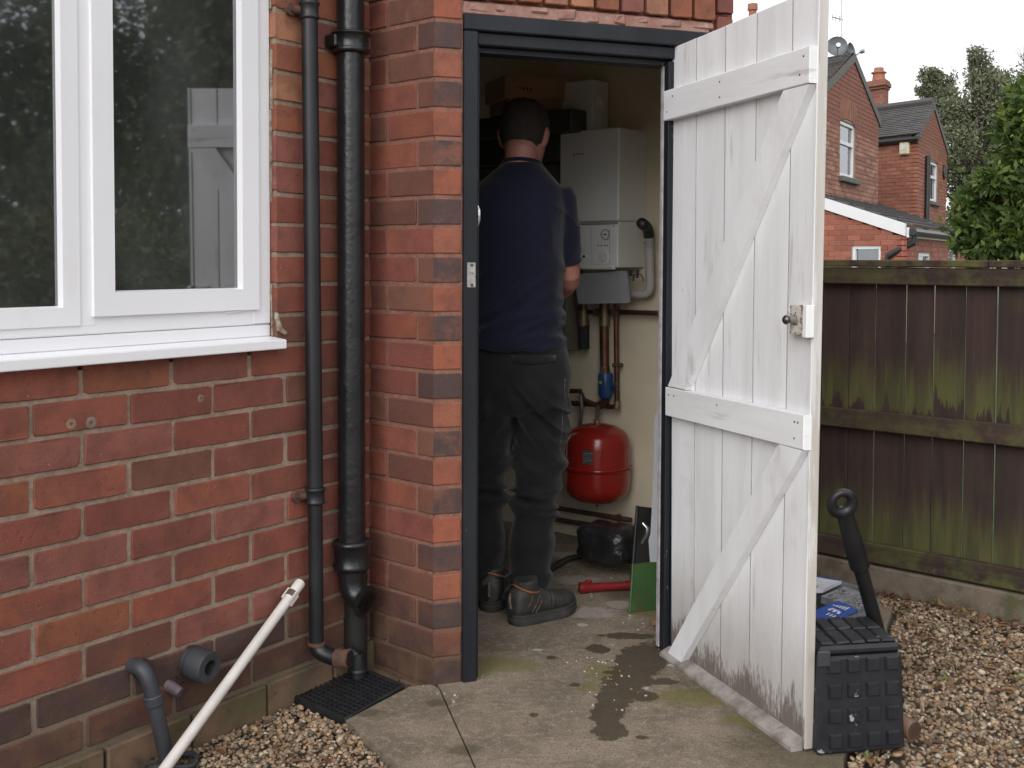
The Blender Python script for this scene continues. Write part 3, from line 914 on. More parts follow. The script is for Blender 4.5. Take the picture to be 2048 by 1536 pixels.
# faint flame emblem and maker's line on the casing
q = MB(); a_, z_ = bw_px(1148, 309, BD)
q.wallprism(BW, [(a_ - .004, z_ - .007), (a_ + .003, z_ - .007), (a_ + .005, z_ - .002), (a_ + .001, z_ + .008), (a_ - .001, z_ + .001), (a_ - .005, z_ - .002)], BD, BD + .0006)
for i in range(7):
    x_ = a_ + .011 + i * .0058
    q.fbox(BW, x_, x_ + (.0042 if i % 3 else .0028), BD, BD + .0006, z_ - .003, z_ + (.003 if i % 2 else .0045))
q.build('emblem', M['grey_plastic'], boiler)
# flue box on top with a round test point cap
FD = .130
fR, fz1 = bw_px(1185, 158, FD); fL, _ = bw_px(1119, 165, FD)
b = MB(); b.fbox(BW, fL, fR, .03, FD, zT - .001, fz1, .003); b.build('flue_box', M['boiler'], boiler)
SIDE = Frame(BW.pt(fR, 0, 0)[:2], BW.ang + math.pi / 2)
def side_px(x, y):
    return SIDE.px(x, y, 0)
st_, sz_ = side_px(1201, 203)
q = MB(); q._lathe(SIDE.pt(st_, 0, sz_), (*SIDE.n, 0), [(0, .026), (.004, .026), (.007, .021), (.007, .016), (.016, .014), (.018, .008), (.018, 0)], 24, 0)
q.build('flue_cap', M['boiler_panel'], boiler, smooth=35)
# drop down cover hanging under the boiler
M['cover_grey'] = mat('cover_grey', (.36, .36, .385), (.32, .32, .345), 6, .5, spots=[((.22, .21, .21), 7, .6, .8, .35, (1, 1, 1))])
CO = .150
pc = [bw_px(x, y, CO) for x, y in ((1148, 548), (1250, 541), (1258, 606), (1156, 608))]
q = MB()
cc = np.mean(pc, 0)
def rounded(poly, r, n=4):
    out = []
    for i in range(len(poly)):
        p0, p1, p2 = (np.array(poly[(i - 1) % len(poly)]), np.array(poly[i]), np.array(poly[(i + 1) % len(poly)]))
        a = p1 + (p0 - p1) / np.linalg.norm(p0 - p1) * r; c = p1 + (p2 - p1) / np.linalg.norm(p2 - p1) * r
        for tt in np.linspace(0, 1, n): out.append(tuple((1 - tt) ** 2 * a + 2 * tt * (1 - tt) * p1 + tt * tt * c))
    return out
q.wallprism(BW, rounded([tuple(p) for p in pc], .010), CO - .012, CO)
cover = q.build('drop_cover', M['cover_grey'], boiler)
q = MB()
def lerp(a, b, k): return tuple(np.array(a) * (1 - k) + np.array(b) * k)
for k0, k1 in ((.08, .16), (.80, .86)):
    la, lb_ = lerp(pc[0], pc[3], k0), lerp(pc[1], pc[2], k0); lc, ld_ = lerp(pc[0], pc[3], k0 + .03), lerp(pc[1], pc[2], k0 + .03)
    q.wallprism(BW, [lerp(la, lb_, .12), lerp(la, lb_, .88), lerp(lc, ld_, .88), lerp(lc, ld_, .12)], CO - .002, CO + .002)
for k in (.11, .88):
    q.wallprism(BW, [lerp(lerp(pc[0], pc[1], k), lerp(pc[3], pc[2], k), .1), lerp(lerp(pc[0], pc[1], k + .02), lerp(pc[3], pc[2], k + .02), .1),
                     lerp(lerp(pc[0], pc[1], k + .02), lerp(pc[3], pc[2], k + .02), .86), lerp(lerp(pc[0], pc[1], k), lerp(pc[3], pc[2], k), .86)], CO - .002, CO + .0015)
q.build('rib', M['cover_grey'], cover)
q = MB()
for i in range(9):
    aa = lerp(lerp(pc[0], pc[3], .28 + .05 * i), lerp(pc[1], pc[2], .28 + .05 * i), .16 + .02 * (i % 3))
    q.fbox(BW, aa[0], aa[0] + .07 + .03 * ((i * 7) % 4) / 3, CO, CO + .0005, aa[1], aa[1] + .0012)
q.build('faint_print', M['grey_plastic'], cover)
# untidy fittings just under the casing
q = MB()
for (x, y0, y1, r) in ((1262, 540, 552, .006), (1276, 540, 556, .005), (1268, 548, 562, .004)):
    a_, z_ = bw_px(x, y0, .09); _, z2 = bw_px(x, y1, .09); q.tube([BW.pt(a_, .09, z_), BW.pt(a_ - .003, .09, z2)], r, 8)
a_, z_ = bw_px(1286, 545, .08); q.tube([BW.pt(a_ - .05, .09, z_ - .012), BW.pt(a_ - .01, .08, z_ - .006), BW.pt(a_, .08, z_ - .02), BW.pt(a_ + .001, .08, z_ - .036)], .0022, 6)
build_each(q, 'fitting', M['dark_plastic'], boiler, smooth=50)

# ------------------------------------------------------------------ pipes on the back wall
M['copper'] = mat('tarnished_copper', (.19, .090, .058), (.12, .062, .043), 18, .38, .6, metal=.75, spots=[((.20, .11, .07), 30, .6, .72, .6, (1, 1, .4))])
M['brass'] = mat('dull_brass', (.30, .24, .15), (.20, .16, .11), 25, .40, .6, metal=.7)
M['blue_plastic'] = mat('blue_plastic', (.018, .075, .20), (.015, .055, .15), 14, .35)
M['insul'] = mat('black_foam', (.020, .020, .021), (.030, .030, .031), 30, .9)
M['waste_white'] = mat('white_waste_pipe', (.48, .46, .44), (.42, .40, .38), 8, .45)
def bp(x, y, off): 
    a, z = bw_px(x, y, off); return BW.pt(a, off, z)
def wallpipe(name, label, cat, pts, off, r, m, base=None, group=None, smooth=50):
    P = [bp(x, y, off) for x, y in pts]
    o = MB().tube(P, r, 14).build(name, m, None, smooth=smooth, origin=base if base is not None else P[-1])
    return tag(o, label, cat, group)
PX = 1 / 535.0                                         # metres to one photograph pixel at the back wall, about
# main flow pipe with its blue valve
flow = thing('flow_pipe', 'thick copper pipe with a blue valve body rising to the boiler', 'pipe', bp(1212, 815, .05))
MB().tube([bp(1208, 600, .05), bp(1209, 730, .05), bp(1211, 745, .05)], 9.5 * PX, 16).build('pipe', M['copper'], flow, smooth=50)
q = MB()
for (y0, y1, r) in ((606, 640, 12), (640, 652, 13.5), (628, 634, 15), (732, 746, 12.5), (646, 650, 14)):
    q.tube([bp(1209, y0, .05), bp(1209, y1, .05)], r * PX * .8, 14)
build_each(q, 'compression_joint', M['brass'], flow, smooth=50)
q = MB(); c0 = bp(1211, 746, .055); c1 = bp(1211, 796, .055)
q.tube([c0, c0 * .9 + c1 * .1, c0 * .15 + c1 * .85, c1], [14 * PX, 16 * PX, 15.5 * PX, 11 * PX], 18)
q.build('valve_body', M['blue_plastic'], flow, smooth=40)
q = MB(); q.tube([c0 * .5 + c1 * .5, c0 * .5 + c1 * .5 + np.array([.035, -.025, 0])], 7 * PX, 12); q.build('valve_knob', M['blue_plastic'], flow, smooth=40)
q = MB(); tz = bp(1201, 764, .0)
q.lathe(bp(1201, 765, .055 + 16 * PX), (*BW.n, 0), [(-.004, .007), (.0015, .0065)], 10); q.build('tag', M['print_yellow'], flow)
q = MB(); q.tube([c1, bp(1210, 806, .05), bp(1196, 812, .05)], 9 * PX, 12); q.build('elbow', M['copper'], flow, smooth=50)
# thin pipe to the right of it
ret = thing('return_pipe', 'thin copper pipe right of the blue valve, bent at its foot', 'pipe', bp(1234, 814, .04))
MB().tube([bp(1232, 600, .04), bp(1234, 800, .04)] + arc(bp(1234, 803, .04), bp(1234, 815, .04), bp(1222, 814, .04), 6) + [bp(1205, 811, .04)], 5.2 * PX, 12).build('pipe', M['copper'], ret, smooth=60)
q = MB()
for (x, y) in ((1233, 730),):
    q.tube([bp(x - 7, y, .045), bp(x + 11, y, .04)], 4.5 * PX, 10); q.lathe(bp(x + 11, y, .0), (*BW.n, 0), [(0, .008), (.045, .007)], 10)
q.build('pipe_clip', M['brass'], ret, smooth=50)
q = MB(); q.tube([bp(1234, 802, .04), bp(1234, 818, .04)], 7 * PX, 10); q.tube([bp(1221, 768, .05), bp(1234, 768, .05)], 3 * PX, 8); build_each(q, 'joint', M['brass'], ret, smooth=50)
# left valve with foam lagged tail, and cross pipe
lag = thing('lagged_pipe', 'short black foam lagged pipe hanging beside the man', 'pipe', bp(1168, 700, .05))
MB().tube([bp(1168, 650, .05), bp(1168, 698, .05)], 11.5 * PX, 14).build('lagging', M['insul'], lag, smooth=50)
q = MB()
for (y0, y1, r) in ((604, 625, 7), (620, 640, 11), (640, 652, 12.5)):
    q.tube([bp(1167, y0, .05), bp(1167, y1, .05)], r * PX, 12)
q.build('valve', M['brass'], lag, smooth=50)
cross = thing('cross_pipe', 'horizontal copper pipe running right from the boiler valves to the door jamb', 'pipe', bp(1325, 627, .045))
MB().tube([bp(1172, 624, .045), bp(1235, 624, .045), bp(1326, 627, .045)], 5.2 * PX, 12).build('pipe', M['copper'], cross, smooth=60)
q = MB(); q.tube([bp(1190, 624, .045), bp(1205, 624, .045)], 8 * PX, 10); q.tube([bp(1225, 624, .045), bp(1240, 624, .045)], 7 * PX, 10); q.tube([bp(1318, 627, .045), bp(1330, 630, .045)], 7 * PX, 10)
build_each(q, 'joint', M['brass'], cross, smooth=50)
# white condensate pipe with a black bend
wp = thing('condensate_pipe', 'white plastic waste pipe with a black bend beside the boiler', 'pipe', bp(1250, 588, .05))
MB().tube([bp(1298, 470, .06), bp(1300, 560, .05)] + arc(bp(1300, 570, .05), bp(1299, 590, .05), bp(1283, 589, .05), 8) + [bp(1240, 587, .05)], 9.0 * PX, 14).build('pipe', M['waste_white'], wp, smooth=60)
q = MB(); q.tube([bp(1283, 446, .150), bp(1283.4, 446.3, .144)] + arc(bp(1288, 450, .11), bp(1297, 452, .07), bp(1298, 474, .06), 8), [6 * PX, 10.8 * PX, 11.5 * PX] + [10.8 * PX] * 7, 16)
q.build('black_bend', M['dark_plastic'], wp, smooth=60)
q = MB()
for (y0, y1, r) in ((473, 484, 9.5), (484, 488, 11.5), (488, 497, 10)):
    q.tube([bp(1299, y0, .058), bp(1299, y1, .058)], r * PX, 14)
build_each(q, 'coupling', M['grey_plastic'], wp, smooth=50)

# ------------------------------------------------------------------ red expansion vessel
M['red_enamel'] = mat('red_enamel', (.29, .017, .012), (.25, .015, .011), 4, .22, spots=[((.40, .06, .05), 12, .66, .76, .5, (1, 1, .6)), ((.15, .02, .015), 25, .68, .74, .6, (1, 1, 1))], coat=.2)
ves = thing('expansion_vessel', 'red round ended expansion vessel on the cream wall behind the man\'s legs', 'tank', bp(1194, 1008, .135))
ctop, cbot = bp(1194, 846, .135), bp(1194, 1006, .135)
h = ctop[2] - cbot[2]; R_ = .5 * 124 * .135 / 70.0
R_ = np.linalg.norm(bp(1257, 920, .135) - bp(1194, 920, .135)) * .84
prof = [(0, 0), (h * .012, R_ * .30), (h * .045, R_ * .62), (h * .09, R_ * .82), (h * .15, R_ * .945), (h * .22, R_ * .995), (h * .28, R_), (h * .455, R_)]
prof2 = [(h * .475, R_), (h * .72, R_), (h * .79, R_ * .985), (h * .86, R_ * .92), (h * .92, R_ * .78), (h * .965, R_ * .55), (h * .99, R_ * .28), (h, 0)]
MB().lathe(cbot, (0, 0, 1), prof + prof2, 40).build('body', M['red_enamel'], ves, smooth=60)
MB().lathe(cbot, (0, 0, 1), [(h * .435, R_ * 1.0), (h * .44, R_ * 1.045), (h * .455, R_ * 1.055), (h * .462, R_ * 1.03), (h * .47, R_ * 1.055), (h * .485, R_ * 1.045), (h * .49, R_)], 40).build('rim', M['red_enamel'], ves, smooth=60)
q = MB(); q.tube([ctop - np.array([0, 0, .006]), ctop + np.array([0, 0, .012])], .013, 14); q.tube([ctop, bp(1196, 812, .06)], .0085, 12); q.build('neck', M['brass'], ves, smooth=50)
q = MB(); q.tube([bp(1138, 782, .06), bp(1160, 782, .06), bp(1168, 800, .06), bp(1196, 812, .06)], .010, 12); q.tube([bp(1136, 806, .05), bp(1205, 810, .05)], 5.5 * PX, 10); q.build('feed_pipe', M['copper'], ves, smooth=50)
M['braid'] = mat('braided_hose', (.22, .21, .20), (.10, .10, .10), 160, .5, metal=.5)
q = MB(); q.tube([bp(1161, 790, .09), bp(1164, 815, .10), bp(1160, 848, .08), bp(1155, 880, .05)], .0075, 10); q.build('hose', M['braid'], ves, smooth=60)
q = MB(); q.tube([cbot + np.array([0, 0, .004]), cbot - np.array([0, 0, .014])], .006, 10); q.build('valve', M['brass'], ves)
M['label_dark'] = mat('dark_label', (.055, .052, .055), rough=.5); M['label_line'] = mat('label_line', (.22, .21, .21), rough=.6)
def curved_patch(c, R, a0, a1, z0, z1, th, m, name, par, n=6):
    vs = []; fs = []
    for i in range(n + 1):
        a = a0 + (a1 - a0) * i / n
        for z in (z0, z1): vs.append((c[0] + (R + th) * math.cos(a), c[1] + (R + th) * math.sin(a), z))
    for i in range(n): fs.append((2 * i, 2 * i + 2, 2 * i + 3, 2 * i + 1))
    return MB().add(vs, fs).build(name, m, par)
am = math.atan2(-BW.n[1] * -1, BW.n[0])
va = math.atan2(-cbot[1], -cbot[0])                      # towards the front
lab = curved_patch(cbot, R_, va - .46, va - .14, cbot[2] + h * .555, cbot[2] + h * .72, .0012, M['label_dark'], 'label', ves)
for i in range(5):
    zz = cbot[2] + h * (.575 + .027 * i)
    curved_patch(cbot, R_, va - .43, va - .43 + (.12 + .09 * ((i * 5) % 3)), zz, zz + .0022, .0018, M['label_line'], 'print_line', lab, 4)

# ------------------------------------------------------------------ low pipes along the wall
for (pts, lab_) in ((((1040, 995), (1125, 1018), (1262, 1040)), 'upper of two rusty pipes low on the back wall'), (((1040, 1022), (1120, 1040), (1262, 1062)), 'lower of two rusty pipes low on the back wall')):
    p = thing('heating_pipe', lab_, 'pipe', bp(*pts[-1], .03), 'pipes low on the back wall')
    MB().tube([bp(x, y, .03) for x, y in pts], 5.0 * PX, 10).build('pipe', M['rust'], p, smooth=50)
    q = MB(); xx, yy = pts[-1]; q.tube([bp(xx - 24, yy - 11, .03), bp(xx - 24, yy + 3, .03)], 5.0 * PX, 8); q.tube([bp(xx - 24, yy - 11, .0), bp(xx - 24, yy - 11, .03)], 3 * PX, 8)
    q.build('pipe_clip', M['copper'], p, smooth=50)

# ------------------------------------------------------------------ dark cupboard and cardboard boxes, upper left in the room
M['cupboard'] = mat('dark_board', (.06, .06, .058), (.05, .05, .048), 6, .6)
cup_off = .23
cR = bw_px(1143, 240, cup_off)[0]
cz1, cz0 = bw_px(1143, 216, cup_off)[1], bw_px(1143, 262, cup_off)[1]
cup = thing('wall_cupboard', 'dark board cupboard on the back wall behind the man\'s head', 'cupboard', BW.pt(cR - .3, .1, cz0 - .1))
q = MB(); q.fbox(BW, cR - .75, cR, .135, cup_off, cz0, cz1, .006); q.build('top_panel', M['cupboard'], cup)
q = MB(); q.fbox(BW, cR - .75, tL - .002, .0, cup_off - .06, cz0 - .10, cz0 - .002, .004); q.build('body', M['cupboard'], cup)
q = MB(); q.fbox(BW, cR - .75, tL - .02, .0, .10, .75, cz0 - .101, .004); q.build('shade_panel', M['dark_room'], cup)  # dark sheet standing in for the shaded back wall below the cupboard
M['cardboard'] = mat('brown_cardboard', (.40, .24, .145), (.33, .195, .12), 5, .85, bump=.1, spots=[((.09, .05, .035), 9, .6, .75, .6, (1, 1, 1))])
M['ink'] = mat('black_ink', (.02, .016, .014), rough=.8)
YB = 4.18
def carton(label, y0, y1, xc, depth):
    c0 = at_depth(xc, y1, depth); c1 = at_depth(xc, y0, depth)
    t = thing('cardboard_box', label, 'box', c0, 'cartons stacked on the cupboard')
    fr = Frame(c0[:2], BW.ang + math.radians(62))
    q = MB(); q.fbox(fr, 0, .26, -.24, 0, c0[2], c1[2], .004, jit=.003); q.build('carton', M['cardboard'], t)
    q = MB(); q.fbox(fr, .003, .258, -.0005, .0015, c1[2] - (c1[2] - c0[2]) * .10, c1[2] - .001); q.build('flap', M['cardboard'], t)
    return t, fr, c0, c1
t1, f1, a0, a1 = carton('lower brown cardboard box on the dark cupboard', 193, 219, 1019, YB)
t2, f2, a0, a1 = carton('upper brown cardboard box with black print, top of the stack', 149, 193, 1009, YB - .02)
q = MB()
for i in range(5):
    q.fbox(f2, .045 + i * .014, .052 + i * .014, 0, .0012, a0[2] + (a1[2] - a0[2]) * (.42 - .03 * i), a0[2] + (a1[2] - a0[2]) * (.60 - .03 * i))
q.build('print', M['ink'], t2)
# ------------------------------------------------------------------ soil pipe in the corner
def vpipe_xy(xpx, ypx, Y):
    return at_depth(xpx, ypx, Y)[:2]
SP = vpipe_xy(703, 600, 2.865)
def z_at(y, Y): return CAM_H + (ray(1024, y)[2] / ray(1024, y)[1]) * Y
RS = 27.5 * 2.865 / F_PX
zs = lambda y: at_depth(703, y, 2.865)[2]
soil = thing('soil_pipe', 'thick black iron soil pipe in the wall corner ending in an open elbow', 'pipe', (SP[0], SP[1], zs(1215)))
MB().tube([(SP[0] - .004, SP[1], 4.4), (SP[0], SP[1], zs(1090))], RS, 28).build('pipe', M['black_paint'], soil, smooth=60)
def collar(c, z0, z1, r, m, name, par, seg=28):
    h = z1 - z0
    prof = [(0, r * 1.10), (h * .05, r * 1.24), (h * .14, r * 1.28), (h * .22, r * 1.20), (h * .26, r * 1.16), (h * .74, r * 1.16), (h * .78, r * 1.22), (h * .87, r * 1.33), (h * .96, r * 1.28), (h, r * 1.0)]
    q = MB(); q.lathe((c[0], c[1], z0), (0, 0, 1), prof, seg)
    return q.build(name, m, par, smooth=60)
collar(SP, zs(108), zs(64), RS * 1.10, M['black_paint'], 'collar', soil)
q = MB()
for s_ in (-1, 1):
    c = np.array([SP[0], SP[1], zs(86)]) + np.append(LW.n, 0) * -.02 + np.append(LW.x, 0) * s_ * RS * 1.25
    q.box(-.012, .012, -.02, .02, -.016, .016, .004, lambda x, y, z, c=c: tuple(c + np.append(LW.x, 0) * x + np.append(LW.n, 0) * y + np.array([0, 0, z])))
build_each(q, 'ear', M['black_paint'], soil)
collar(SP, zs(1138), zs(1078), RS * 1.10, M['black_paint'], 'socket', soil)
# open elbow: bends down and out to the right
e0 = np.array([SP[0], SP[1], zs(1136)]); e1 = at_depth(700, 1190, 2.865)
eo = at_depth(727, 1201, 2.842)
dirn = np.array([.62, -.42, -.66]); dirn /= np.linalg.norm(dirn)
pth = [e0] + arc(e0 - np.array([0, 0, .012]), e1, eo, 9)
q = MB(); q.tube(pth, [RS * 1.02] + [RS * 1.02 - .0006 * i for i in range(9)], 28, caps=False)
end = pth[-1]; dv = pth[-1] - pth[-2]; dv /= np.linalg.norm(dv)
q.tube([end - dv * .004, end + dv * .002, end + dv * .010, end + dv * .011, end + dv * .011, end - dv * .03], [RS * .98, RS * 1.16, RS * 1.18, RS * 1.10, RS * .86, RS * .82], 28, caps=False)
q.tube([end - dv * .03, end - dv * .0305], [RS * .82, .001], 28, caps=False)
q.build('elbow', M['black_paint'], soil, smooth=50)
q = MB()
bx = end - dv * .006
for k in range(1):
    q.lathe(end - dv * .028, dv, [(0, RS * .5), (.012, RS * .45), (.016, RS * .2), (.017, 0)], 14)
q.build('rubble_plug', M['mortar'], soil, smooth=40)
low = MB(); LP = vpipe_xy(709, 1260, 2.925)
low.tube([(LP[0], LP[1], .30), (LP[0], LP[1], -.06)], 26 * 2.925 / F_PX, 24)
M['dark_iron'] = mat('damp_dark_iron', (.016, .014, .011), (.011, .010, .009), 10, .55, .75, bump=.4, bscale=60, spots=[((.06, .052, .025), 9, .55, .7, .5, (1, 1, .4))])
tag(low.build('drain_stub_pipe', M['dark_iron'], None, smooth=60, origin=(LP[0], LP[1], -.03)), 'dark iron pipe stub standing in the corner below the open elbow', 'pipe')

# ------------------------------------------------------------------ slim downpipe on the window wall
def lw_at(x, y, off):
    t, z = LW.px(x, y, off); return LW.pt(t, off, z)
DO = .034
p_top, p_mid, p_bot = lw_at(618, -40, DO), lw_at(630, 972, DO), lw_at(633, 1292, DO)
RD_ = 16.5 * 2.76 / F_PX
dn_ = thing('downpipe', 'slim black downpipe beside the window, its rusty shoe over the drain grate', 'pipe', p_bot)
xy = p_mid[:2]
MB().tube([(p_top[0], p_top[1], 4.4), p_top, p_mid], RD_, 20).build('pipe', M['black_satin'], dn_, smooth=60)
MB().tube([p_mid + np.array([0, 0, .01]), p_bot], RD_ * .90, 20).build('pipe', M['black_satin'], dn_, smooth=60)
def zz_at(y): return lw_at(630, y, DO)[2]
def pipe_point(z):
    k = (z - p_mid[2]) / (p_top[2] - p_mid[2]); return p_mid + (p_top - p_mid) * k
for (y0, y1, nm) in ((42, 6, 'collar'), (1008, 974, 'socket')):
    c = pipe_point(zz_at((y0 + y1) / 2)); collar(c, zz_at(y0), zz_at(y1), RD_ * .95, M['black_satin'], nm, dn_, 22)
    q = MB()
    zc = zz_at((y0 + y1) / 2)
    for s_ in (-1, 1):
        tt, _ = LW.px(630, 970, DO)
        cc_ = LW.pt((c[:2] - LW.o) @ LW.x + s_ * (RD_ * 1.55), .008, zc)
        q.lathe(LW.pt((c[:2] - LW.o) @ LW.x + s_ * (RD_ * 1.75), .001, zc), (*LW.n, 0), [(0, .016), (.009, .015), (.010, .011)], 14)
        q.tube([cc_, LW.pt((c[:2] - LW.o) @ LW.x + s_ * RD_ * .7, .016, zc)], .011, 10)
        q.lathe(LW.pt((c[:2] - LW.o) @ LW.x + s_ * (RD_ * 1.75), .010, zc), (*LW.n, 0), [(0, .006), (.004, .0055), (.005, .003)], 8)
    q.build('bracket', M['rust'], dn_, smooth=40)
# shoe
s0 = p_bot + np.array([0, 0, .008]); s2 = at_depth(701, 1318, 2.74); s1 = p_bot - np.array([0, 0, .030])
pth = arc(s0, s1, s2, 10)
q = MB(); q.tube(pth, [RD_ * 1.0] * 10, 20); q.build('shoe', M['black_satin'], dn_, smooth=60)
dv = pth[-1] - pth[-2]; dv /= np.linalg.norm(dv)
q = MB(); q.tube([pth[-1] - dv * .042, pth[-1] - dv * .040, pth[-1] - dv * .004, pth[-1] - dv * .002], [RD_ * 1.02, RD_ * 1.14, RD_ * 1.12, RD_ * 1.0], 20); 
q.build('rusty_band', M['rust'], dn_, smooth=50)
q = MB(); q.tube([s0 + np.array([0, 0, .004]), s0 - np.array([0, 0, .004])], RD_ * 1.10, 20); q.build('rusty_rim', M['rust'], dn_, smooth=50)
spg = MB(); b0 = at_depth(712, 1340, 2.74); b0 = ground(716, 1352, .006)
spg.tube([b0, b0 + np.array([0, 0, .035]), b0 + np.array([-.003, 0, .062])], [.0235, .0225, .018], 18)
spg.tube([b0 + np.array([-.003, 0, .05]), b0 + np.array([-.028, .005, .066])], [.019, .016], 14)
spg.lathe(b0 + np.array([0, 0, .012]), (0, 0, 1), [(0, .0235), (.002, .026), (.010, .0255), (.012, .023)], 18)
spg.build('spigot', M['black_satin'], dn_, smooth=50)

# ------------------------------------------------------------------ grey waste outlet, open boss, stub and loose white pipe at the left
wst = thing('waste_pipe', 'grey plastic waste pipe bending out of the wall down into the gravel', 'pipe', ground(345, 1518, -.01))
w0 = lw_at(276, 1340, -.03); wA = lw_at(276, 1340, .012); wB = lw_at(293, 1336, .05)
tw, zw = LW.px(285, 1340, .03)
cen = LW.pt(tw, .048, zw + .004)
inn = LW.pt(tw - .004, -.04, zw + .004)
foot = ground(338, 1540, -.02)
rw_ = .0168
q = MB(); q.tube([inn, LW.pt(tw - .002, .012, zw + .004)] + arc(LW.pt(tw - .002, .016, zw + .004), cen + np.array([0, 0, .004]), cen * .72 + foot * .28, 9), rw_ * 1.06, 18)
q.build('elbow', M['grey_pvc'], wst, smooth=60)
q = MB(); a = cen * .76 + foot * .24; bb = cen * .66 + foot * .34; q.tube([a, a * .9 + bb * .1, a * .1 + bb * .9, bb], [rw_ * 1.08, rw_ * 1.22, rw_ * 1.22, rw_ * 1.08], 18); q.build('collar', M['grey_pvc'], wst, smooth=40)
q = MB(); q.tube([cen * .72 + foot * .28, foot], rw_, 18); q.build('pipe', M['grey_pvc'], wst, smooth=60)
q = MB(); c = ground(345, 1521, -.004); ringp = []
for k in range(26):
    an = 2 * math.pi * k / 26; ringp.append(c + np.array([.052 * math.cos(an), .036 * math.sin(an), .004 * math.sin(3 * an)]))
q.tube(ringp + [ringp[0]], .0068, 10, caps=False)
tag(q.build('gully_ring', M['grey_pvc'], None, smooth=60, origin=c), 'grey plastic gully ring half buried in gravel round the waste pipe', 'drain')
# ragged holes in the brick round the pipes
M['hole'] = mat('raw_hole', (.035, .022, .018), (.06, .03, .024), 50, .95, bump=.8)
bo = MB(); tb_, zb_ = LW.px(388, 1328, .02)
# open boss: thick grey ring on a short barrel
boss = thing('pipe_boss', 'open ended thick grey rubber pipe boss sticking out of the brick', 'pipe', LW.pt(tb_, .02, zb_))
axis = np.array([LW.n[0] * .90 + LW.x[0] * .12, LW.n[1] * .90 + LW.x[1] * .12, -.05]); axis /= np.linalg.norm(axis)
o_ = LW.pt(tb_, -.02, zb_ + .002)
RB = .0375
bo.lathe(o_, axis, [(0, RB * .86), (.030, RB * .88), (.034, RB * .98), (.040, RB), (.078, RB * .98), (.084, RB * .93), (.086, RB * .52), (.085, RB * .47), (.03, RB * .45), (.029, 0)], 32)
M['rubber'] = mat('grey_rubber', (.038, .040, .046), (.025, .026, .030), 10, .62, bump=.2, bscale=60, spots=[((.20, .19, .19), 26, .64, .76, .4, (1, 1, 1))])
bo.build('boss', M['rubber'], boss, smooth=40)
st = MB(); ts, zs_ = LW.px(347, 1374, .012)
st.tube([LW.pt(ts - .012, -.02, zs_ + .012), LW.pt(ts, .012, zs_ - .004), LW.pt(ts + .006, .028, zs_ - .012)], [.013, .0135, .0125], 14)
tag(st.build('broken_pipe_stub', M['purple_pvc'], None, smooth=50, origin=LW.pt(ts, .01, zs_)), 'small faded purple broken pipe stub below the open boss', 'pipe')
q = MB()
for (x, y, rr, n) in ((283, 1342, .030, 9), (380, 1330, .048, 11), (345, 1368, .022, 7)):
    a_, b_ = LW.px(x, y)
    q.wallprism(LW, [(a_ + rr * random.uniform(.75, 1.15) * math.cos(2 * math.pi * k / n), b_ + rr * random.uniform(.7, 1.05) * math.sin(2 * math.pi * k / n)) for k in range(n)], .001, .0052)
build_each(q, 'ragged_hole', M['hole'], WALL_L)
# loose white pipe leaning on the wall
lt, lz = LW.px(601, 1165, .018)
ptop = LW.pt(lt, .018, lz); pbot = ground(322, 1548, .010)
lo_ = thing('loose_waste_pipe', 'length of grubby white plastic pipe leaning against the brick wall', 'pipe', pbot)
r_ = .0128
d_ = (ptop - pbot); Ld = np.linalg.norm(d_); d_ /= Ld
MB().tube([pbot - d_ * .12, pbot, ptop - d_ * .055], r_, 18).build('pipe', M['white_pvc'], lo_, smooth=60)
q = MB(); q.tube([ptop - d_ * .058, ptop - d_ * .056, ptop - d_ * .004, ptop], [r_ * .95, r_ * 1.08, r_ * 1.08, r_ * 1.0], 18); q.build('end_sleeve', M['white_pvc'], lo_, smooth=50)
q = MB()
side = np.cross(d_, np.array([0, 0, 1.0])); side /= np.linalg.norm(side); upv = np.cross(side, d_)
for s_, l0, l1, w in ((-1, .062, .030, .010), (1, .072, .038, .009)):
    c0 = ptop - d_ * l0 + side * s_ * r_ * 1.08; c1 = ptop - d_ * l1 + side * s_ * r_ * 1.08
    q.box(0, 1, -.0022, .0022, -w, w, .0008, lambda x, y, z, c0=c0, c1=c1: tuple(c0 * (1 - x) + c1 * x + side * y + upv * z))
build_each(q, 'clip_jaw', M['white_pvc'], lo_)
M['tape'] = mat('brown_tape', (.11, .075, .052), (.09, .06, .04), 30, .7)
q = MB(); q.tube([ptop - d_ * .054, ptop - d_ * .036], r_ * 1.13, 18); q.build('tape_band', M['tape'], lo_, smooth=50)

# ------------------------------------------------------------------ ground
M['soil'] = mat('gravelly_soil', (.27, .22, .165), (.12, .092, .066), 30, .95, bump=.9, bscale=70, rand=False, spots=[((.26, .20, .145), 60, .55, .66, .8, (1, 1, 1))], bdist=.006)
M['lawn_far'] = mat('rough_grass', (.06, .085, .025), (.045, .06, .02), 3, .95, bump=.6, bscale=40, rand=False)
g = MB(); S = 900
g.add([(-S, -S, -.055), (S, -S, -.055), (S, S, -.055), (-S, S, -.055)], [(0, 1, 2, 3)])
tag(g.build('ground', M['soil']), kind='structure')
g = MB(); p0 = FE.pt(-4, -.25, 0); p1 = FE.pt(9, -.25, 0); p2 = FE.pt(60, -150, 0); p3 = FE.pt(-60, -150, 0)
g.add([(*p[:2], -.050) for p in (p0, p1, p2, p3)], [(0, 1, 2, 3)])
tag(g.build('lawn', M['lawn_far']), kind='structure')

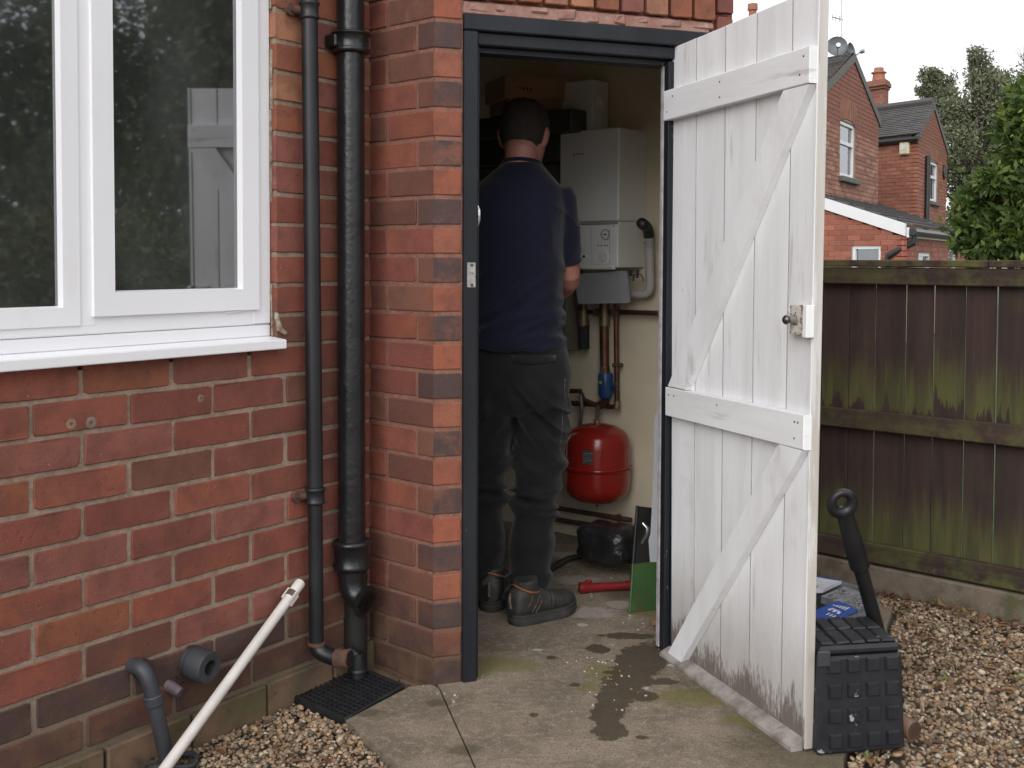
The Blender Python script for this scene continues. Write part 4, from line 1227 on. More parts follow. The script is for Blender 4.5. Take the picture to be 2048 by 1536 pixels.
# concrete, with wet stains, moss and spilt white dust as shapes of their own
def concrete_mat():
    t = NT('concrete'); p = t.p
    v = t.coords(rand=False)
    n1, n2, n3 = t.noise(v, 5, 5, .6), t.noise(v, 45, 6, .75), t.noise(v, 190, 4, .7)
    c = t.mix(t.step(n1, .38, .64), (.29, .232, .172), (.19, .152, .112))
    c = t.mix(t.math('MULTIPLY', t.step(n2, .47, .64), .70), c, (.37, .31, .24))
    c = t.mix(t.math('MULTIPLY', t.step(n3, .52, .63), .75), c, (.080, .062, .043))
    c = t.mix(t.math('MULTIPLY', t.step(t.noise(t.vmath('ADD', v, (2, 9, 0)), 22, 6, .75), .52, .66), .45), c, (.115, .090, .062))
    c = t.mix(t.math('MULTIPLY', t.step(t.noise(v, 120, 4, .75), .60, .72), .7), c, (.46, .40, .33))
    def blob(lst, seed, wob, fine):
        wob = wob * 1.0
        acc = None
        w = t.noise(t.vmath('ADD', v, (seed, seed * .7, 0)), fine, 6, .7)
        for (x, y, rx, ry) in lst:
            d = t.vmath('SUBTRACT', v, (x, y, 0)); d = t.vmath('MULTIPLY', d, (1 / rx, 1 / ry, 0)); L = t.vmath('LENGTH', d)
            acc = L if acc is None else t.math('MINIMUM', acc, L)
        return t.math('ADD', acc, t.math('MULTIPLY', t.math('SUBTRACT', w, .5), wob))
    def B(x, y, rx, ry):
        q = ground(x, y); k = q[1] / F_PX
        return (q[0], q[1], rx * k, ry * k * q[1] / CAM_H)
    damp = blob([B(1640, 1500, 190, 70), B(1560, 1440, 120, 50), B(1480, 1380, 120, 30), B(1250, 1190, 45, 14), B(930, 1500, 40, 14), B(870, 1405, 35, 9), B(720, 1425, 60, 10)], 3, 1.3, 9)
    c = t.mix(t.math('MULTIPLY', t.math('SUBTRACT', 1.0, t.step(damp, .5, 1.2)), .62), c, (.075, .062, .030))
    moss = blob([B(1205, 1345, 42, 26), B(1185, 1375, 34, 14), B(1010, 1330, 90, 22), B(1400, 1395, 150, 22), B(1300, 1225, 60, 10), B(1540, 1440, 120, 22), B(960, 1345, 40, 14)], 7, 1.7, 14)
    mo = t.math('MULTIPLY', t.math('SUBTRACT', 1.0, t.step(moss, .55, 1.05)), .68)
    c = t.mix(mo, c, (.165, .150, .045))
    dust = blob([B(1180, 1225, 70, 14), B(1150, 1160, 60, 12), B(1130, 1110, 40, 10), B(1240, 1210, 40, 9)], 13, 1.6, 22)
    c = t.mix(t.math('MULTIPLY', t.math('SUBTRACT', 1.0, t.step(dust, .55, 1.0)), .45), c, (.52, .47, .43))
    dry = blob([B(1075, 1300, 13, 3), B(1165, 1250, 14, 4), B(1345, 1328, 18, 8), B(1290, 1375, 10, 5), B(1300, 1288, 15, 6)], 17, .9, 70)
    c = t.mix(t.math('MULTIPLY', t.math('SUBTRACT', 1.0, t.step(dry, .75, .85)), .8), c, (.50, .47, .45))
    way = [(1318, 1300, 40, 20), (1292, 1312, 56, 26), (1268, 1338, 54, 30), (1246, 1370, 46, 30), (1226, 1402, 36, 28), (1210, 1432, 28, 26), (1222, 1462, 38, 22)]
    fill = [tuple((np.array(p) * (1 - k) + np.array(q_) * k)) for p, q_ in zip(way[:-1], way[1:]) for k in (0, .5)] + [way[-1]]
    wet = blob([B(*p) for p in fill] + [B(1195, 1298, 26, 10), B(1290, 1394, 28, 13), B(1330, 1364, 30, 8), B(1103, 1315, 10, 4), B(1150, 1370, 12, 5), B(1068, 1430, 9, 4.5), B(1285, 1475, 14, 5), B(1255, 1272, 60, 7)], 23, 1.9, 24)
    wf = t.math('SUBTRACT', 1.0, t.step(wet, .86, .98))
    c = t.mix(t.math('MULTIPLY', wf, .84), c, (.056, .042, .025))
    crumbs = t.step(t.noise(t.vmath('ADD', v, (3, 8, 0)), 75, 2, .4), .73, .76)
    c = t.mix(t.math('MULTIPLY', crumbs, .7), c, (.07, .05, .035))
    t.put(p.inputs['Base Color'], c)
    t.put(p.inputs['Roughness'], t.math('SUBTRACT', .92, t.math('MULTIPLY', wf, .22)))
    p.inputs['Specular IOR Level'].default_value = .3
    t.bump(t.math('ADD', t.math('MULTIPLY', n2, .8), t.math('MULTIPLY', n3, .9)), .9, .005)
    return t.m
M['concrete'] = concrete_mat()
path = bpy.data.objects.new('path', None); path.empty_display_size = .05
link(path, None, (0, 0, 0)); path['kind'] = 'structure'
BD1 = [ground(690, 1536)[:2]]
slabA = [(-.395, 2.600), (-.262, 2.806), (-.2030, 2.825), (-.186, 2.795), (-.180, 2.772), (-.0785, 2.356), (.02, 1.95), (-.02, 1.95), (-.24, 2.352)]
q = MB(); q.prism(slabA, -.07, 0); q.build('slab', M['concrete'], path)
slabB = [(-.176, 2.775), (-.182, 2.800), (-.195, 2.835)] + [tuple(RW.pt(-1.35, -.12, 0)[:2]), tuple(BW.pt(-1.9, -.02, 0)[:2]), tuple(BW.pt(.52, -.02, 0)[:2])] + \
        [tuple(DW.pt(.9, -.03, 0)[:2]), tuple(DW.pt(.9, .01, 0)[:2]), (1.02, 3.60), (1.22, 3.47), (1.10, 3.20), (.86, 2.66), (.74, 2.40), (.62, 1.95), (.024, 1.95), (-.0745, 2.357)]
q = MB(); q.prism(slabB, -.07, .0005); q.build('slab', M['concrete'], path)
# crack-like litter of grit, crumbs and a dead leaf by the doorway
M['crumb'] = mat('plaster_crumb', (.50, .46, .42), (.22, .16, .11), 20, .9)
q = MB()
for (x, y, n, sx, sy) in ((1290, 1240, 26, 70, 20), (1200, 1330, 30, 110, 40), (1150, 1180, 40, 70, 40), (1330, 1300, 14, 30, 14), (980, 1355, 8, 30, 10), (1230, 1400, 20, 90, 60), (900, 1395, 10, 60, 20)):
    for k in range(n):
        c = ground(x + random.gauss(0, sx * .5), y + random.gauss(0, sy * .5), .001)
        r = random.choice([.0012, .0016, .002, .003])
        q.box(c[0] - r, c[0] + r, c[1] - r, c[1] + r, 0, r * 1.1, r * .3, jit=r * .4)
tag(q.build('plaster_crumbs', M['crumb']), kind='stuff')
M['leaf_dead'] = mat('dead_leaf', (.15, .065, .030), (.22, .12, .05), 40, .8)
def leaf_fan(q, c, r, rot, m=0):
    n = 7; pts = []
    for k in range(n):
        an = rot + (k - 3) * .5; rr = r * (1.0 - .22 * abs(k - 3) / 3) * random.uniform(.7, 1.05)
        pts.append(c + np.array([rr * math.cos(an), rr * math.sin(an), random.uniform(.001, r * .45)]))
    q.add([c + np.array([0, 0, .002])] + pts, [(0, i, i + 1) for i in range(1, n)], m)
q = MB(); leaf_fan(q, ground(1305, 1252, .004), .030, .6); leaf_fan(q, ground(1317, 1246, .006), .022, 2.2)
tag(q.build('dead_leaf', M['leaf_dead'], None, origin=ground(1308, 1250)), 'curled brown dead leaf on the concrete inside the doorway', 'leaf')

# ------------------------------------------------------------------ drain grate
M['grate'] = mat('black_grate_plastic', (.010, .011, .013), (.018, .018, .020), 30, .45, spots=[((.14, .12, .10), 60, .68, .74, .5, (1, 1, 1))])
M['pit'] = mat('drain_pit', (.012, .011, .010), rough=.9)
go_ = np.array([-.397, 2.603]); gu = RD * .262; gv = np.array([.125, .196]); LU, LV = np.linalg.norm(gu), np.linalg.norm(gv)
gu /= LU; gv /= LV
gfn = lambda a, b, z: (go_[0] + gu[0] * a + gv[0] * b, go_[1] + gu[1] * a + gv[1] * b, z + .008 * (b / LV) - .008)
grate = thing('drain_grate', 'black plastic slotted drain grate at the foot of the pipes', 'drain grate', (go_[0], go_[1], 0))
q = MB()
for (a0_, a1_, b0_, b1_) in ((0, LU, 0, .012), (0, LU, LV - .012, LV), (0, .012, .0122, LV - .0122), (LU - .012, LU, .0122, LV - .0122)):
    q.box(a0_, a1_, b0_, b1_, -.016, .010, .0025, gfn)
q.build('rim', M['grate'], grate)
nb = 12
for k in range(nb):
    b_ = .016 + (LV - .030) * (k + .5) / nb
    q = MB(); q.box(.0125, LU - .0125, b_ - .0042, b_ + .0042, -.012, .0085, .0012, gfn); q.build('bar', M['grate'], grate)
for k in range(13):
    a_ = .018 + (LU - .036) * (k + .5) / 13
    q = MB(); q.box(a_ - .0028, a_ + .0028, .0125, LV - .0125, -.013, .0072, .0008, gfn); q.build('cross_bar', M['grate'], grate)
q = MB(); q.box(.004, LU - .004, .004, LV - .004, -.052, -.040, 0, gfn); q.build('pit', M['pit'], grate)

# ------------------------------------------------------------------ gravel and fallen leaves
def stone_shapes(n):
    bmx = bmesh.new(); bmesh.ops.create_icosphere(bmx, subdivisions=2, radius=1); V0 = np.array([v.co[:] for v in bmx.verts]); F0 = np.array([[v.index for v in f.verts] for f in bmx.faces]); bmx.free()
    bmx = bmesh.new(); bmesh.ops.create_icosphere(bmx, subdivisions=1, radius=1); V1 = np.array([v.co[:] for v in bmx.verts]); F1 = np.array([[v.index for v in f.verts] for f in bmx.faces]); bmx.free()
    S = []
    for i in range(n):
        V = V1.copy()
        for k in range(9):
            d = rng.normal(size=3); d /= np.linalg.norm(d); lim = rng.uniform(.45, .8)
            h = V @ d; V -= np.outer(np.maximum(h - lim, 0), d)
        V *= rng.uniform(.75, 1.25, 3) * np.array([1, 1, .72])
        S.append(V)
    return S, F1
SH, SF = stone_shapes(14)
ST_COL = np.array([lin(*c) for c in ((176, 150, 122), (150, 122, 96), (196, 174, 148), (128, 104, 86), (160, 142, 124), (120, 108, 98), (184, 152, 116), (142, 104, 78), (206, 192, 172), (104, 88, 74), (158, 120, 88))]) * .98
ST_COL = ST_COL * .62 + ST_COL.mean(0) * np.array([.355, .385, .365])
def gravel(name, pts, smin, smax, zbase, mat_):
    n = len(pts); nv = len(SH[0])
    V = np.zeros((n * nv, 3)); Fc = np.zeros((n * len(SF), 3), np.int64); C = np.zeros((n * nv, 3))
    for i, (x, y, lay) in enumerate(pts):
        s = rng.uniform(smin, smax) * (1.0 if rng.random() < .85 else 1.45)
        a = rng.uniform(0, 2 * math.pi); tl = rng.normal(0, .35); tm = rng.normal(0, .35)
        ca, sa = math.cos(a), math.sin(a)
        Rz = np.array([[ca, -sa, 0], [sa, ca, 0], [0, 0, 1]])
        Rx = np.array([[1, 0, 0], [0, math.cos(tl), -math.sin(tl)], [0, math.sin(tl), math.cos(tl)]])
        Ry = np.array([[math.cos(tm), 0, math.sin(tm)], [0, 1, 0], [-math.sin(tm), 0, math.cos(tm)]])
        W = SH[rng.integers(len(SH))] @ (Rz @ Rx @ Ry).T * s
        V[i * nv:(i + 1) * nv] = W + np.array([x, y, zbase(x, y) + lay + rng.uniform(-.003, .003)])
        Fc[i * len(SF):(i + 1) * len(SF)] = SF + i * nv
        C[i * nv:(i + 1) * nv] = ST_COL[rng.integers(len(ST_COL))] * rng.uniform(.62, 1.12)
    return tag(fast_mesh(name, V, Fc, mat_, None, False, C), kind='stuff')
def stone_mat():
    t = NT('gravel_stone'); at = t.new('ShaderNodeVertexColor'); at.layer_name = 'tint'
    v = t.coords(rand=False); n = t.noise(v, 260, 4, .7)
    c = t.mix(t.math('MULTIPLY', t.step(n, .45, .7), .4), at.outputs[0], (.075, .055, .04))
    t.put(t.p.inputs['Base Color'], c); t.p.inputs['Roughness'].default_value = .8; t.p.inputs['Specular IOR Level'].default_value = .3
    t.bump(n, .4, .001)
    return t.m
M['stone'] = stone_mat()
def inside(poly, x, y):
    r = False; j = len(poly) - 1
    for i in range(len(poly)):
        if (poly[i][1] > y) != (poly[j][1] > y) and x < (poly[j][0] - poly[i][0]) * (y - poly[i][1]) / (poly[j][1] - poly[i][1]) + poly[i][0]: r = not r
        j = i
    return r
def scatter(poly, n, layers):
    xs = [p[0] for p in poly]; ys = [p[1] for p in poly]; out = []
    while len(out) < n:
        x, y = random.uniform(min(xs), max(xs)), random.uniform(min(ys), max(ys))
        if inside(poly, x, y): out.append((x, y, random.choice(layers)))
    return out
WLn = lambda t, o: tuple(LW.pt(t, o, 0)[:2])
gl_poly = [WLn(-.35, .016), WLn(.70, .016), tuple(gfn(LU, 0, 0)[:2]), (-.400, 2.598), (-.385, 2.592), (-.245, 2.345), (-.03, 1.95), (-1.0, 1.7)]
gz_left = lambda x, y: -.020
gravel('gravel', scatter(gl_poly, 8500, (-.004, .002, .004)), .0045, .0090, gz_left, M['stone'])
FB = lambda t, o: tuple(FE.pt(t, o, 0)[:2])
gr_poly = [(.63, 1.95), (.752, 2.40), (.87, 2.65), (1.11, 3.19), (1.235, 3.47), (1.03, 3.615), FB(-.42, .05), FB(.60, .05), FB(1.2, .05), (1.9, 1.95)]
gz_right = lambda x, y: -.016
gravel('gravel', scatter(gr_poly, 14500, (-.005, .0, .004)), .0052, .0108, gz_right, M['stone'])
def leaves(name, pts, smin, smax):
    q = MB()
    for (x, y, z) in pts:
        c = np.array([x, y, z]); L = random.uniform(smin, smax); W = L * random.uniform(.4, .65); a = random.uniform(0, 6.28)
        d = np.array([math.cos(a), math.sin(a), 0]); s_ = np.array([-math.sin(a), math.cos(a), 0]); u = np.array([0, 0, 1.0]); k1, k2 = random.uniform(-.3, .6) * L, random.uniform(.0, .5) * W
        P = [c - d * L * .5, c - d * .15 * L + s_ * W * .5 + u * k2, c + d * .25 * L + s_ * W * .42 + u * k2, c + d * L * .5 + u * k1, c + d * .25 * L - s_ * W * .42 + u * k2, c - d * .15 * L - s_ * W * .5 + u * k2]
        q.add(P, [(0, 1, 2, 3), (0, 3, 4, 5)])
    return tag(q.build(name, M['leaf_litter']), kind='stuff')
def litter_mat():
    t = NT('leaf_litter'); g_ = t.new('ShaderNodeNewGeometry'); r = t.new('ShaderNodeValToRGB')
    r.color_ramp.elements[0].color = (.05, .028, .016, 1); r.color_ramp.elements[1].color = (.24, .13, .055, 1)
    e = r.color_ramp.elements.new(.5); e.color = (.14, .062, .030, 1)
    t.l.new(g_.outputs['Random Per Island'], r.inputs[0]); t.put(t.p.inputs['Base Color'], r.outputs[0]); t.p.inputs['Roughness'].default_value = .75
    return t.m
M['leaf_litter'] = litter_mat()
lp = [(x, y, -.006 + random.uniform(0, .008)) for x, y, _ in scatter(gr_poly, 520, (0,))] + [(x, y, -.014 + random.uniform(0, .008)) for x, y, _ in scatter(gl_poly, 120, (0,))]
for k in range(120):
    x, y = FB(random.uniform(-.35, .7), .06 + abs(random.gauss(0, .05))); lp.append((x, y, -.004 + random.uniform(0, .010)))
for k in range(40):
    x, y = WLn(random.uniform(-.1, .35), .03 + abs(random.gauss(0, .03))); lp.append((x, y, -.012 + random.uniform(0, .012)))
leaves('fallen_leaves', lp, .012, .034)
M['weed'] = mat('weed_green', (.11, .16, .03), (.07, .12, .025), 30, .6)
for (x, y, lb_) in ((1885, 1362, 'tiny green weed sprouting from the gravel near the brown pipe'), (2035, 1360, 'tiny green weed sprouting from the gravel at the right edge'), (1735, 1520, 'tiny green weed at the foot of the black toolbox')):
    c = ground(x, y, -.008); q = MB()
    for k in range(9):
        a = random.uniform(0, 6.28); L = random.uniform(.012, .03); d = np.array([math.cos(a), math.sin(a), random.uniform(.3, 1.1)]); s_ = np.array([-math.sin(a), math.cos(a), 0]) * .003
        q.add([c, c + d * L * .6 + s_, c + d * L, c + d * L * .6 - s_], [(0, 1, 2, 3)])
    tag(q.build('weed', M['weed'], None, origin=c), lb_, 'weed', 'weeds in the gravel')
# ------------------------------------------------------------------ the white ledged and braced door, standing open
HP = CORNER + DW.x * .690
# local frame of the door: t from the hinge to the free edge, off towards the camera's left (the ledged face)
class DoorFrame(Frame):
    def pt(s, t, off, z):                                # the old door has dropped: its edges lean a little
        l, r = .009 - .0168 * z, .6385 + .0112 * z
        return Frame.pt(s, l + t / .6395 * (r - l), off, z)
DO_ = DoorFrame(HP, math.atan2(DW.n[1], DW.n[0]))
def door_mat(name, st, mould=True, dark=0.0):
    t = NT(name); v = t.coords(st)
    v0 = t.coords((1, 1, 1))
    n = t.noise(v, 9, 6, .65)
    c = t.mix(t.step(n, .36, .66), (.80, .805, .82), (.70, .70, .705))
    patch = t.step(t.noise(t.vmath('ADD', v0, (8, 3, 1)), 3.2, 4, .6), .42, .62)
    c = t.mix(t.math('MULTIPLY', t.math('MULTIPLY', t.step(t.noise(v, 30, 6, .7), .54, .70), patch), .60), c, (.36, .33, .29))
    c = t.mix(t.math('MULTIPLY', t.step(t.noise(t.vmath('ADD', v0, (4, 2, 7)), 5, 6, .7), .56, .74), .30), c, (.50, .475, .44))
    chips = t.step(t.noise(t.vmath('ADD', v0, (1, 5, 2)), 30, 5, .6), .735, .755)
    c = t.mix(t.math('MULTIPLY', chips, .9), c, (.14, .10, .075))
    z = t.zpos()
    if mould:
        tc = t.new('ShaderNodeTexCoord')
        streak = t.math('ADD', t.math('MULTIPLY', t.noise(t.vmath('MULTIPLY', tc.outputs['Object'], (1, 1, .22)), 120, 6, .75), .55), t.math('MULTIPLY', t.noise(t.vmath('MULTIPLY', tc.outputs['Object'], (1, 1, .3)), 11, 3, .5), .45))
        h = t.math('SUBTRACT', z['Z'], t.math('MULTIPLY', t.math('SUBTRACT', streak, .42), .42))
        f = t.math('SUBTRACT', 1.0, t.step(h, .008, .070))
        c = t.mix(t.math('MULTIPLY', f, .95), c, (.040, .033, .029))
        h2 = t.math('SUBTRACT', z['Z'], t.math('MULTIPLY', streak, .22))
        c = t.mix(t.math('MULTIPLY', t.math('SUBTRACT', 1.0, t.step(h2, -.02, .24)), .50), c, (.26, .22, .18))
    t.put(t.p.inputs['Base Color'], c); t.p.inputs['Roughness'].default_value = .62
    t.p.inputs['Specular IOR Level'].default_value = .35
    t.bump(t.math('ADD', t.noise(v, 40, 5, .7), t.math('MULTIPLY', chips, -1.5)), .35, .002)
    return t.m
M['door_board'] = door_mat('door_board_paint', (1, 1, .10))
M['door_ledge'] = door_mat('door_ledge_paint', (.12, .12, 1), False)
M['door_edge'] = mat('door_edge_bare', (.60, .59, .56), (.40, .36, .31), 8, .75, stretch=(1, 1, .06), bump=.5, bscale=90, spots=[((.13, .095, .07), 20, .60, .72, .7, (1, 1, .1)), ((.64, .63, .62), 14, .52, .60, .7, (1, 1, .12))])
M['door_bar'] = mat('weather_bar_grey', (.35, .32, .295), (.19, .16, .14), 16, .75, bump=.5, bscale=80, spots=[((.10, .075, .06), 22, .58, .72, .75, (1, 1, 1)), ((.16, .13, .06), 14, .66, .76, .6, (1, 1, 1))])
M['door_joint'] = mat('grimy_joint', (.16, .14, .12), (.09, .075, .06), 30, .9)
door = thing('plank_door', 'white painted plank door with ledges and diagonal braces standing open', 'door', (*DO_.pt(.33, -.01, 0)[:2], 0))
DT = .016                                              # thickness of the boards
ZB_, DWID = -.004, .640
zt0, zt1 = 1.694, 1.7085
edges = [.0, .130, .2685, .407, .547, .6395]
def top(t): return zt0 + (zt1 - zt0) * t / .66
for i, (a, b) in enumerate(zip(edges[:-1], edges[1:])):
    g0 = .0013 if i else 0
    q = MB()
    da = random.uniform(-.0008, .0008)
    poly = [(a + g0, ZB_ + .012), (b - .0010, ZB_ + .012), (b - .0010, top(b)), (a + g0, top(a))]
    c = .0009
    # board with chamfered long edges on the near face
    zb0, z_a, z_b = ZB_ + .012 + random.uniform(0, .003), top(a), top(b)
    A, Bq = a + g0, b - .0013
    vs = [DO_.pt(A, -DT, zb0), DO_.pt(Bq, -DT, zb0), DO_.pt(Bq, -DT, z_b), DO_.pt(A, -DT, z_a),
          DO_.pt(A, -c + da, zb0), DO_.pt(Bq, -c + da, zb0), DO_.pt(Bq, -c + da, z_b), DO_.pt(A, -c + da, z_a),
          DO_.pt(A + c, da, zb0 + c), DO_.pt(Bq - c, da, zb0 + c), DO_.pt(Bq - c, da, z_b - c), DO_.pt(A + c, da, z_a - c)]
    q.convex(vs, [(0, 1, 2, 3), (0, 1, 5, 4), (1, 2, 6, 5), (2, 3, 7, 6), (3, 0, 4, 7), (4, 5, 9, 8), (5, 6, 10, 9), (6, 7, 11, 10), (7, 4, 8, 11), (8, 9, 10, 11)])
    q.m[6] = q.m[8] = 1                                  # grime sits in the long joints
    o = q.build('board', [M['door_board'], M['door_joint']], door)
for e_ in edges[1:-1]:
    q = MB(); q.fbox(DO_, e_ - .005, e_ + .005, -DT + .003, -.0045, ZB_ + .014, top(e_) - .003); q.build('tongue', M['door_joint'], door)
q = MB(); q.fbox(DO_, .6400, .6472, -DT - .001, .0045, ZB_ + .010, 1.709, .0018); q.build('edge_strip', M['door_board'], door)
q = MB(); q.fbox(DO_, .6475, .6510, -DT - .003, .0040, ZB_ + .010, 1.709, .002); q.build('edge_strip', M['door_edge'], door)
LT = .0235
for (z0, z1, z2, z3, t0, t1) in ((1.4925, 1.5745, 1.4965, 1.5775, -.008, .644), (.6765, .7555, .6870, .7660, .004, .650)):
    q = MB()
    vs = []
    for o_, cc in ((0.0005, 0), (LT - .002, 0), (LT, .002)):
        vs += [DO_.pt(t0 + cc, o_, z0 + cc), DO_.pt(t1 - cc, o_, z2 + cc), DO_.pt(t1 - cc, o_, z3 - cc), DO_.pt(t0 + cc, o_, z1 - cc)]
    q.convex(vs, [(0, 1, 2, 3)] + [(k * 4 + i, k * 4 + (i + 1) % 4, k * 4 + 4 + (i + 1) % 4, k * 4 + 4 + i) for k in (0, 1) for i in range(4)] + [(8, 9, 10, 11)])
    ld_ = q.build('ledge', M['door_ledge'], door)
    q = MB()
    for t_ in (t0 + .02, t0 + .05, t1 - .035, t1 - .022, .28):
        for zf in (.28, .75):
            if random.random() < .75:
                zz = z0 + (z1 - z0) * zf + (z2 - z0) * (t_ / .65); q.lathe(DO_.pt(t_, LT - .0002, zz), (*DO_.n, 0), [(0, .0028), (.0010, .0024)], 8)
    build_each(q, 'nail_head', M['rust'], ld_)
    q = MB(); q.fbox(DO_, t1 + .0005, .6400, .0015, .0030, z2 + .002, z3 - .002, .0004); 
def brace(b0, b1, t_0, t_1, seed):
    """parallelogram b = bottom left/right, t = top left/right, each (t, z)"""
    q = MB(); vs = []
    P = [b0, b1, t_1, t_0]; c = np.mean(P, 0)
    for o_, k in ((0.0005, 1), (LT - .003, 1), (LT - .001, .985)):
        vs += [DO_.pt(c[0] + (p[0] - c[0]) * (1 if k == 1 else .992), o_, c[1] + (p[1] - c[1]) * (1 if k == 1 else .997)) for p in P]
    q.convex(vs, [(0, 1, 2, 3)] + [(k * 4 + i, k * 4 + (i + 1) % 4, k * 4 + 4 + (i + 1) % 4, k * 4 + 4 + i) for k in (0, 1) for i in range(4)] + [(8, 9, 10, 11)])
    return q.build('brace', M['door_brace'], door)
M['door_brace'] = door_mat('door_brace_paint', (.6, .6, .14), False)
brace((.016, .7590), (.112, .7590), (.548, 1.4945), (.640, 1.4945), 1)
brace((.018, .0160), (.096, .0160), (.553, .6850), (.643, .6850), 2)
# weather bar along the foot: sloped moulding
q = MB()
for t0, t1 in ((-.010, .640),):
    prof = [(.0005, -.002), (.0005, .020), (.010, .017), (.030, .008), (.033, .002), (.032, -.016), (.020, -.020), (.004, -.018)]
    vs = [DO_.pt(t0, o_, z + .004) for o_, z in prof] + [DO_.pt(t1, o_, z + .009) for o_, z in prof]
    n = len(prof)
    q.add(vs, [tuple(range(n)), tuple(reversed(range(n, 2 * n)))] + [(i, (i + 1) % n, n + (i + 1) % n, n + i)[::-1] for i in range(n)])
wb = q.build('weather_bar', M['door_bar'], door)
# rim lock with a knob
lkz0, lkz1 = .9405, 1.0085
q = MB(); q.fbox(DO_, .583, .640, .0005, .020, lkz0, lkz1, .0012)
M['lock_paint'] = mat('chipped_lock_paint', (.60, .58, .52), (.52, .49, .42), 25, .45, spots=[((.16, .075, .028), 34, .53, .63, .9, (1, 1, 1)), ((.07, .04, .025), 60, .63, .70, .8, (1, 1, 1))])
lock = q.build('lock', M['lock_paint'], door, label='chipped white rim lock with rust and a steel knob')
q = MB(); q.fbox(DO_, .6405, .6545, .0045, .026, lkz0 - .003, lkz1 + .001, .001); q.build('lock_keep', M['door_board'], lock)
q = MB(); kc = (.604, .975)
q.lathe(DO_.pt(kc[0], .019, kc[1]), (*DO_.n, 0), [(0, .0125), (.002, .0125), (.003, .0105), (.003, .0085), (.013, .008), (.014, .006), (.016, .006)], 20); q.build('rose', M['steel'], lock, smooth=35)
q = MB(); q.lathe(DO_.pt(kc[0], .033, kc[1]), (*DO_.n, 0), [(0, .005), (.003, .006), (.006, .0095), (.010, .0112), (.014, .0095), (.017, .006), (.0185, 0)], 20)
M['knob'] = mat('tarnished_knob', (.17, .16, .15), (.09, .08, .075), 30, .25, metal=.9); q.build('knob', M['knob'], lock, smooth=50)
q = MB()
for (t_, z_) in ((.588, 1.003), (.632, 1.002), (.588, .946), (.628, .944), (.606, .9445), (.606, .990)):
    q.lathe(DO_.pt(t_, .0198, z_), (*DO_.n, 0), [(0, .0024), (.0009, .002)], 8)
build_each(q, 'screw', M['rust'], lock)

# ------------------------------------------------------------------ timber fence on a concrete gravel board
def fence_mat(name, vertical, algae=.75):
    t = NT(name); st = (1, 1, .07) if vertical else (.10, .10, 1)
    v = t.coords(st); v0 = t.coords()
    n = t.noise(v, 14, 6, .65)
    c = t.mix(t.step(n, .36, .66), (.060, .038, .032), (.038, .026, .023))
    c = t.mix(t.math('MULTIPLY', t.step(t.noise(v, 40, 5, .7), .58, .72), .5), c, (.088, .062, .048))
    c = t.mix(t.math('MULTIPLY', t.step(t.noise(v0, 16, 4, .6), .66, .74), .45), c, (.020, .015, .013))
    oi = t.new('ShaderNodeObjectInfo'); geo = t.new('ShaderNodeNewGeometry'); sx = t.new('ShaderNodeSeparateXYZ'); t.l.new(geo.outputs['Position'], sx.inputs[0])
    if vertical: c = t.mix(t.math('MULTIPLY', oi.outputs['Random'], .45), c, (.030, .022, .020))
    z = t.math('ADD', sx.outputs['Z'], t.math('MULTIPLY', t.math('SUBTRACT', oi.outputs['Random'], .5), .10)) if vertical else sx.outputs['Z']
    if vertical:
        wob = t.math('MULTIPLY', t.math('SUBTRACT', t.noise(v, 30, 6, .7), .5), .34)
        zz = t.math('ADD', z, wob)
        lowb = t.math('SUBTRACT', 1.0, t.step(zz, .14, .34))
        midb = t.math('MULTIPLY', t.step(zz, .585, .60), t.math('SUBTRACT', 1.0, t.step(zz, .62, .80)))
        f = t.math('MAXIMUM', lowb, midb)
        f = t.math('MAXIMUM', f, t.math('MULTIPLY', t.step(t.noise(v0, 4, 4, .6), .54, .74), .25))
    else:
        wob = t.noise(v0, 12, 6, .7)
        f = t.step(wob, .38, .62)
    c = t.mix(t.math('MULTIPLY', f, algae), c, t.mix(t.step(t.noise(v, 22, 4, .6), .4, .6), (.105, .110, .036), (.070, .070, .028)))
    t.put(t.p.inputs['Base Color'], c); t.p.inputs['Roughness'].default_value = .85; t.p.inputs['Specular IOR Level'].default_value = .2
    t.bump(t.noise(v, 60, 5, .7), .5, .003)
    return t.m
M['fence_board'] = fence_mat('fence_board', True)
M['fence_rail'] = fence_mat('fence_rail', False, .55)
M['fence_rail_green'] = fence_mat('fence_rail_green', False, .85)
M['fence_concrete'] = mat('concrete_gravel_board', (.17, .135, .10), (.105, .085, .062), 14, .95, bump=.7, bscale=70, spots=[((.075, .080, .025), 7, .54, .70, .7, (1, 1, 1)), ((.27, .22, .17), 90, .60, .68, .6, (1, 1, 1))])
fence = thing('garden_fence', 'dark stained board fence with green algae on a concrete base board', 'fence', FE.pt(.2, 0, 0))
fence_edges = [-.195, -.102, .0039, .0976, .1991, .2969]
e = [x for x in fence_edges]
while e[0] > -.95: e.insert(0, e[0] - .0985 + random.uniform(-.003, .003))
while e[-1] < 5.2: e.append(e[-1] + .0985 + random.uniform(-.004, .004))
gaps = {-.195: (.0012, .0012), -.102: (.0018, .0030), .0039: (.0028, .0016), .0976: (.0034, .0010), .1991: (.0022, .0030), .2969: (.0036, .0032)}
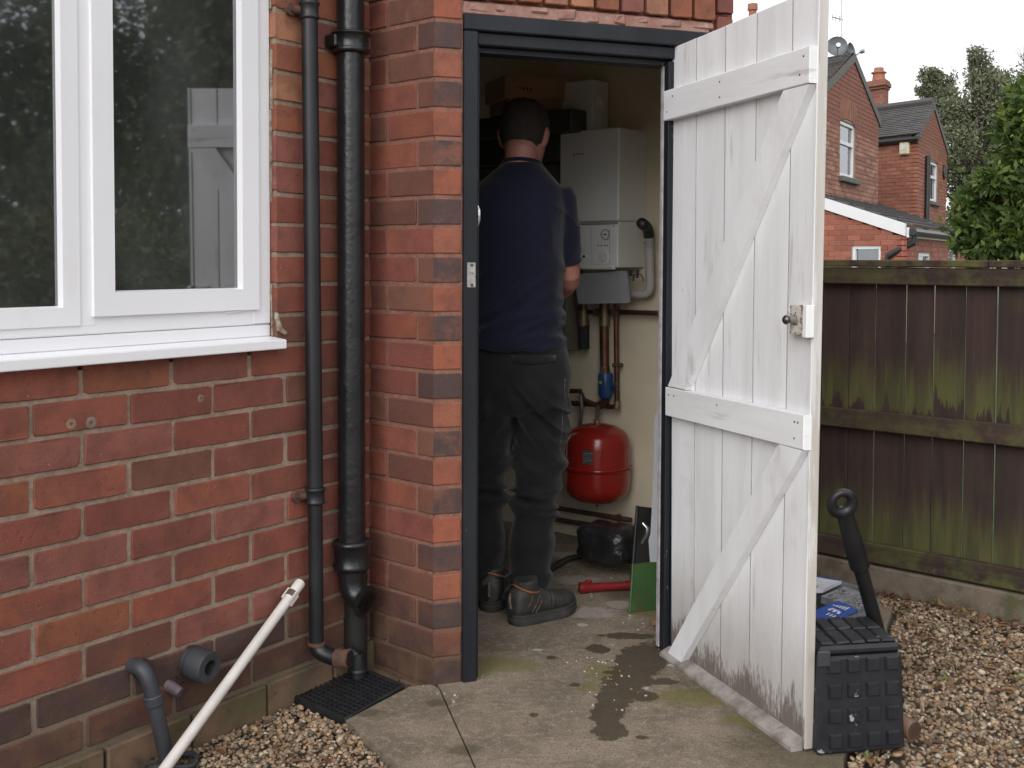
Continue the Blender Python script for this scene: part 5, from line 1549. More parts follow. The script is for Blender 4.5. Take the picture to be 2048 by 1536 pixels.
for a, b in zip(e[:-1], e[1:]):
    ga = [x * 1.7 for x in gaps.get(a, (.002, .002))]; gb_ = [x * 1.7 for x in gaps.get(b, (.002, .002))]
    q = MB(); A0, A1 = a + ga[1] / 2, a + ga[0] / 2; B0, B1 = b - gb_[1] / 2, b - gb_[0] / 2
    oj = random.uniform(-.002, .002)
    zt_ = 1.082 + random.uniform(-.003, .003)
    vs = []
    for o_, c in ((-.008, 0), (-.0015 + oj, 0), (oj, .0015)):
        vs += [FE.pt(A0 + c, o_, .055), FE.pt(B0 - c, o_, .055), FE.pt(B1 - c, o_, zt_), FE.pt(A1 + c, o_, zt_)]
    q.convex(vs, [(0, 1, 2, 3)] + [(k * 4 + i, k * 4 + (i + 1) % 4, k * 4 + 4 + (i + 1) % 4, k * 4 + 4 + i) for k in (0, 1) for i in range(4)] + [(8, 9, 10, 11)])
    q.build('board', M['fence_board'], fence)
for (z0, z1, o1, mm) in ((1.0285, 1.0850, .036, 'fence_rail'), (.5330, .5995, .038, 'fence_rail'), (.0840, .1500, .040, 'fence_rail_green')):
    q = MB(); q.fbox(FE, -.95, 5.2, .0030, o1, z0, z1, .004, jit=.002)
    q.build('rail', M[mm], fence)
q = MB(); q.fbox(FE, -.95, .2795, -.020, .046, 1.0875, 1.1105, .003); q.fbox(FE, .2815, 5.2, -.020, .046, 1.0880, 1.1115, .003); q.build('cap', M['fence_rail_green'], fence)
q = MB(); q.fbox(FE, -.95, 5.2, -.030, .046, -.12, .0760, .006, jit=.002); q.build('base_board', M['fence_concrete'], fence)

# ------------------------------------------------------------------ black toolbox with raised pads
M['box_black'] = mat('black_toolbox_plastic', (.009, .0095, .012), (.014, .0145, .018), 20, .42, .55, bump=.15, bscale=150, spots=[((.40, .39, .38), 24, .655, .70, .75, (1, 1, 1)), ((.075, .07, .065), 8, .6, .8, .5, (1, 1, 1))])
b_l, b_r = ground(1635, 1514, 0), ground(1811, 1501, 0)
tang = math.atan2(b_r[1] - b_l[1], b_r[0] - b_l[0])
TF = Frame(b_r[:2], tang)                                # t = 0 at the right front corner
tH = .232
tool = thing('toolbox', 'black plastic toolbox with rows of square raised pads behind the door', 'toolbox', TF.pt(-.17, -.10, 0))
TWD, TDP = .2120, .200
q = MB()
def taper(t, o, z): 
    k = z / tH
    return TF.pt(t * 1.0 - (.006 * k if t > -.15 else -.006 * k), o - .010 * k if o > -.1 else o + .0 * k, z)
q.box(-TWD, 0, -TDP, 0, .002, tH - .012, .006, taper); q.build('body', M['box_black'], tool)
q = MB(); q.box(-TWD + .008, -.008, -TDP, -.012, tH - .011, tH + .010, .007, lambda t, o, z: TF.pt(t, o, z)); lid = q.build('lid', M['box_black'], tool)
k_ = 0
for r_ in range(2):
    for c_ in range(5):
        t0 = -TWD + .014 + c_ * .037; o0 = -.025 - r_ * .085
        q = MB(); q.box(t0, t0 + .033, o0 - .078, o0, tH + .0095, tH + .0150 + random.uniform(0, .003), .003, lambda t, o, z: TF.pt(t + (.02 * (-o) / .2), o, z), jit=.0012)
        q.build('lid_plate', M['box_black'], lid)
px_ = [1659, 1701, 1741, 1782]; py_ = [1338, 1383, 1432, 1481]
for i in range(-3, 4):
    for j in range(4):
        t_c = -.0335 - (3 - i) * .0495 if False else -.0300 - (3 - i) * .0460
        if t_c < -TWD + .02: continue
        z_c = .2005 - j * .0560
        q = MB()
        vs = []
        f_ = lambda t, o, z: TF.pt(t - .004 * z / tH, o - .010 * z / tH, z)
        h0, h1 = .0165, .0130
        for o_, hh in ((.0008, h0), (.0065, h1)):
            vs += [f_(t_c - hh, o_, z_c - hh), f_(t_c + hh, o_, z_c - hh), f_(t_c + hh, o_, z_c + hh), f_(t_c - hh, o_, z_c + hh)]
        q.convex(vs, [(0, 1, 2, 3), (4, 5, 6, 7)] + [(i_, (i_ + 1) % 4, 4 + (i_ + 1) % 4, 4 + i_) for i_ in range(4)])
        q.build('raised_pad', M['box_black'], tool)
q = MB(); q.box(-TWD + .001, -TWD + .03, -.004, .006, tH - .030, tH + .004, .002, lambda t, o, z: TF.pt(t, o - .008, z)); q.build('latch', M['grey_pvc'], tool)

# ------------------------------------------------------------------ clear tub of parts, behind the toolbox
M['tub'] = mat('smoky_clear_plastic', (.17, .18, .19), (.12, .125, .13), 8, .25, spec=.6)
TC = np.array([.835, 3.075]); TR, TH = .195, .155
tub = thing('plastic_tub', 'round grey translucent tub full of packets and parts behind the toolbox', 'tub', (*TC, 0))
q = MB(); q.lathe((*TC, .001), (0, 0, 1), [(0, TR * .86), (.004, TR * .88), (TH * .93, TR * .97), (TH * .95, TR), (TH, TR * 1.02), (TH + .006, TR * 1.01), (TH + .006, TR * .96), (TH * .9, TR * .94), (.03, TR * .84), (.03, 0)], 40)
q.build('tub_body', M['tub'], tub, smooth=50)
M['card_blue'] = mat('blue_card', (.045, .10, .36), (.04, .09, .32), 6, .35)
M['card_white'] = mat('white_card', (.62, .62, .66), rough=.4); M['print_white'] = mat('white_print', (.66, .66, .70), rough=.5); M['print_red'] = mat('red_print', (.50, .05, .05), rough=.5)
M['clear_box'] = mat('clear_blister', (.30, .30, .31), (.20, .20, .21), 30, .18, spec=.7, bump=.4, bscale=40); M['steel_bits'] = mat('steel_bits', (.30, .29, .28), (.16, .15, .15), 90, .4, metal=.6)
def packet(name, label, cat, px4, z, tilt, th, m):
    P = [ground(x, y, z + dz) for (x, y), dz in zip(px4, tilt)]
    q = MB(); vs = P + [p - np.array([0, 0, th]) for p in P]
    q.convex(vs, [(0, 1, 2, 3), (4, 5, 6, 7)] + [(i, (i + 1) % 4, 4 + (i + 1) % 4, 4 + i) for i in range(4)])
    o = tag(q.build(name, m, None, origin=np.mean(P, 0)), label, cat); return o, P
o, P = packet('blue_packet', 'blue card packet with white print lying on top of the tub', 'packet', [(1590, 1238), (1676, 1201), (1714, 1218), (1640, 1256)], .165, (0, 0, .006, .006), .006, M['card_blue'])
def on_quad(P, u, v, lift=.0012):
    p = P[0] * (1 - u) * (1 - v) + P[1] * u * (1 - v) + P[2] * u * v + P[3] * (1 - u) * v
    return p + np.array([0, 0, lift])
q = MB()
def bar_on(P, u0, u1, v0, v1): q.add([on_quad(P, u0, v0), on_quad(P, u1, v0), on_quad(P, u1, v1), on_quad(P, u0, v1)], [(3, 2, 1, 0)])
for k in range(5): bar_on(P, .78 + .005 * k, .80 + .028 * (k + 1), .16 + .13 * k, .25 + .13 * k)
for k in range(3): bar_on(P, .60, .665 + .01 * k, .28 + .2 * k, .40 + .2 * k)
bar_on(P, .67, .71, .30, .72)
for k in range(3): bar_on(P, .44, .53, .50 + .14 * k, .56 + .14 * k)
pr = q.build('print', M['print_white'], o)
o, P = packet('white_packet', 'white packet with blue edge and a red mark at the back of the tub', 'packet', [(1600, 1180), (1620, 1150), (1683, 1161), (1645, 1179)], .168, (0, 0, 0, 0), .010, M['card_white'])
q = MB(); bar_on(P, .05, .30, .45, .62); q.build('print', M['print_red'], o)
q = MB(); q.add([on_quad(P, 0, 0), on_quad(P, 1, 0), on_quad(P, 1, .07), on_quad(P, 0, .07)], [(3, 2, 1, 0)]); bar_on(P, .93, 1, .05, 1); q.build('edge', M['card_blue'], o)
for (px4, lb_) in (([(1642, 1192), (1690, 1172), (1728, 1187), (1684, 1207)], 'clear blister pack of fittings beside the white packet'), ([(1690, 1206), (1718, 1192), (1740, 1203), (1716, 1218)], 'small clear blister pack by the tub rim')):
    o, P = packet('blister_pack', lb_, 'packet', px4, .160, (0, .003, .004, 0), .020, M['clear_box'])
    q = MB()
    for k in range(14):
        a = on_quad(P, random.uniform(.15, .8), random.uniform(.2, .8), .002); d = np.array([random.uniform(-.02, .02), random.uniform(-.02, .02), .002]); q.tube([a, a + d], .0016, 5)
    q.build('fitting', M['steel_bits'], o)
# ------------------------------------------------------------------ black tool handle with a ring grip
M['tool_black'] = mat('black_handle_plastic', (.008, .008, .009), (.013, .013, .014), 20, .35, .5, bump=.1, bscale=120)
h_top = at_depth(1668, 948, 2.515); h_bot = ground(1795, 1402, 0); 
hd_ = h_top - h_bot; hl = np.linalg.norm(hd_); hd_ /= hl
hn = thing('tool_handle', 'black tool shaft with a ring grip leaning on the door\'s edge', 'handle', h_bot)
sp = lambda k: h_bot + hd_ * hl * k
rk = 14.5 * 2.6 / F_PX
MB().tube([sp(0), sp(.62)], rk, 18).build('shaft', M['tool_black'], hn, smooth=60)
q = MB(); q.tube([sp(.61), sp(.615), sp(.70), sp(.80), sp(.84)], [rk * 1.05, rk * 1.38, rk * 1.35, rk * 1.20, rk * 1.15], 18); q.build('socket', M['tool_black'], hn, smooth=50)
gx = np.cross(hd_, np.array([0, 1.0, 0])); gx /= np.linalg.norm(gx)
gc = sp(.84) + hd_ * .030; RG = .0250
q = MB(); rp = []
for k in range(29):
    an = -math.pi / 2 + 2 * math.pi * k / 28
    rp.append(gc + gx * RG * math.cos(an) + hd_ * RG * 1.05 * math.sin(an))
q.tube(rp, [.0125 - .003 * math.sin(-math.pi / 2 + 2 * math.pi * k / 28) for k in range(29)], 12, caps=False); q.build('grip', M['tool_black'], hn, smooth=60)
# ------------------------------------------------------------------ brown clay coloured pipe end beyond the toolbox
M['clay'] = mat('brown_pipe', (.18, .105, .075), (.13, .078, .056), 14, .5, spots=[((.42, .40, .40), 16, .66, .74, .7, (1, 1, 1))])
ce = ground(1828, 1462, .026); cs_ = ce + np.array([-.16, .30, .012])
dv = (cs_ - ce) / np.linalg.norm(cs_ - ce)
q = MB(); q.tube([cs_, ce, ce - dv * .001, ce - dv * .001, ce + dv * .06, ce + dv * .061], [.0235, .0235, .0230, .0205, .0195, .0005], 24, caps=False)
tag(q.build('brown_pipe', M['clay'], None, smooth=40, origin=ce), 'short brown plastic pipe lying in the gravel behind the toolbox', 'pipe')

# ------------------------------------------------------------------ things on the boiler room floor, right
M['bin_bag'] = mat('black_bag_plastic', (.013, .013, .014), (.020, .020, .021), 12, .30, spec=.6, bump=.8, bscale=30, bdist=.008)
M['red_tool'] = mat('red_tool_plastic', (.21, .012, .015), (.16, .010, .012), 12, .35)
bc = ground(1208, 1150, 0) + np.array([.02, .05, 0])
# a lumpy black bag: a rounded box pushed about with noise
def lump(name, m, centre, size, seed, amp, freq, par=None, lab_=None, cat_=None, squash=4):
    bmx = bmesh.new(); bmesh.ops.create_icosphere(bmx, subdivisions=4, radius=1)
    V = np.array([v.co[:] for v in bmx.verts]); Fc = np.array([[v.index for v in f.verts] for f in bmx.faces]); bmx.free()
    r = (np.abs(V) ** squash).sum(1) ** (1 / squash); V = V / r[:, None]
    nrm = V / np.linalg.norm(V, axis=1)[:, None]
    d = vnoise(V * freq, seed) * amp + vnoise(V * freq * 2.3, seed + 5) * amp * .5
    d2 = (1 - np.abs(vnoise(V * freq * 1.7, seed + 9))) ** 3 * amp * .9
    V = V + nrm * (d + d2)[:, None]
    V = V * (np.array(size) / 2); V[:, 2] = np.maximum(V[:, 2], -size[2] / 2)
    a = BW.ang + .1; ca, sa = math.cos(a), math.sin(a)
    V = V @ np.array([[ca, sa, 0], [-sa, ca, 0], [0, 0, 1]]) + np.array(centre)
    o = fast_mesh(name, V, Fc, m, par, True, origin=np.array(centre) - np.array([0, 0, size[2] / 2]))
    return tag(o, lab_, cat_)
lump('black_bag', M['bin_bag'], bc + np.array([0, 0, .100]), (.205, .15, .135), 3, .12, 1.6, None, 'lumpy black plastic bag on the boiler room floor under the red vessel', 'bag')
rt0, rt1 = ground(1160, 1176, .018), ground(1272, 1170, .018)
redt = thing('red_torch', 'red plastic torch lying on the floor under the black bag', 'torch', (*rt0[:2], 0))
dv = (rt1 - rt0) / np.linalg.norm(rt1 - rt0)
q = MB(); q.lathe(rt0 - dv * .004, dv, [(0, .014), (.002, .019), (.020, .0195), (.026, .0175), (.05, .0155), (.09, .0135), (.15, .0135), (.20, .0185), (.215, .019), (.217, .0)], 18); q.build('body', M['red_tool'], redt, smooth=40)
q = MB(); mp = rt0 + dv * .028 + np.array([0, 0, .016]); q.box(-.010, .012, -.006, .006, -.002, .010, .003, lambda x, y, z: tuple(mp + dv * x + np.array([-dv[1], dv[0], 0]) * y + np.array([0, 0, z])), jit=.001); q.build('switch', M['red_tool'], redt)
# black hose on the floor behind the shoe
q = MB(); q.tube([ground(1085, 1150, .012), ground(1110, 1132, .014), ground(1135, 1118, .014), ground(1165, 1112, .012), ground(1200, 1118, .012)], [.012, .012, .011, .010, .009], 10)
tag(q.build('rubber_hose', M['dark_plastic'], None, smooth=60, origin=ground(1110, 1132)), 'black rubber hose on the floor between the shoe and the bag', 'hose')
# dark metal plate leaning in the corner
pl = thing('metal_plate', 'dark metal panel with a chrome fitting leaning on the back wall', 'panel', ground(1290, 1160, 0))
b0, b1 = ground(1262, 1172, 0), ground(1330, 1190, 0)
t0_, t1_ = b0 + np.array([.03, .10, 0]), b1 + np.array([.03, .10, 0])
zpl = at_depth(1262, 1012, t0_[1])[2]; t0_[2] = zpl; t1_[2] = zpl + .01
M['plate_dark'] = mat('blackened_metal', (.018, .018, .019), (.035, .033, .032), 9, .35, .55, metal=.3, spots=[((.10, .095, .09), 12, .64, .74, .5, (1, 1, 1))])
pn_ = np.cross(b1 - b0, t0_ - b0); pn_ /= np.linalg.norm(pn_)
q = MB(); q.convex([b0, b1, t1_, t0_, b0 - pn_ * .012, b1 - pn_ * .012, t1_ - pn_ * .012, t0_ - pn_ * .012], [(0, 1, 2, 3), (4, 5, 6, 7), (0, 1, 5, 4), (1, 2, 6, 5), (2, 3, 7, 6), (3, 0, 4, 7)]); q.build('sheet', M['plate_dark'], pl)
sgn = 1 if pn_[1] < 0 else -1
q = MB(); e0 = b0 * .96 + b1 * .04; e1 = t0_ * .96 + t1_ * .04; q.tube([e0 + pn_ * sgn * .006, e1 + pn_ * sgn * .006], .006, 8); q.build('edge_fold', M['plate_dark'], pl, smooth=50)
q = MB(); m0 = b0 * .30 + t0_ * .70; m0 = m0 * .68 + (b1 * .30 + t1_ * .70) * .32 + pn_ * sgn * .006
q.tube([m0 + np.array([-.008, 0, .028]), m0 + np.array([.008, -.006, .012]), m0 + np.array([.006, -.006, -.010]), m0 + np.array([-.010, 0, -.042])], [.006, .009, .008, .006], 10); q.build('fitting', M['bright_steel'], pl, smooth=50)
# shovel with a green blade and pale flat handle
M['green_paint'] = mat('worn_green_paint', (.036, .098, .022), (.028, .075, .020), 10, .55, spots=[((.060, .048, .025), 12, .50, .66, .8, (1, 1, .6)), ((.10, .22, .05), 30, .62, .7, .4, (1, 1, 1))], bump=.3)
M['shovel_grey'] = mat('pale_grey_handle', (.40, .41, .44), (.33, .34, .36), 8, .45, stretch=(1, 1, .2), spots=[((.16, .13, .11), 18, .62, .74, .7, (1, 1, .5))])
sh = thing('shovel', 'upright shovel with worn green blade and pale grey handle by the right jamb', 'shovel', ground(1300, 1222, 0))
q0, q1 = ground(1260, 1226, .002), ground(1334, 1216, .002)
up_ = np.array([.004, .055, 0])
def shp(x, y, depth): return at_depth(x, y, depth)
Yb, Yt = q0[1], q0[1] + .045
A_0, A_1 = q0, q1; A_3 = shp(1266, 1129, Yt); A_2 = A_3 + (A_1 - A_0) * .92
th_ = np.array([.002, .010, 0])
q = MB(); q.convex([A_0, A_1, A_2, A_3] + [p + th_ for p in (A_0, A_1, A_2, A_3)], [(0, 1, 2, 3), (4, 5, 6, 7), (0, 1, 5, 4), (1, 2, 6, 5), (2, 3, 7, 6), (3, 0, 4, 7)])
q.tube([A_0 + th_ * .3, A_3 + th_ * .3], .0045, 8); q.build('blade', M['green_paint'], sh)
q = MB()
sil = [(1300, 1124, 1318), (1297, 1080, 1316), (1301, 1068, 1318), (1305, 990, 1320), (1308, 915, 1322), (1309, 905, 1321), (1308, 890, 1321), (1309, 840, 1323), (1312, 824, 1325), (1318, 815, 1328), (1326, 814, 1331)]
vs = []; fs = []
for i, (xl, y, xr) in enumerate(sil):
    Y = Yt + .03 + .10 * (1124 - y) / 310
    a, b = shp(xl, y, Y), shp(xr, y, Y)
    vs += [a, b, b + np.array([.004, .016, 0]), a + np.array([.004, .016, 0])]
for i in range(len(sil) - 1):
    for k in range(4): fs.append((4 * i + k, 4 * i + (k + 1) % 4, 4 * i + 4 + (k + 1) % 4, 4 * i + 4 + k))
fs.append((0, 3, 2, 1)); fs.append(tuple(4 * (len(sil) - 1) + k for k in range(4)))
q.add(vs, fs); hb = q.build('handle', M['shovel_grey'], sh)
bmx = bmesh.new(); bmx.from_mesh(hb.data); bmesh.ops.recalc_face_normals(bmx, faces=bmx.faces); bmx.to_mesh(hb.data); bmx.free()
q = MB(); a = shp(1316, 1085, Yt + .036); q.box(-.004, .004, -.006, .004, -.16, .34, .002, lambda x, y, z: tuple(a + np.array([.012 + x + z * .02, y + z * .3, z]))); q.build('rib', M['frame_pale'], sh)
# ------------------------------------------------------------------ the man
FACE = math.radians(17)                                  # turned a little to the right of straight away from the camera
UX = np.array([math.cos(FACE), -math.sin(FACE), 0]); UY = np.array([math.sin(FACE), math.cos(FACE), 0]); UZ = np.array([0, 0, 1.0])
def smooth_blob(parts, voxel, iters=6, fac=.5):
    """closed lofts -> one continuous skin"""
    mb = MB()
    for vs, fs in parts: mb.add(vs, fs)
    me = bpy.data.meshes.new('tmp'); me.from_pydata(mb.v, [], mb.f); me.update()
    o = bpy.data.objects.new('tmp', me); COL.objects.link(o)
    r = o.modifiers.new('r', 'REMESH'); r.mode = 'VOXEL'; r.voxel_size = voxel
    s = o.modifiers.new('s', 'SMOOTH'); s.factor = fac; s.iterations = iters
    bpy.context.view_layer.update()
    ev = o.evaluated_get(bpy.context.evaluated_depsgraph_get())
    m2 = ev.to_mesh()
    V = np.zeros(len(m2.vertices) * 3); m2.vertices.foreach_get('co', V); V = V.reshape(-1, 3)
    N = np.zeros(len(m2.vertices) * 3); m2.vertices.foreach_get('normal', N); N = N.reshape(-1, 3)
    fc = [tuple(p.vertices) for p in m2.polygons]
    ev.to_mesh_clear()
    bpy.data.objects.remove(o); bpy.data.meshes.remove(me)
    return V, N, fc
def skin_obj(name, V, fc, m, par, origin=None):
    quads = np.array([f if len(f) == 4 else (f[0], f[1], f[2], f[2]) for f in fc])
    if all(len(f) == 4 for f in fc): return fast_mesh(name, V, quads, m, par, True, origin=origin)
    q = MB(); q.add([tuple(v) for v in V], fc)
    return q.build(name, m, par, smooth=80, origin=origin)
def loft(rings, seg=28, power=2.3):
    """rings: (centre, u axis, v axis, ru, rv)"""
    vs = []; fs = []
    for (c, u, v, ru, rv) in rings:
        for k in range(seg):
            a = 2 * math.pi * k / seg; ca, sa = math.cos(a), math.sin(a)
            cx = math.copysign(abs(ca) ** (2 / power), ca); sx = math.copysign(abs(sa) ** (2 / power), sa)
            vs.append(np.array(c) + u * ru * cx + v * rv * sx)
    for i in range(len(rings) - 1):
        for k in range(seg):
            a = i * seg + k; b = i * seg + (k + 1) % seg
            fs.append((a, b, b + seg, a + seg))
    fs.append(tuple(reversed(range(seg)))); fs.append(tuple(range((len(rings) - 1) * seg, len(rings) * seg)))
    return vs, fs
def limb(path, radii, seg=18):
    q = MB(); q.tube(path, radii, seg); return q.v, q.f
PY = 3.43                                                # depth of the man's spine
def ring_px(y, cx, hw, dr, dy=0.0, depth=PY):
    c = at_depth(cx, y, depth + dy)
    return (c, UX, UY, hw * (depth + dy) / F_PX, dr)
def rings_px(rows):
    """rows bottom to top"""
    return loft([ring_px(*r) for r in rows])

# joints
SH_R, SH_L = at_depth(1116, 396, PY + .00), at_depth(940, 396, PY - .01)
EL_R, EL_L = at_depth(1139, 556, PY + .055), at_depth(912, 548, PY + .05)
HA_R, HA_L = at_depth(1096, 602, PY + .30), at_depth(985, 590, PY + .31)

# trousers
legR = [(1206, 1056, 43, .070, -.035), (1188, 1057, 46, .074, -.035), (1150, 1060, 45, .070, -.03), (1100, 1063, 46, .070, -.02), (1050, 1066, 46.5, .068, -.01), (1000, 1071, 46, .066, 0), (950, 1077, 48, .070, 0), (900, 1081, 51, .078, 0), (850, 1084, 54, .088, 0), (810, 1086, 53, .098, 0), (770, 1084, 48, .10, 0)]
legL = [(1188, 968, 42, .066, .055), (1170, 968, 44, .070, .055), (1100, 966, 43, .068, .05), (1050, 966, 43, .066, .04), (1000, 967, 43.5, .066, .03), (950, 968, 45, .070, .02), (900, 972, 47, .078, .01), (850, 979, 51, .088, 0), (810, 986, 52, .098, 0), (770, 990, 48, .10, 0)]
hips = [(824, 1034, 60, .060, .0), (812, 1036, 90, .105, 0), (795, 1037, 101, .120, -.006), (765, 1038, 104, .128, -.010), (730, 1038, 104, .125, -.006), (705, 1036, 101, .118, 0), (688, 1033, 97, .112, 0), (665, 1031, 94, .105, 0)]
V, N, fc = smooth_blob([rings_px(legR), rings_px(legL), rings_px(hips)], .0075, 5)
py_ = CAM_H - (V[:, 2] - 0) ; z = V[:, 2]
X = (V - np.array([0, PY, 0])) @ UX; Yl = (V - np.array([0, PY, 0])) @ UY
def ridged(P, seed): return (1 - np.abs(vnoise(P, seed))) ** 3 * 2 - .8
slope = np.where(X > .03, 1, -1)
fold = np.zeros(len(V))
knee = np.exp(-((z - .36) / .10) ** 2); ank = np.exp(-((z - .09) / .09) ** 2); seat = np.exp(-((z - .62) / .09) ** 2); mid_ = np.exp(-((z - .50) / .07) ** 2)
P = np.stack([X * 5, Yl * 5, z * 40 + X * 7], 1)
fold += knee * .0150 * ridged(P, 3)
P = np.stack([X * 6, Yl * 6, z * 30 - X * 12], 1)
fold += ank * .0150 * ridged(P, 8)
P = np.stack([X * 8 + z * 9, Yl * 5, z * 24 + np.abs(X - .02) * 34], 1)
fold += seat * .0120 * ridged(P, 14)
P = np.stack([X * 7 - z * 10, Yl * 6, z * 22 + np.abs(X - .02) * 18], 1)
fold += mid_ * .0120 * ridged(P, 21)
fold += .0045 * vnoise(np.stack([X * 14, Yl * 14, z * 20], 1), 5)
# groove between the seat cheeks, flattened belt line
V = V + N * fold[:, None]
def cloth_mat(name, c1, c2, weave, seam=None, bumpn=.35):
    t = NT(name); v = t.coords(rand=False)
    n = t.noise(v, 7, 5, .6); w = t.noise(v, weave, 2, .5)
    c = t.mix(t.step(n, .36, .66), c1, c2)
    c = t.mix(t.math('MULTIPLY', t.step(w, .45, .65), .35), c, tuple(x * 1.5 + .002 for x in c2))
    t.put(t.p.inputs['Base Color'], c); t.p.inputs['Roughness'].default_value = .9; t.p.inputs['Specular IOR Level'].default_value = .15
    t.p.inputs['Sheen Weight'].default_value = .15; t.p.inputs['Sheen Roughness'].default_value = .5
    t.bump(t.math('ADD', t.math('MULTIPLY', w, .4), t.noise(v, 24, 4, .6)), bumpn, .004)
    return t.m
M['trouser'] = cloth_mat('dark_work_trousers', (.0085, .0085, .0095), (.013, .013, .0145), 420)
M['shirt'] = cloth_mat('navy_cotton', (.0078, .0085, .020), (.0095, .0105, .024), 500, bumpn=.25)
M['stitch'] = mat('pale_stitching', (.20, .16, .12), (.06, .05, .045), 90, .9)
man_base = ground(1030, 1245, 0)
man = thing('person', 'man in navy t-shirt and dark work trousers standing at the boiler, back to us', 'person', (at_depth(1030, 700, PY)[0], PY, 0))
trousers = skin_obj('trousers', V, fc, M['trouser'], man)
# pocket flap, pocket edges, leg seam
def on_surface(px, py, rows, back=True, lift=.0015):
    """point on the near side of a ring body"""
    ys = np.array([r[0] for r in rows], float); o_ = np.argsort(ys)
    g = lambda i: np.interp(py, ys[o_], np.array([r[i] for r in rows], float)[o_])
    cx, hw, dr, dy = g(1), g(2), g(3), g(4)
    c = at_depth(cx, py, PY + dy); ru = hw * (PY + dy) / F_PX
    u = ((px - cx) * (PY + dy) / F_PX) / math.cos(FACE)
    k = max(0.0, 1 - abs(np.clip(u / ru, -1, 1)) ** 2.3) ** (1 / 2.3)
    return c + UX * u - UY * (dr * k + lift)
q = MB()
top_ = [on_surface(x, 704 + (x - 1045) * .0, hips, lift=.003) for x in (1045, 1065, 1085, 1105, 1122)]
bot_ = [on_surface(x, y, hips, lift=.0045) for x, y in ((1048, 716), (1066, 720), (1085, 720), (1105, 718), (1123, 715))]
n = len(top_); q.add(top_ + bot_, [(i, n + i, n + i + 1, i + 1) for i in range(n - 1)])
fl = q.build('pocket_flap', M['trouser'], trousers, smooth=60)
bmx = bmesh.new(); bmx.from_mesh(fl.data); bmesh.ops.solidify(bmx, geom=bmx.faces[:], thickness=.003); bmx.to_mesh(fl.data); bmx.free()
# side seam with pale stitching on the right leg
q = MB()
allR = legR[:-2]
for k in range(24):
    y0 = 752 + k * 8; 
    if 752 <= y0 <= 930 and random.random() < .75:
        x0 = np.interp(y0, [752, 800, 850, 900, 935], [1138, 1136, 1134, 1128, 1124]) - 3
        src = hips if y0 < 800 else legR
        a = on_surface(min(x0, 1138), y0, src, lift=.0022); b = on_surface(min(x0, 1138), y0 + random.uniform(3, 7), src, lift=.0022)
        q.tube([a, b], .0011, 5)
q.build('stitching', M['stitch'], trousers)

# shirt: torso and short sleeves
torso = [(696, 1032, 99, .126, 0), (690, 1032, 99.5, .128, 0), (660, 1030, 97, .120, -.002), (620, 1029, 97, .117, -.004), (560, 1029, 97.5, .118, -.006), (500, 1029, 99.5, .124, -.008), (450, 1030, 102, .128, -.008), (415, 1031, 102, .124, -.004), (392, 1032, 99, .112, 0), (374, 1034, 90, .098, .004), (358, 1037, 72, .082, .010), (344, 1040, 57, .078, .016), (333, 1043, 45, .070, .020), (325, 1044, 39, .063, .024)]
mid_r = SH_R * .45 + EL_R * .55
def sleeve(S, E, r0, r1):
    d = (E - S); 
    return limb([S - d * .12 + UX * 0, S, S + d * .35, S + d * .66, S + d * .80], [r0 * .8, r0, r0 * .97, (r0 + r1) / 2, r1])
V, N, fc = smooth_blob([rings_px(torso), sleeve(SH_R, EL_R, .058, .043), sleeve(SH_L, EL_L, .058, .043)], .0070, 11)
z = V[:, 2]; X = (V - np.array([0, PY, 0])) @ UX; Yl = (V - np.array([0, PY, 0])) @ UY
hem = np.exp(-((z - .89) / .075) ** 2); low_ = np.exp(-((z - 1.02) / .10) ** 2)
fold = hem * .0120 * ridged(np.stack([X * 6, Yl * 5, z * 34 - X * 14], 1), 4) + low_ * .0085 * ridged(np.stack([X * 8, Yl * 6, z * 20 - X * 20], 1), 9)
arm = np.exp(-((X - .17) / .05) ** 2) * np.exp(-((z - 1.18) / .12) ** 2)
fold += arm * .0050 * ridged(np.stack([X * 12, Yl * 6, z * 20 + X * 26], 1), 15)
fold += .0020 * vnoise(np.stack([X * 10, Yl * 10, z * 9], 1), 2)
V = V + N * fold[:, None]
shirt = skin_obj('t_shirt', V, fc, M['shirt'], man)
d = EL_R - SH_R
for S, E in ((SH_R, EL_R), (SH_L, EL_L)):
    d = E - S; q = MB(); q.tube([S + d * .765, S + d * .775, S + d * .810, S + d * .818], [.0440, .0462, .0458, .0425], 22); q.build('cuff', M['shirt'], shirt, smooth=50)
q = MB()

# body: head, neck, arms and hands in one skin
M['skin'] = mat('skin', (.36, .165, .125), (.32, .14, .105), 20, .55, bump=.15, bscale=200, rand=False)
HT = UY * .30 + UZ * .954                                 # the head's own up, tipped forward
HT = HT / np.linalg.norm(HT); HF = np.cross(UX * -1, HT) * 1.0
HF = np.cross(HT, UX); HF = HF / np.linalg.norm(HF)       # forwards
if HF @ UY < 0: HF = -HF
hc = at_depth(1048, 268, PY + .055)
hr = lambda h, w, f_, sh: (hc + HT * h + HF * sh, UX, HF, w, f_)
head = loft([hr(-.098, .030, .030, .052), hr(-.088, .046, .046, .040), hr(-.070, .056, .062, .026), hr(-.045, .064, .078, .012), hr(-.015, .0685, .087, .004), hr(.020, .0715, .091, 0), hr(.050, .0695, .088, -.002), hr(.074, .058, .074, -.002), hr(.090, .040, .052, -.002), hr(.099, .018, .025, 0)], 28, 2.15)
nb_ = at_depth(1043, 352, PY + .012)
neck = limb([nb_ - UZ * .03, nb_, hc - HT * .062 - HF * .020, hc - HT * .02 - HF * .012], [.055, .0535, .0500, .046], 20)
cc0 = at_depth(1044, 327, PY + .024)
q = MB(); pth = [cc0 + UX * .0600 * math.cos(a) + UY * .0600 * math.sin(a) + UZ * (-.010 * math.sin(a)) for a in np.linspace(0, 2 * math.pi, 33)]
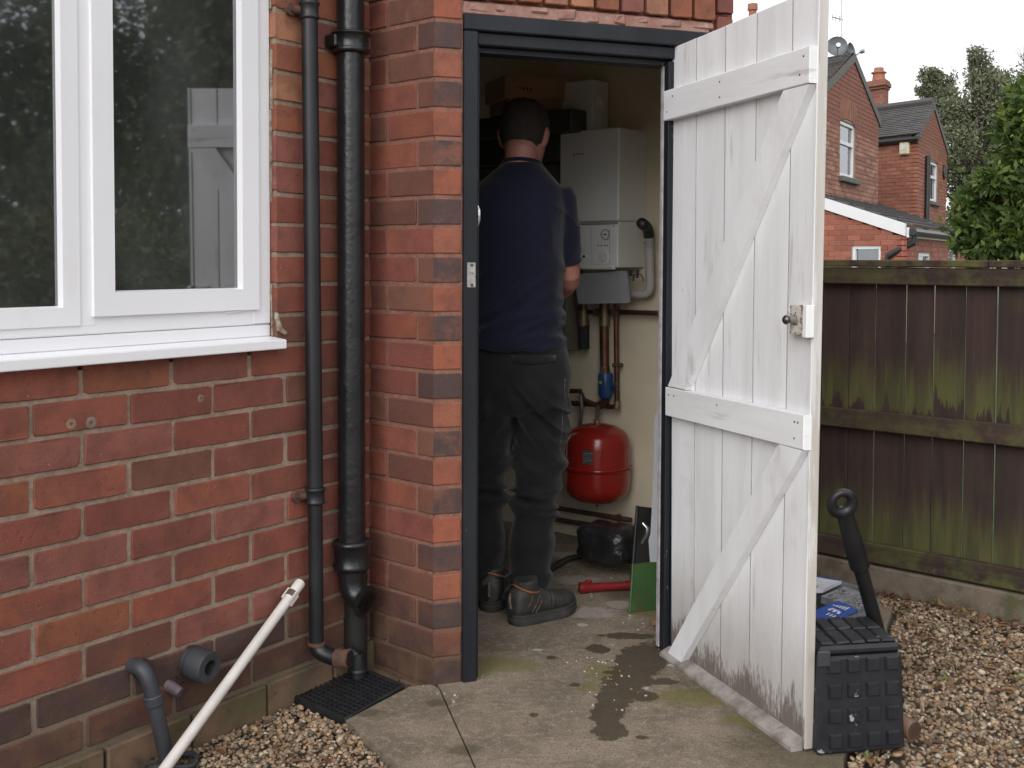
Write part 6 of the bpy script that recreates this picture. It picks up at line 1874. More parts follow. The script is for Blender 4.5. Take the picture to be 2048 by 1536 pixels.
q.tube(pth, .0062, 8, caps=False); q.build('collar', M['shirt'], shirt, smooth=70)
nose = limb([hc + HF * .076 + HT * .004, hc + HF * .092 - HT * .022, hc + HF * .088 - HT * .036], [.008, .011, .010], 10)
brow = limb([hc + HF * .080 + HT * .012 - UX * .035, hc + HF * .087 + HT * .014, hc + HF * .080 + HT * .012 + UX * .035], [.008, .009, .008], 10)
lips = limb([hc + HF * .070 - HT * .052 - UX * .018, hc + HF * .078 - HT * .052, hc + HF * .070 - HT * .052 + UX * .018], [.005, .008, .005], 8)
parts = [head, neck, nose, brow, lips]
for s in (-1, 1):
    ec = hc + UX * s * .0735 - HT * .014 - HF * .004
    er = []
    for (h, w, f_, so, sh) in ((-.030, .004, .008, -.004, .004), (-.020, .006, .013, 0, .001), (0, .0062, .018, .004, -.003), (.016, .0062, .019, .006, -.005), (.027, .005, .013, .004, -.004), (.031, .003, .006, .002, -.002)):
        er.append((ec + HT * h + UX * s * so + HF * sh, UX, HF, w, f_))
    parts.append(loft(er, 14, 2))
for (S, E, Hn, s) in ((SH_R, EL_R, HA_R, 1), (SH_L, EL_L, HA_L, -1)):
    d = E - S; fd = Hn - E; L = np.linalg.norm(fd); fd = fd / L
    parts.append(limb([S + d * .2, S + d * .6, S + d * .85, E - d * .03, E + fd * .012, E + fd * L * .30, E + fd * L * .62, E + fd * L * .92, Hn], [.045, .043, .0385, .036, .0385, .041, .034, .0255, .026], 18))
    # hand: palm, four fingers of different length closing round, thumb from the side
    sd_ = np.cross(fd, UZ); sd_ /= np.linalg.norm(sd_); dnv = np.cross(sd_, fd)
    if dnv[2] > 0: dnv = -dnv
    pal0 = Hn; pal1 = Hn + fd * .075
    parts.append(loft([(pal0 - fd * .01, sd_, dnv, .026, .020), (pal0 + fd * .02, sd_, dnv, .034, .016), (pal1 - fd * .02, sd_, dnv, .040, .0145), (pal1, sd_, dnv, .039, .012)], 16, 2.4))
    for i, fl_ in enumerate((.066, .074, .070, .054)):
        b0 = pal1 - fd * .012 + sd_ * (-.030 + .020 * i) * (-s)
        k1 = b0 + fd * fl_ * .48 + dnv * .006; k2 = k1 + fd * fl_ * .26 + dnv * fl_ * .26; k3 = k2 + fd * fl_ * .02 + dnv * fl_ * .30
        parts.append(limb([b0, k1, k2, k3], [.0088, .0082, .0076, .0064], 10))
    tb0 = pal0 + fd * .018 - sd_ * s * -.0 + sd_ * (.026 if s < 0 else -.026)
    sdir = sd_ * (1 if s < 0 else -1)
    parts.append(limb([tb0, tb0 + fd * .028 + sdir * .020, tb0 + fd * .052 + sdir * .022 + dnv * .010, tb0 + fd * .066 + sdir * .016 + dnv * .020], [.013, .0112, .0100, .0080], 10))
V, N, fc = smooth_blob(parts, .0042, 4, .45)
skin_obj('body', V, fc, M['skin'], man)
# eyes
q = MB()
for s in (-1, 1): q.lathe(hc + HF * .074 + UX * s * .031 - HT * .004, HF, [(0, .010), (.006, .0095), (.010, .006), (.0115, 0)], 14)
q.build('eyes', M['card_white'], man, smooth=60)
# short dark hair: a cap over the skull with a ragged hairline
bmx = bmesh.new(); bmesh.ops.create_uvsphere(bmx, u_segments=110, v_segments=90, radius=1); HV = np.array([v.co[:] for v in bmx.verts]); HFc = [tuple(v.index for v in f.verts) for f in bmx.faces]; bmx.free()
prof_h = np.array([-.098, -.088, -.070, -.045, -.015, .020, .050, .074, .090, .099])
prof_w = np.array([.030, .046, .056, .064, .0685, .0715, .0695, .058, .040, .012]); prof_f = np.array([.030, .046, .062, .078, .087, .091, .088, .074, .052, .014]); prof_s = np.array([.052, .040, .026, .012, .004, 0, -.002, -.002, -.002, 0])
hh = HV[:, 2] * .0985; ww = np.interp(hh, prof_h, prof_w); ff = np.interp(hh, prof_h, prof_f); ss = np.interp(hh, prof_h, prof_s)
rad = np.sqrt(HV[:, 0] ** 2 + HV[:, 1] ** 2) + 1e-9; cx_, fy_ = HV[:, 0] / rad, HV[:, 1] / rad
back = -fy_
line = np.where(back > .2, -.054, np.where(back > -.25, -.020 + .0 * back, .045)) + .007 * vnoise(np.stack([cx_ * 9, fy_ * 9, hh * 0], 1), 3)
line = np.where((back > .05) & (back < .5), -.030 - .05 * (back - .05), line)
thick = np.clip((hh - line) / .030, 0, 1) * .0065 + .0005
thick = thick + np.clip((hh - line) / .03, 0, 1) * .0018 * vnoise(np.stack([cx_ * 26, fy_ * 26, hh * 120], 1), 6)
keep_ = hh > line
k1 = np.maximum(np.abs(hh), 0)
P = hc + np.outer(hh + np.where(hh > .06, thick, 0), HT) + np.outer(cx_ * (np.minimum(ww, ww) + thick), UX) + np.outer(fy_ * (ff + thick) + ss, HF)
fk = [f for f in HFc if all(keep_[i] for i in f)]
used = sorted({i for f in fk for i in f}); remap = {o: i for i, o in enumerate(used)}
q = MB(); q.add(P[used], [tuple(remap[i] for i in f) for f in fk])
M['hair'] = mat('short_dark_hair', (.020, .015, .012), (.032, .024, .019), 60, .7, bump=1.0, bscale=420, rand=False, bdist=.004)
hair = q.build('hair', M['hair'], man, smooth=80)
bmx = bmesh.new(); bmx.from_mesh(hair.data); bmesh.ops.recalc_face_normals(bmx, faces=bmx.faces); bmx.to_mesh(hair.data); bmx.free()
# hair strands standing off the cap, cropped short
hp = P[keep_]; nrm_ = (hp - hc) / np.linalg.norm(hp - hc, axis=1)[:, None]
q = MB()
for _ in range(2600):
    i = random.randrange(len(hp)); L = random.uniform(.005, .010)
    d_ = nrm_[i] * .6 - HT * .5 + np.array([random.gauss(0, .4), random.gauss(0, .4), random.gauss(0, .2)]); d_ /= np.linalg.norm(d_)
    s_ = np.cross(d_, nrm_[i]); s_ = s_ / (np.linalg.norm(s_) + 1e-9) * .0006
    a = hp[i] - nrm_[i] * .001
    q.add([a - s_, a + s_, a + d_ * L], [(0, 1, 2)])
st_ = q.build('hair_strands', M['hair'], man); st_['kind'] = 'stuff'

# work shoes
M['shoe'] = mat('scuffed_black_leather', (.030, .029, .028), (.055, .050, .045), 16, .5, .7, bump=.3, bscale=60, spots=[((.12, .105, .09), 26, .60, .74, .5, (1, 1, 1))])
M['sole'] = mat('rubber_sole', (.030, .030, .030), (.050, .047, .043), 20, .75, spots=[((.11, .09, .07), 20, .58, .72, .5, (1, 1, 1))])
M['orange'] = mat('orange_trim', (.26, .10, .025), (.20, .075, .02), 40, .6)
def shoe(heel, toe, ankle, side):
    h, t_ = np.array(heel), np.array(toe); d = t_ - h; L = np.linalg.norm(d); d /= L; s = np.array([d[1], -d[0], 0])
    t = thing_part('shoe', man)
    out = lambda k: (.036 + .010 * math.sin(min(1, k * 1.0) * math.pi) + .009 * math.exp(-((k - .70) / .16) ** 2)) * (1 if .12 < k < .88 else (math.sqrt(max(.12, 1 - ((.12 - k) / .125) ** 2)) if k <= .12 else math.sqrt(max(.02, 1 - ((k - .88) / .125) ** 2))))
    ks = [0.0, .01, .03, .06, .10, .15, .3, .45, .6, .75, .88, .94, .98, 1.0]
    pol = [tuple((h + d * L * k + s * out(k))[:2]) for k in ks] + [tuple((h + d * L * k - s * out(k) * .92)[:2]) for k in reversed(ks)]
    q = MB()
    n = len(pol); cpt = np.mean(pol, 0)
    lay = [(.0, .965), (.006, 1.0), (.018, 1.0), (.020, .975), (.024, .98), (.030, .99), (.033, .955)]
    vs = []
    for z_, k in lay:
        for (x, y) in pol:
            kk = ((np.array([x, y, 0]) - h) @ d) / L
            spring = max(0, (kk - .72)) ** 2 * .20
            arch = -.0 
            vs.append((cpt[0] + (x - cpt[0]) * k, cpt[1] + (y - cpt[1]) * k, z_ + spring + .001))
    fs = [tuple(reversed(range(n)))] + [(i * n + k, i * n + (k + 1) % n, (i + 1) * n + (k + 1) % n, (i + 1) * n + k) for i in range(len(lay) - 1) for k in range(n)] + [tuple(range((len(lay) - 1) * n, len(lay) * n))]
    ar = sum(pol[i][0] * pol[(i + 1) % n][1] - pol[(i + 1) % n][0] * pol[i][1] for i in range(n))
    if ar < 0: fs = [tuple(reversed(f)) for f in fs]
    q.add(vs, fs)
    for k in range(9):                                    # tread cleats along the edge
        kk = .06 + .1 * k
    q.build('sole', M['sole'], t, smooth=35)
    def R(k, z_, w, hgt): return (h + d * L * k + UZ * z_, s, UZ, w, hgt)
    up_ = loft([R(.012, .060, .026, .030), R(.05, .066, .034, .042), R(.15, .070, .038, .050), R(.28, .070, .040, .054), R(.40, .064, .0405, .044), R(.52, .056, .0425, .034), R(.66, .050, .0455, .028), R(.80, .048, .044, .025), R(.90, .048, .036, .0225), R(.965, .046, .020, .014)], 24, 2.6)
    ank = limb([h + d * L * .24 + UZ * .06, h + d * L * .23 + UZ * .115, h + d * L * .22 + UZ * .135], [.040, .040, .041], 20)
    Vv, Nn, fq = smooth_blob([up_, ank], .0050, 4)
    Vv[:, 2] = np.maximum(Vv[:, 2], .018)
    kk = ((Vv - h) @ d) / L
    crease = np.exp(-((kk - .55) / .10) ** 2) * (Vv[:, 2] > .045)
    Vv = Vv + Nn * (crease * .0016 * np.sin(kk * L * 420))[:, None]
    skin_obj('upper', Vv, fq, M['shoe'], t)
    # collar trim, laces and stitched panels
    q = MB(); pts = []
    for k in range(17):
        a = -math.pi * .95 + math.pi * 1.9 * k / 16
        cpos = h + d * (L * .225 - .043 * math.cos(a)) + s * .0425 * math.sin(a) + UZ * (.112 + .010 * math.cos(a) - .012 * abs(math.sin(a)))
        pts.append(cpos)
    q.tube(pts, .0034, 8); q.build('collar_trim', M['orange'], t, smooth=60)
    q = MB(); q.tube([h + d * .001 + UZ * .052, h - d * .004 + UZ * .075, h - d * .002 + UZ * .098], [.004, .0045, .004], 8); q.build('pull_tab', M['stitch'], t, smooth=60)
    q = MB()
    for k in range(4):
        kk_ = .34 + k * .06; zt = .112 - k * .011
        q.tube([h + d * L * kk_ + s * .030 + UZ * (zt - .018), h + d * L * (kk_ + .012) + UZ * zt, h + d * L * kk_ - s * .030 + UZ * (zt - .018)], .0022, 6)
    for sg in (1, -1):
        for (k0, z0, k1, z1) in ((.20, .040, .33, .085), (.26, .038, .38, .078), (.14, .06, .22, .09)):
            w0 = .0415
            q.tube([h + d * L * k0 + s * sg * w0 + UZ * z0, h + d * L * (k0 + k1) / 2 + s * sg * (w0 + .002) + UZ * (z0 + z1) / 2, h + d * L * k1 + s * sg * (w0 - .003) + UZ * z1], .0014, 5)
    q.build('stitching', M['stitch'], t)
    return t
def thing_part(name, par):
    o = bpy.data.objects.new(name, None); o.empty_display_size = .02; return link(o, par)
shoe(ground(1021, 1251), ground(1146, 1219), None, 1)
shoe(ground(978, 1226), ground(978, 1226) + np.array([.045, .262, 0]), None, -1)
# ------------------------------------------------------------------ houses beyond the fence
GD = np.array([math.sin(math.radians(30.5)), math.cos(math.radians(30.5))])     # along the gables, away from us
SDv = np.array([-math.sin(math.radians(34)), math.cos(math.radians(34))])      # along the side walls, away to the left
M['far_brick'] = brick_mat('far_brick')
M['far_mortar'] = mat('far_mortar', (.34, .27, .21), (.28, .22, .17), 6, .95, rand=False)
M['slate'] = mat('roof_slate', (.060, .056, .056), (.095, .085, .080), 40, .75, spots=[((.13, .12, .09), 20, .6, .75, .5, (1, 1, 1))])
M['stone_grey'] = mat('grey_sill', (.13, .125, .12), rough=.8)
M['white_paint'] = mat('white_fascia', (.74, .74, .75), (.70, .70, .71), 2, .5)
M['black_gutter'] = mat('black_gutter', (.022, .022, .024), rough=.4)
M['net'] = mat('net_curtain', (.34, .36, .36), (.46, .47, .47), 12, .8, stretch=(1, 1, .15))
M['far_glass'] = M['glass']
class FWall(Frame):
    def __init__(s, o, d):
        s.o = np.array(o[:2], float); s.x = np.array(d) / np.linalg.norm(d); s.ang = math.atan2(s.x[1], s.x[0]); s.n = np.array([s.x[1], -s.x[0]])
        if s.n @ (-s.o) < 0: raise SystemExit('wall faces away')
FAR_COL = {'a': [(.40, .19, .125), (.35, .155, .10), (.31, .135, .09), (.43, .22, .15), (.26, .125, .09)], 'b': [(.34, .125, .08), (.30, .11, .07), (.37, .145, .09)], 'e': [(.36, .115, .072), (.40, .135, .085), (.32, .10, .065)]}  # brick tones paled: distance haze is put into the colour
unit_brick = MB().box(0, 1, 0, 1, 0, 1, .02); ub = bpy.data.meshes.new('brick'); ub.from_pydata(unit_brick.v, [], unit_brick.f); ub.materials.append(M['far_brick'])
def far_bricks(fr, poly, parent, cols, holes=(), zoff=0.0, rows=None, ch=.075, Lb=.225, limit=300, view=None):
    zs_ = [p[1] for p in poly]; n = 0
    z = math.floor(min(zs_) / ch) * ch; r = 0
    rest = MB()
    while z < max(zs_):
        ts_ = []
        zc = z + ch / 2
        for i in range(len(poly)):
            (a, za), (b, zb) = poly[i], poly[(i + 1) % len(poly)]
            if (za > zc) != (zb > zc): ts_.append(a + (zc - za) / (zb - za) * (b - a))
        ts_.sort()
        for a, b in zip(ts_[::2], ts_[1::2]):
            k = math.floor(a / Lb) - 1
            while True:
                t0 = k * Lb + (Lb / 2 if int(round(z / ch)) % 2 else 0); t1 = t0 + Lb; k += 1
                if t0 > b: break
                u0, u1 = max(t0, a), min(t1, b)
                if u1 - u0 < .04: continue
                segs = [(u0, u1)]
                for (h0, h1, hz0, hz1) in holes:
                    if hz0 < zc < hz1:
                        ns = []
                        for (s0, s1) in segs:
                            if s1 <= h0 or s0 >= h1: ns.append((s0, s1))
                            else:
                                if s0 < h0 - .03: ns.append((s0, h0))
                                if s1 > h1 + .03: ns.append((h1, s1))
                        segs = ns
                for (s0, s1) in segs:
                    if s1 - s0 < .03: continue
                    if n >= limit or (view and not view(fr.pt((s0 + s1) / 2, 0, zc))):
                        rest.fbox(fr, s0 + .004, s1 - .006, -.05, .008, z + .004, z + ch - .006); continue
                    o = bpy.data.objects.new('brick', ub); link(o, parent, fr.pt(s0 + .004, .010 + random.uniform(-.002, .003), z + .004))
                    o.rotation_euler = (0, 0, fr.ang); o.scale = (s1 - s0 - .010, .07, ch - .010)
                    c = random.choice(FAR_COL[cols]); g = random.uniform(.85, 1.12); o.color = (c[0] * g, c[1] * g, c[2] * g, 1); n += 1
        z += ch
    if rest.v:
        o = rest.build('brick', M['far_brick'], parent); o.color = (.26, .095, .06, 1); o['kind'] = 'stuff'
    return n
def clip(poly, ax, lim, sign):
    out = []
    for i in range(len(poly)):
        p, q_ = poly[i], poly[(i + 1) % len(poly)]
        ip, iq = sign * (p[ax] - lim) >= 0, sign * (q_[ax] - lim) >= 0
        if ip: out.append(p)
        if ip != iq:
            k = (lim - p[ax]) / (q_[ax] - p[ax]); out.append((p[0] + (q_[0] - p[0]) * k, p[1] + (q_[1] - p[1]) * k))
    return out
def core(fr, poly, parent, holes=(), depth=.25):
    pieces = [poly]
    for (h0, h1, z0, z1) in holes:
        nx = []
        for p in pieces:
            m_ = clip(clip(p, 0, h0, 1), 0, h1, -1)
            nx += [clip(p, 0, h0, -1), clip(p, 0, h1, 1)]
            if m_: nx += [clip(m_, 1, z0, -1), clip(m_, 1, z1, 1)]
        pieces = [p for p in nx if len(p) > 2]
    q = MB()
    for p in pieces: q.wallprism(fr, p, -depth, 0)
    return q.build('wall', M['far_mortar'], parent)
def sees(P):
    v = np.array(P) - np.array([0, 0, CAM_H]); dd_ = v @ fw; x = 1024 + F_PX * (v @ RV) / dd_; y = CY_PX - F_PX * (v @ UV) / dd_
    return 1640 < x < 2060 and -20 < y < 545
def far_window(fr, t0, t1, z0, z1, parent, arch=0.0, split=.38, lab_=None):
    w = bpy.data.objects.new('window', None); link(w, parent, fr.pt((t0 + t1) / 2, 0, z0))
    q = MB(); fwid = .055
    for (a, b, c, d_) in ((t0, t1, z0, z0 + fwid), (t0, t1, z1 - fwid, z1), (t0, t0 + fwid, z0 + fwid, z1 - fwid), (t1 - fwid, t1, z0 + fwid, z1 - fwid)):
        q.fbox(fr, a, b, -.075, -.02, c, d_, .004)
    if split: q.fbox(fr, t0 + fwid, t1 - fwid, -.075, -.022, z1 - (z1 - z0) * split - .03, z1 - (z1 - z0) * split + .03, .004)
    q.build('frame', M['white_paint'], w)
    q = MB(); q.fbox(fr, t0 + .02, t1 - .02, -.062, -.055, z0 + .02, z1 - .02); q.build('pane', M['far_glass'], w)
    q = MB(); q.fbox(fr, t0 + .0, t1 - .0, -.20, -.16, z0, z1); q.build('curtain', M['net'], w)
    return w
def slates(q, P0, P1, P2, P3, rows, th=.02):
    """P0-P1 eave, P3-P2 ridge; overlapping rows of slates, each slate its own small slab"""
    P0, P1, P2, P3 = (np.array(p, float) for p in (P0, P1, P2, P3))
    nn = np.cross(P1 - P0, P3 - P0); nn /= np.linalg.norm(nn); nn = nn if nn[2] > 0 else -nn
    W = np.linalg.norm(P1 - P0); n = max(2, int(W / .26))
    for r in range(rows):
        v0, v1 = r / rows, (r + 1.15) / rows
        for k in range(-1, n + 1):
            u0, u1 = (k + (.5 if r % 2 else 0)) / n, (k + 1 + (.5 if r % 2 else 0)) / n
            u0, u1 = max(0, u0), min(1, u1)
            if u1 - u0 < .2 / n: continue
            f = lambda u, v: (P0 * (1 - u) + P1 * u) * (1 - v) + (P3 * (1 - u) + P2 * u) * v
            e = .004 / W; lift = nn * (th + random.uniform(0, .010)); lo = nn * .004
            v1c = min(v1, 1.0)
            a, b, c, d_ = f(u0 + e, v0), f(u1 - e, v0), f(u1 - e, v1c), f(u0 + e, v1c)
            q.convex([a + lift, b + lift, c + lo, d_ + lo, a, b, c, d_], [(0, 1, 2, 3), (4, 5, 6, 7), (0, 1, 5, 4), (1, 2, 6, 5), (2, 3, 7, 6), (3, 0, 4, 7)])

GROUND_H = -1.2
# --- house A: the left gable with the chimney dishes
YA = 20.5
pa = at_depth(1757, 236, YA)                              # far eave corner of the gable
FA = FWall(pa - np.append(GD, 0) * 0, GD)                  # t negative towards us
ap = FA.px(1707, 112); ta, za = ap
t_near = 2 * ta
hA = thing('gabled_house', 'red brick gabled house with satellite dishes, left of the two beyond the fence', 'house', (*pa[:2], GROUND_H), 'houses beyond the fence')
gable = [(t_near, GROUND_H), (0, GROUND_H), (0, pa[2]), (ta, za), (t_near, pa[2])]
w1 = FA.px(1680, 240); w2 = FA.px(1709, 351)
wz1 = FA.px(1680, 238)[1]; wz0 = FA.px(1680, 352)[1]
wA = core(FA, gable, hA, [(w1[0], w2[0], wz0, wz1)], .05)
far_window(FA, w1[0] + .01, w2[0] - .01, wz0 + .01, wz1 - .01, hA)
q = MB(); q.fbox(FA, w1[0] - .08, w2[0] + .34 * 0 + .12, -.05, .09, wz0 - .09, wz0 - .002, .01); q.build('sill', M['stone_grey'], hA)
# arch of upright bricks over the window
M['arch_brick'] = mat('arch_brick', (.30, .12, .065), (.17, .075, .05), 3, .85)
nA = 9
for k in range(nA):
    a = w1[0] - .05 + (w2[0] - w1[0] + .10) * k / nA; wd_ = (w2[0] - w1[0] + .10) / nA
    lift = .10 * (1 - ((k - (nA - 1) / 2) / (nA / 2)) ** 2)
    q = MB(); q.fbox(FA, a + .006, a + wd_ - .006, -.05, .012, wz1 - .04 + lift * .8, wz1 + .30 + lift, .006); o = q.build('arch_brick', M['arch_brick'], hA)
far_bricks(FA, [(FA.px(1640, 300)[0], FA.px(1700, 432)[1]), (0, FA.px(1700, 432)[1]), (0, pa[2]), (ta, za), (t_near, pa[2])], wA, 'a', [(w1[0], w2[0], wz0 - .09, wz1 + .34)], view=sees)
sl2 = np.append(SDv, 0) * 7.0
FAn = FWall(FA.pt(t_near, 0, 0)[:2] + SDv * 7.0, -SDv)
wAn = core(FAn, [(0, GROUND_H), (6.85, GROUND_H), (6.85, pa[2]), (0, pa[2])], hA, (), .05)
far_bricks(FAn, [(0, .5), (7.0, .5), (7.0, pa[2]), (0, pa[2])], wAn, 'a', limit=0)
apP, farE, nearE = FA.pt(ta, 0, za), FA.pt(.10, 0, pa[2] - .06), FA.pt(t_near - .1, 0, pa[2] - .06)
q = MB(); slates(q, nearE + np.array([0, 0, .04]), nearE + sl2 + np.array([0, 0, .04]), apP + sl2 + np.array([0, 0, .06]), apP + np.array([0, 0, .06]), 22); slates(q, farE + np.array([0, 0, .04]), farE + sl2 + np.array([0, 0, .04]), apP + sl2 + np.array([0, 0, .06]), apP + np.array([0, 0, .06]), 22)
o = q.build('roof_slates', M['slate'], hA); o['kind'] = 'stuff'
q = MB()
u = np.append(FA.n, 0) * .03
for (a, b) in ((apP, farE), (apP, nearE)):
    q.convex([a + u + np.array([0, 0, .05]), b + u + np.array([0, 0, .05]), b + u - np.array([0, 0, .10]), a + u - np.array([0, 0, .10]), a - u, b - u, b - u - np.array([0, 0, .1]), a - u - np.array([0, 0, .1])], [(0, 1, 2, 3), (4, 5, 6, 7), (0, 1, 5, 4), (1, 2, 6, 5), (2, 3, 7, 6), (3, 0, 4, 7)])
q.build('verge', M['stone_grey'], hA)
q = MB(); q.tube([farE - np.append(GD, 0) * -.08, farE + sl2], .06, 8); q.build('gutter', M['black_gutter'], hA)
# dishes, aerial and white bracket at the gable top
M['dish_grey'] = mat('dish_grey', (.15, .16, .17), rough=.45)
M['alu'] = mat('aluminium', (.45, .46, .47), rough=.4, metal=.8)
def dish(x, y, r, lab_, face):
    c = at_depth(x, y, YA - .25); t = thing('satellite_dish', lab_, 'satellite dish', c, 'dishes on the gable')
    f = np.array(face, float); f /= np.linalg.norm(f)
    q = MB(); q.lathe(c, f, [(-.10, 0), (-.095, r * .35), (-.06, r * .7), (0, r), (-.006, r * 1.0), (-.055, r * .68), (-.085, r * .3), (-.088, 0)], 24); q.build('dish', M['dish_grey'], t, smooth=50)
    q = MB(); q.tube([c - f * .09, c - f * .15, c - f * .15 - np.array([0, 0, r * 1.3])], .025, 8); q.tube([c - np.array([0, 0, r * .9]), c + f * r * 1.1 - np.array([0, 0, r * .5])], .012, 6); q.lathe(c + f * r * 1.05 - np.array([0, 0, r * .5]), f, [(0, .04), (.08, .04)], 10); q.build('arm', M['alu'], t)
dish(1674, 92, .19, 'round satellite dish facing us on the left gable top', (-.2, -1, .25)); dish(1704, 101, .155, 'satellite dish turned sideways on the left gable top', (.75, -.65, .2))
ae = thing('tv_aerial', 'thin television aerial mast with short cross rods above the gable', 'aerial', at_depth(1682, 130, YA - .1))
q = MB(); q.tube([at_depth(1681, 140, YA - .1), at_depth(1684, -30, YA - .1)], .014, 6); q.build('mast', M['alu'], ae)
q = MB(); a, b = at_depth(1664, 34, YA - .1), at_depth(1686, 40, YA - .1); q.tube([a, b], .012, 6)
for k in (.05, .35, .7):
    c = a * (1 - k) + b * k; q.tube([c - np.array([0, 0, .06]), c + np.array([0, 0, .06])], .010, 5)
q.build('rod', M['alu'], ae)
wbx = thing('white_bracket', 'white sleeved pole fixing hanging at the gable top below the dishes', 'bracket', at_depth(1665, 170, YA - .2))
a, b = at_depth(1668, 172, YA - .2), at_depth(1703, 118, YA - .2)
q = MB(); q.tube([a, b], .035, 8); q.build('pole', M['alu'], wbx)
a, b = at_depth(1660, 172, YA - .3), at_depth(1672, 140, YA - .3)
q = MB(); q.convex([at_depth(x, y, YA - .3 + dz) for dz in (0, .10) for x, y in ((1654, 168), (1669, 173), (1677, 146), (1668, 137), (1660, 144))], [(0, 1, 2, 3, 4), (5, 6, 7, 8, 9), (0, 1, 6, 5), (1, 2, 7, 6), (2, 3, 8, 7), (3, 4, 9, 8), (4, 0, 5, 9)]); q.build('sleeve', M['white_paint'], wbx)

# --- house B: the second house with slate roof, chimney and alarm box
YB_ = 22.0
pb = at_depth(1835, 268, YB_)                             # near eave corner
FBg = FWall(pb, GD)                                        # gable face, t from the near corner away
FBs_d = SDv
FBs = FWall(pb + np.append(SDv, 0) * 6, -SDv)              # side wall; t = 6 at the near corner
tE, zE = FBg.px(1894, 287)
tA = tE / 2; zA = FBg.px(1867, 211)[1]; tA = FBg.px(1867, 211)[0]
hB = thing('gabled_house', 'second red brick house with slate roof, chimney and yellow alarm box', 'house', (*pb[:2], GROUND_H), 'houses beyond the fence')
zR = FBg.px(1894, 290)[1]
gB = [(.15, GROUND_H), (tE, GROUND_H), (tE, pb[2]), (tA, zA), (.15, pb[2] + .1)]
wBs = core(FBs, [(0, GROUND_H), (5.85, GROUND_H), (5.85, pb[2]), (0, pb[2])], hB)
x1 = FBg.px(1858, 320); x2 = FBg.px(1874, 404)
bz1, bz0 = FBg.px(1866, 323)[1], FBg.px(1866, 404)[1]
wB = core(FBg, gB, hB, [(x1[0], x2[0], bz0, bz1)], .05)
far_window(FBg, x1[0] + .01, x2[0] - .01, bz0 + .01, bz1 - .01, hB)
q = MB(); q.fbox(FBg, x1[0] - .08, x2[0] + .10, -.05, .08, bz0 - .08, bz0 - .002, .01); q.build('sill', M['stone_grey'], hB)
nA = 7
for k in range(nA):
    a = x1[0] - .05 + (x2[0] - x1[0] + .10) * k / nA; wd_ = (x2[0] - x1[0] + .10) / nA
    lift = .06 * (1 - ((k - (nA - 1) / 2) / (nA / 2)) ** 2)
    q = MB(); q.fbox(FBg, a + .006, a + wd_ - .006, -.05, .012, bz1 - .02 + lift * .8, bz1 + .24 + lift, .006); q.build('arch_brick', M['arch_brick'], hB)
zlow = FBg.px(1850, 470)[1]
far_bricks(FBg, [(0, zlow), (tE, zlow), (tE, pb[2]), (tA, zA), (0, pb[2])], wB, 'b', [(x1[0], x2[0], bz0 - .08, bz1 + .27)], view=sees)
far_bricks(FBs, [(3.2, zlow), (6, zlow), (6, pb[2]), (3.2, pb[2])], wBs, 'b', view=sees, limit=290)
apB = FBg.pt(tA, 0, zA); fe, ne = FBg.pt(tE + .08, 0, pb[2] - .05), FBg.pt(-.08, 0, pb[2] - .05); s6 = np.append(SDv, 0) * 6.0
q = MB(); up3 = np.array([0, 0, .05])
slates(q, ne + up3 - s6 * .015, ne + s6 + up3, apB + s6 + up3, apB + up3 - s6 * .015, 16); slates(q, fe + up3, fe + s6 + up3, apB + s6 + up3, apB + up3, 16)
o = q.build('roof_slates', M['slate'], hB); o['kind'] = 'stuff'
q = MB(); q.tube([apB + up3 * 2.0, apB + s6 + up3 * 2.0], .075, 8); q.build('ridge_tile', M['slate'], hB)
q = MB(); u = np.append(FBg.n, 0) * .03
for (a, b) in ((apB, fe), (apB, ne)):
    q.convex([a + u + up3, b + u + up3, b + u - up3 * 1.6, a + u - up3 * 1.6, a - u, b - u, b - u - up3, a - u - up3], [(0, 1, 2, 3), (4, 5, 6, 7), (0, 1, 5, 4), (1, 2, 6, 5), (2, 3, 7, 6), (3, 0, 4, 7)])
q.build('verge', M['stone_grey'], hB)
q = MB(); q.tube([ne - s6 * .01 - up3, ne + s6 - up3], .055, 8); q.tube([fe - up3, fe + s6 - up3], .06, 8); q.build('gutter', M['black_gutter'], hB)
q = MB(); a = FBg.px(1850, 312); b = FBg.px(1850, 452); q.tube([FBg.pt(a[0], .06, a[1]), FBg.pt(a[0], .06, b[1] - .3)], .055, 10); q.build('drainpipe', M['black_gutter'], hB)
M['alarm'] = mat('alarm_box_cream', (.62, .55, .36), (.56, .50, .33), 8, .5); M['alarm_white'] = mat('alarm_label', (.66, .64, .60), rough=.5)
al = FBs.px(1812, 296); 
q = MB(); q.fbox(FBs, al[0] - .11, al[0] + .11, .0, .09, al[1] - .14, al[1] + .13, .025); ab = tag(q.build('alarm_box', M['alarm'], None, origin=FBs.pt(al[0], 0, al[1])), 'cream alarm box on the side wall of the second house', 'alarm box')
q = MB(); q.fbox(FBs, al[0] - .075, al[0] + .06, .088, .094, al[1] - .05, al[1] + .06, .004); q.build('label', M['alarm_white'], ab)
vt = FBg.px(1886, 344); q = MB(); q.lathe(FBg.pt(vt[0], 0, vt[1]), (*FBg.n, 0), [(0, .16), (.05, .16), (.06, .11), (.05, 0)], 14); q.build('vent', M['black_gutter'], hB)
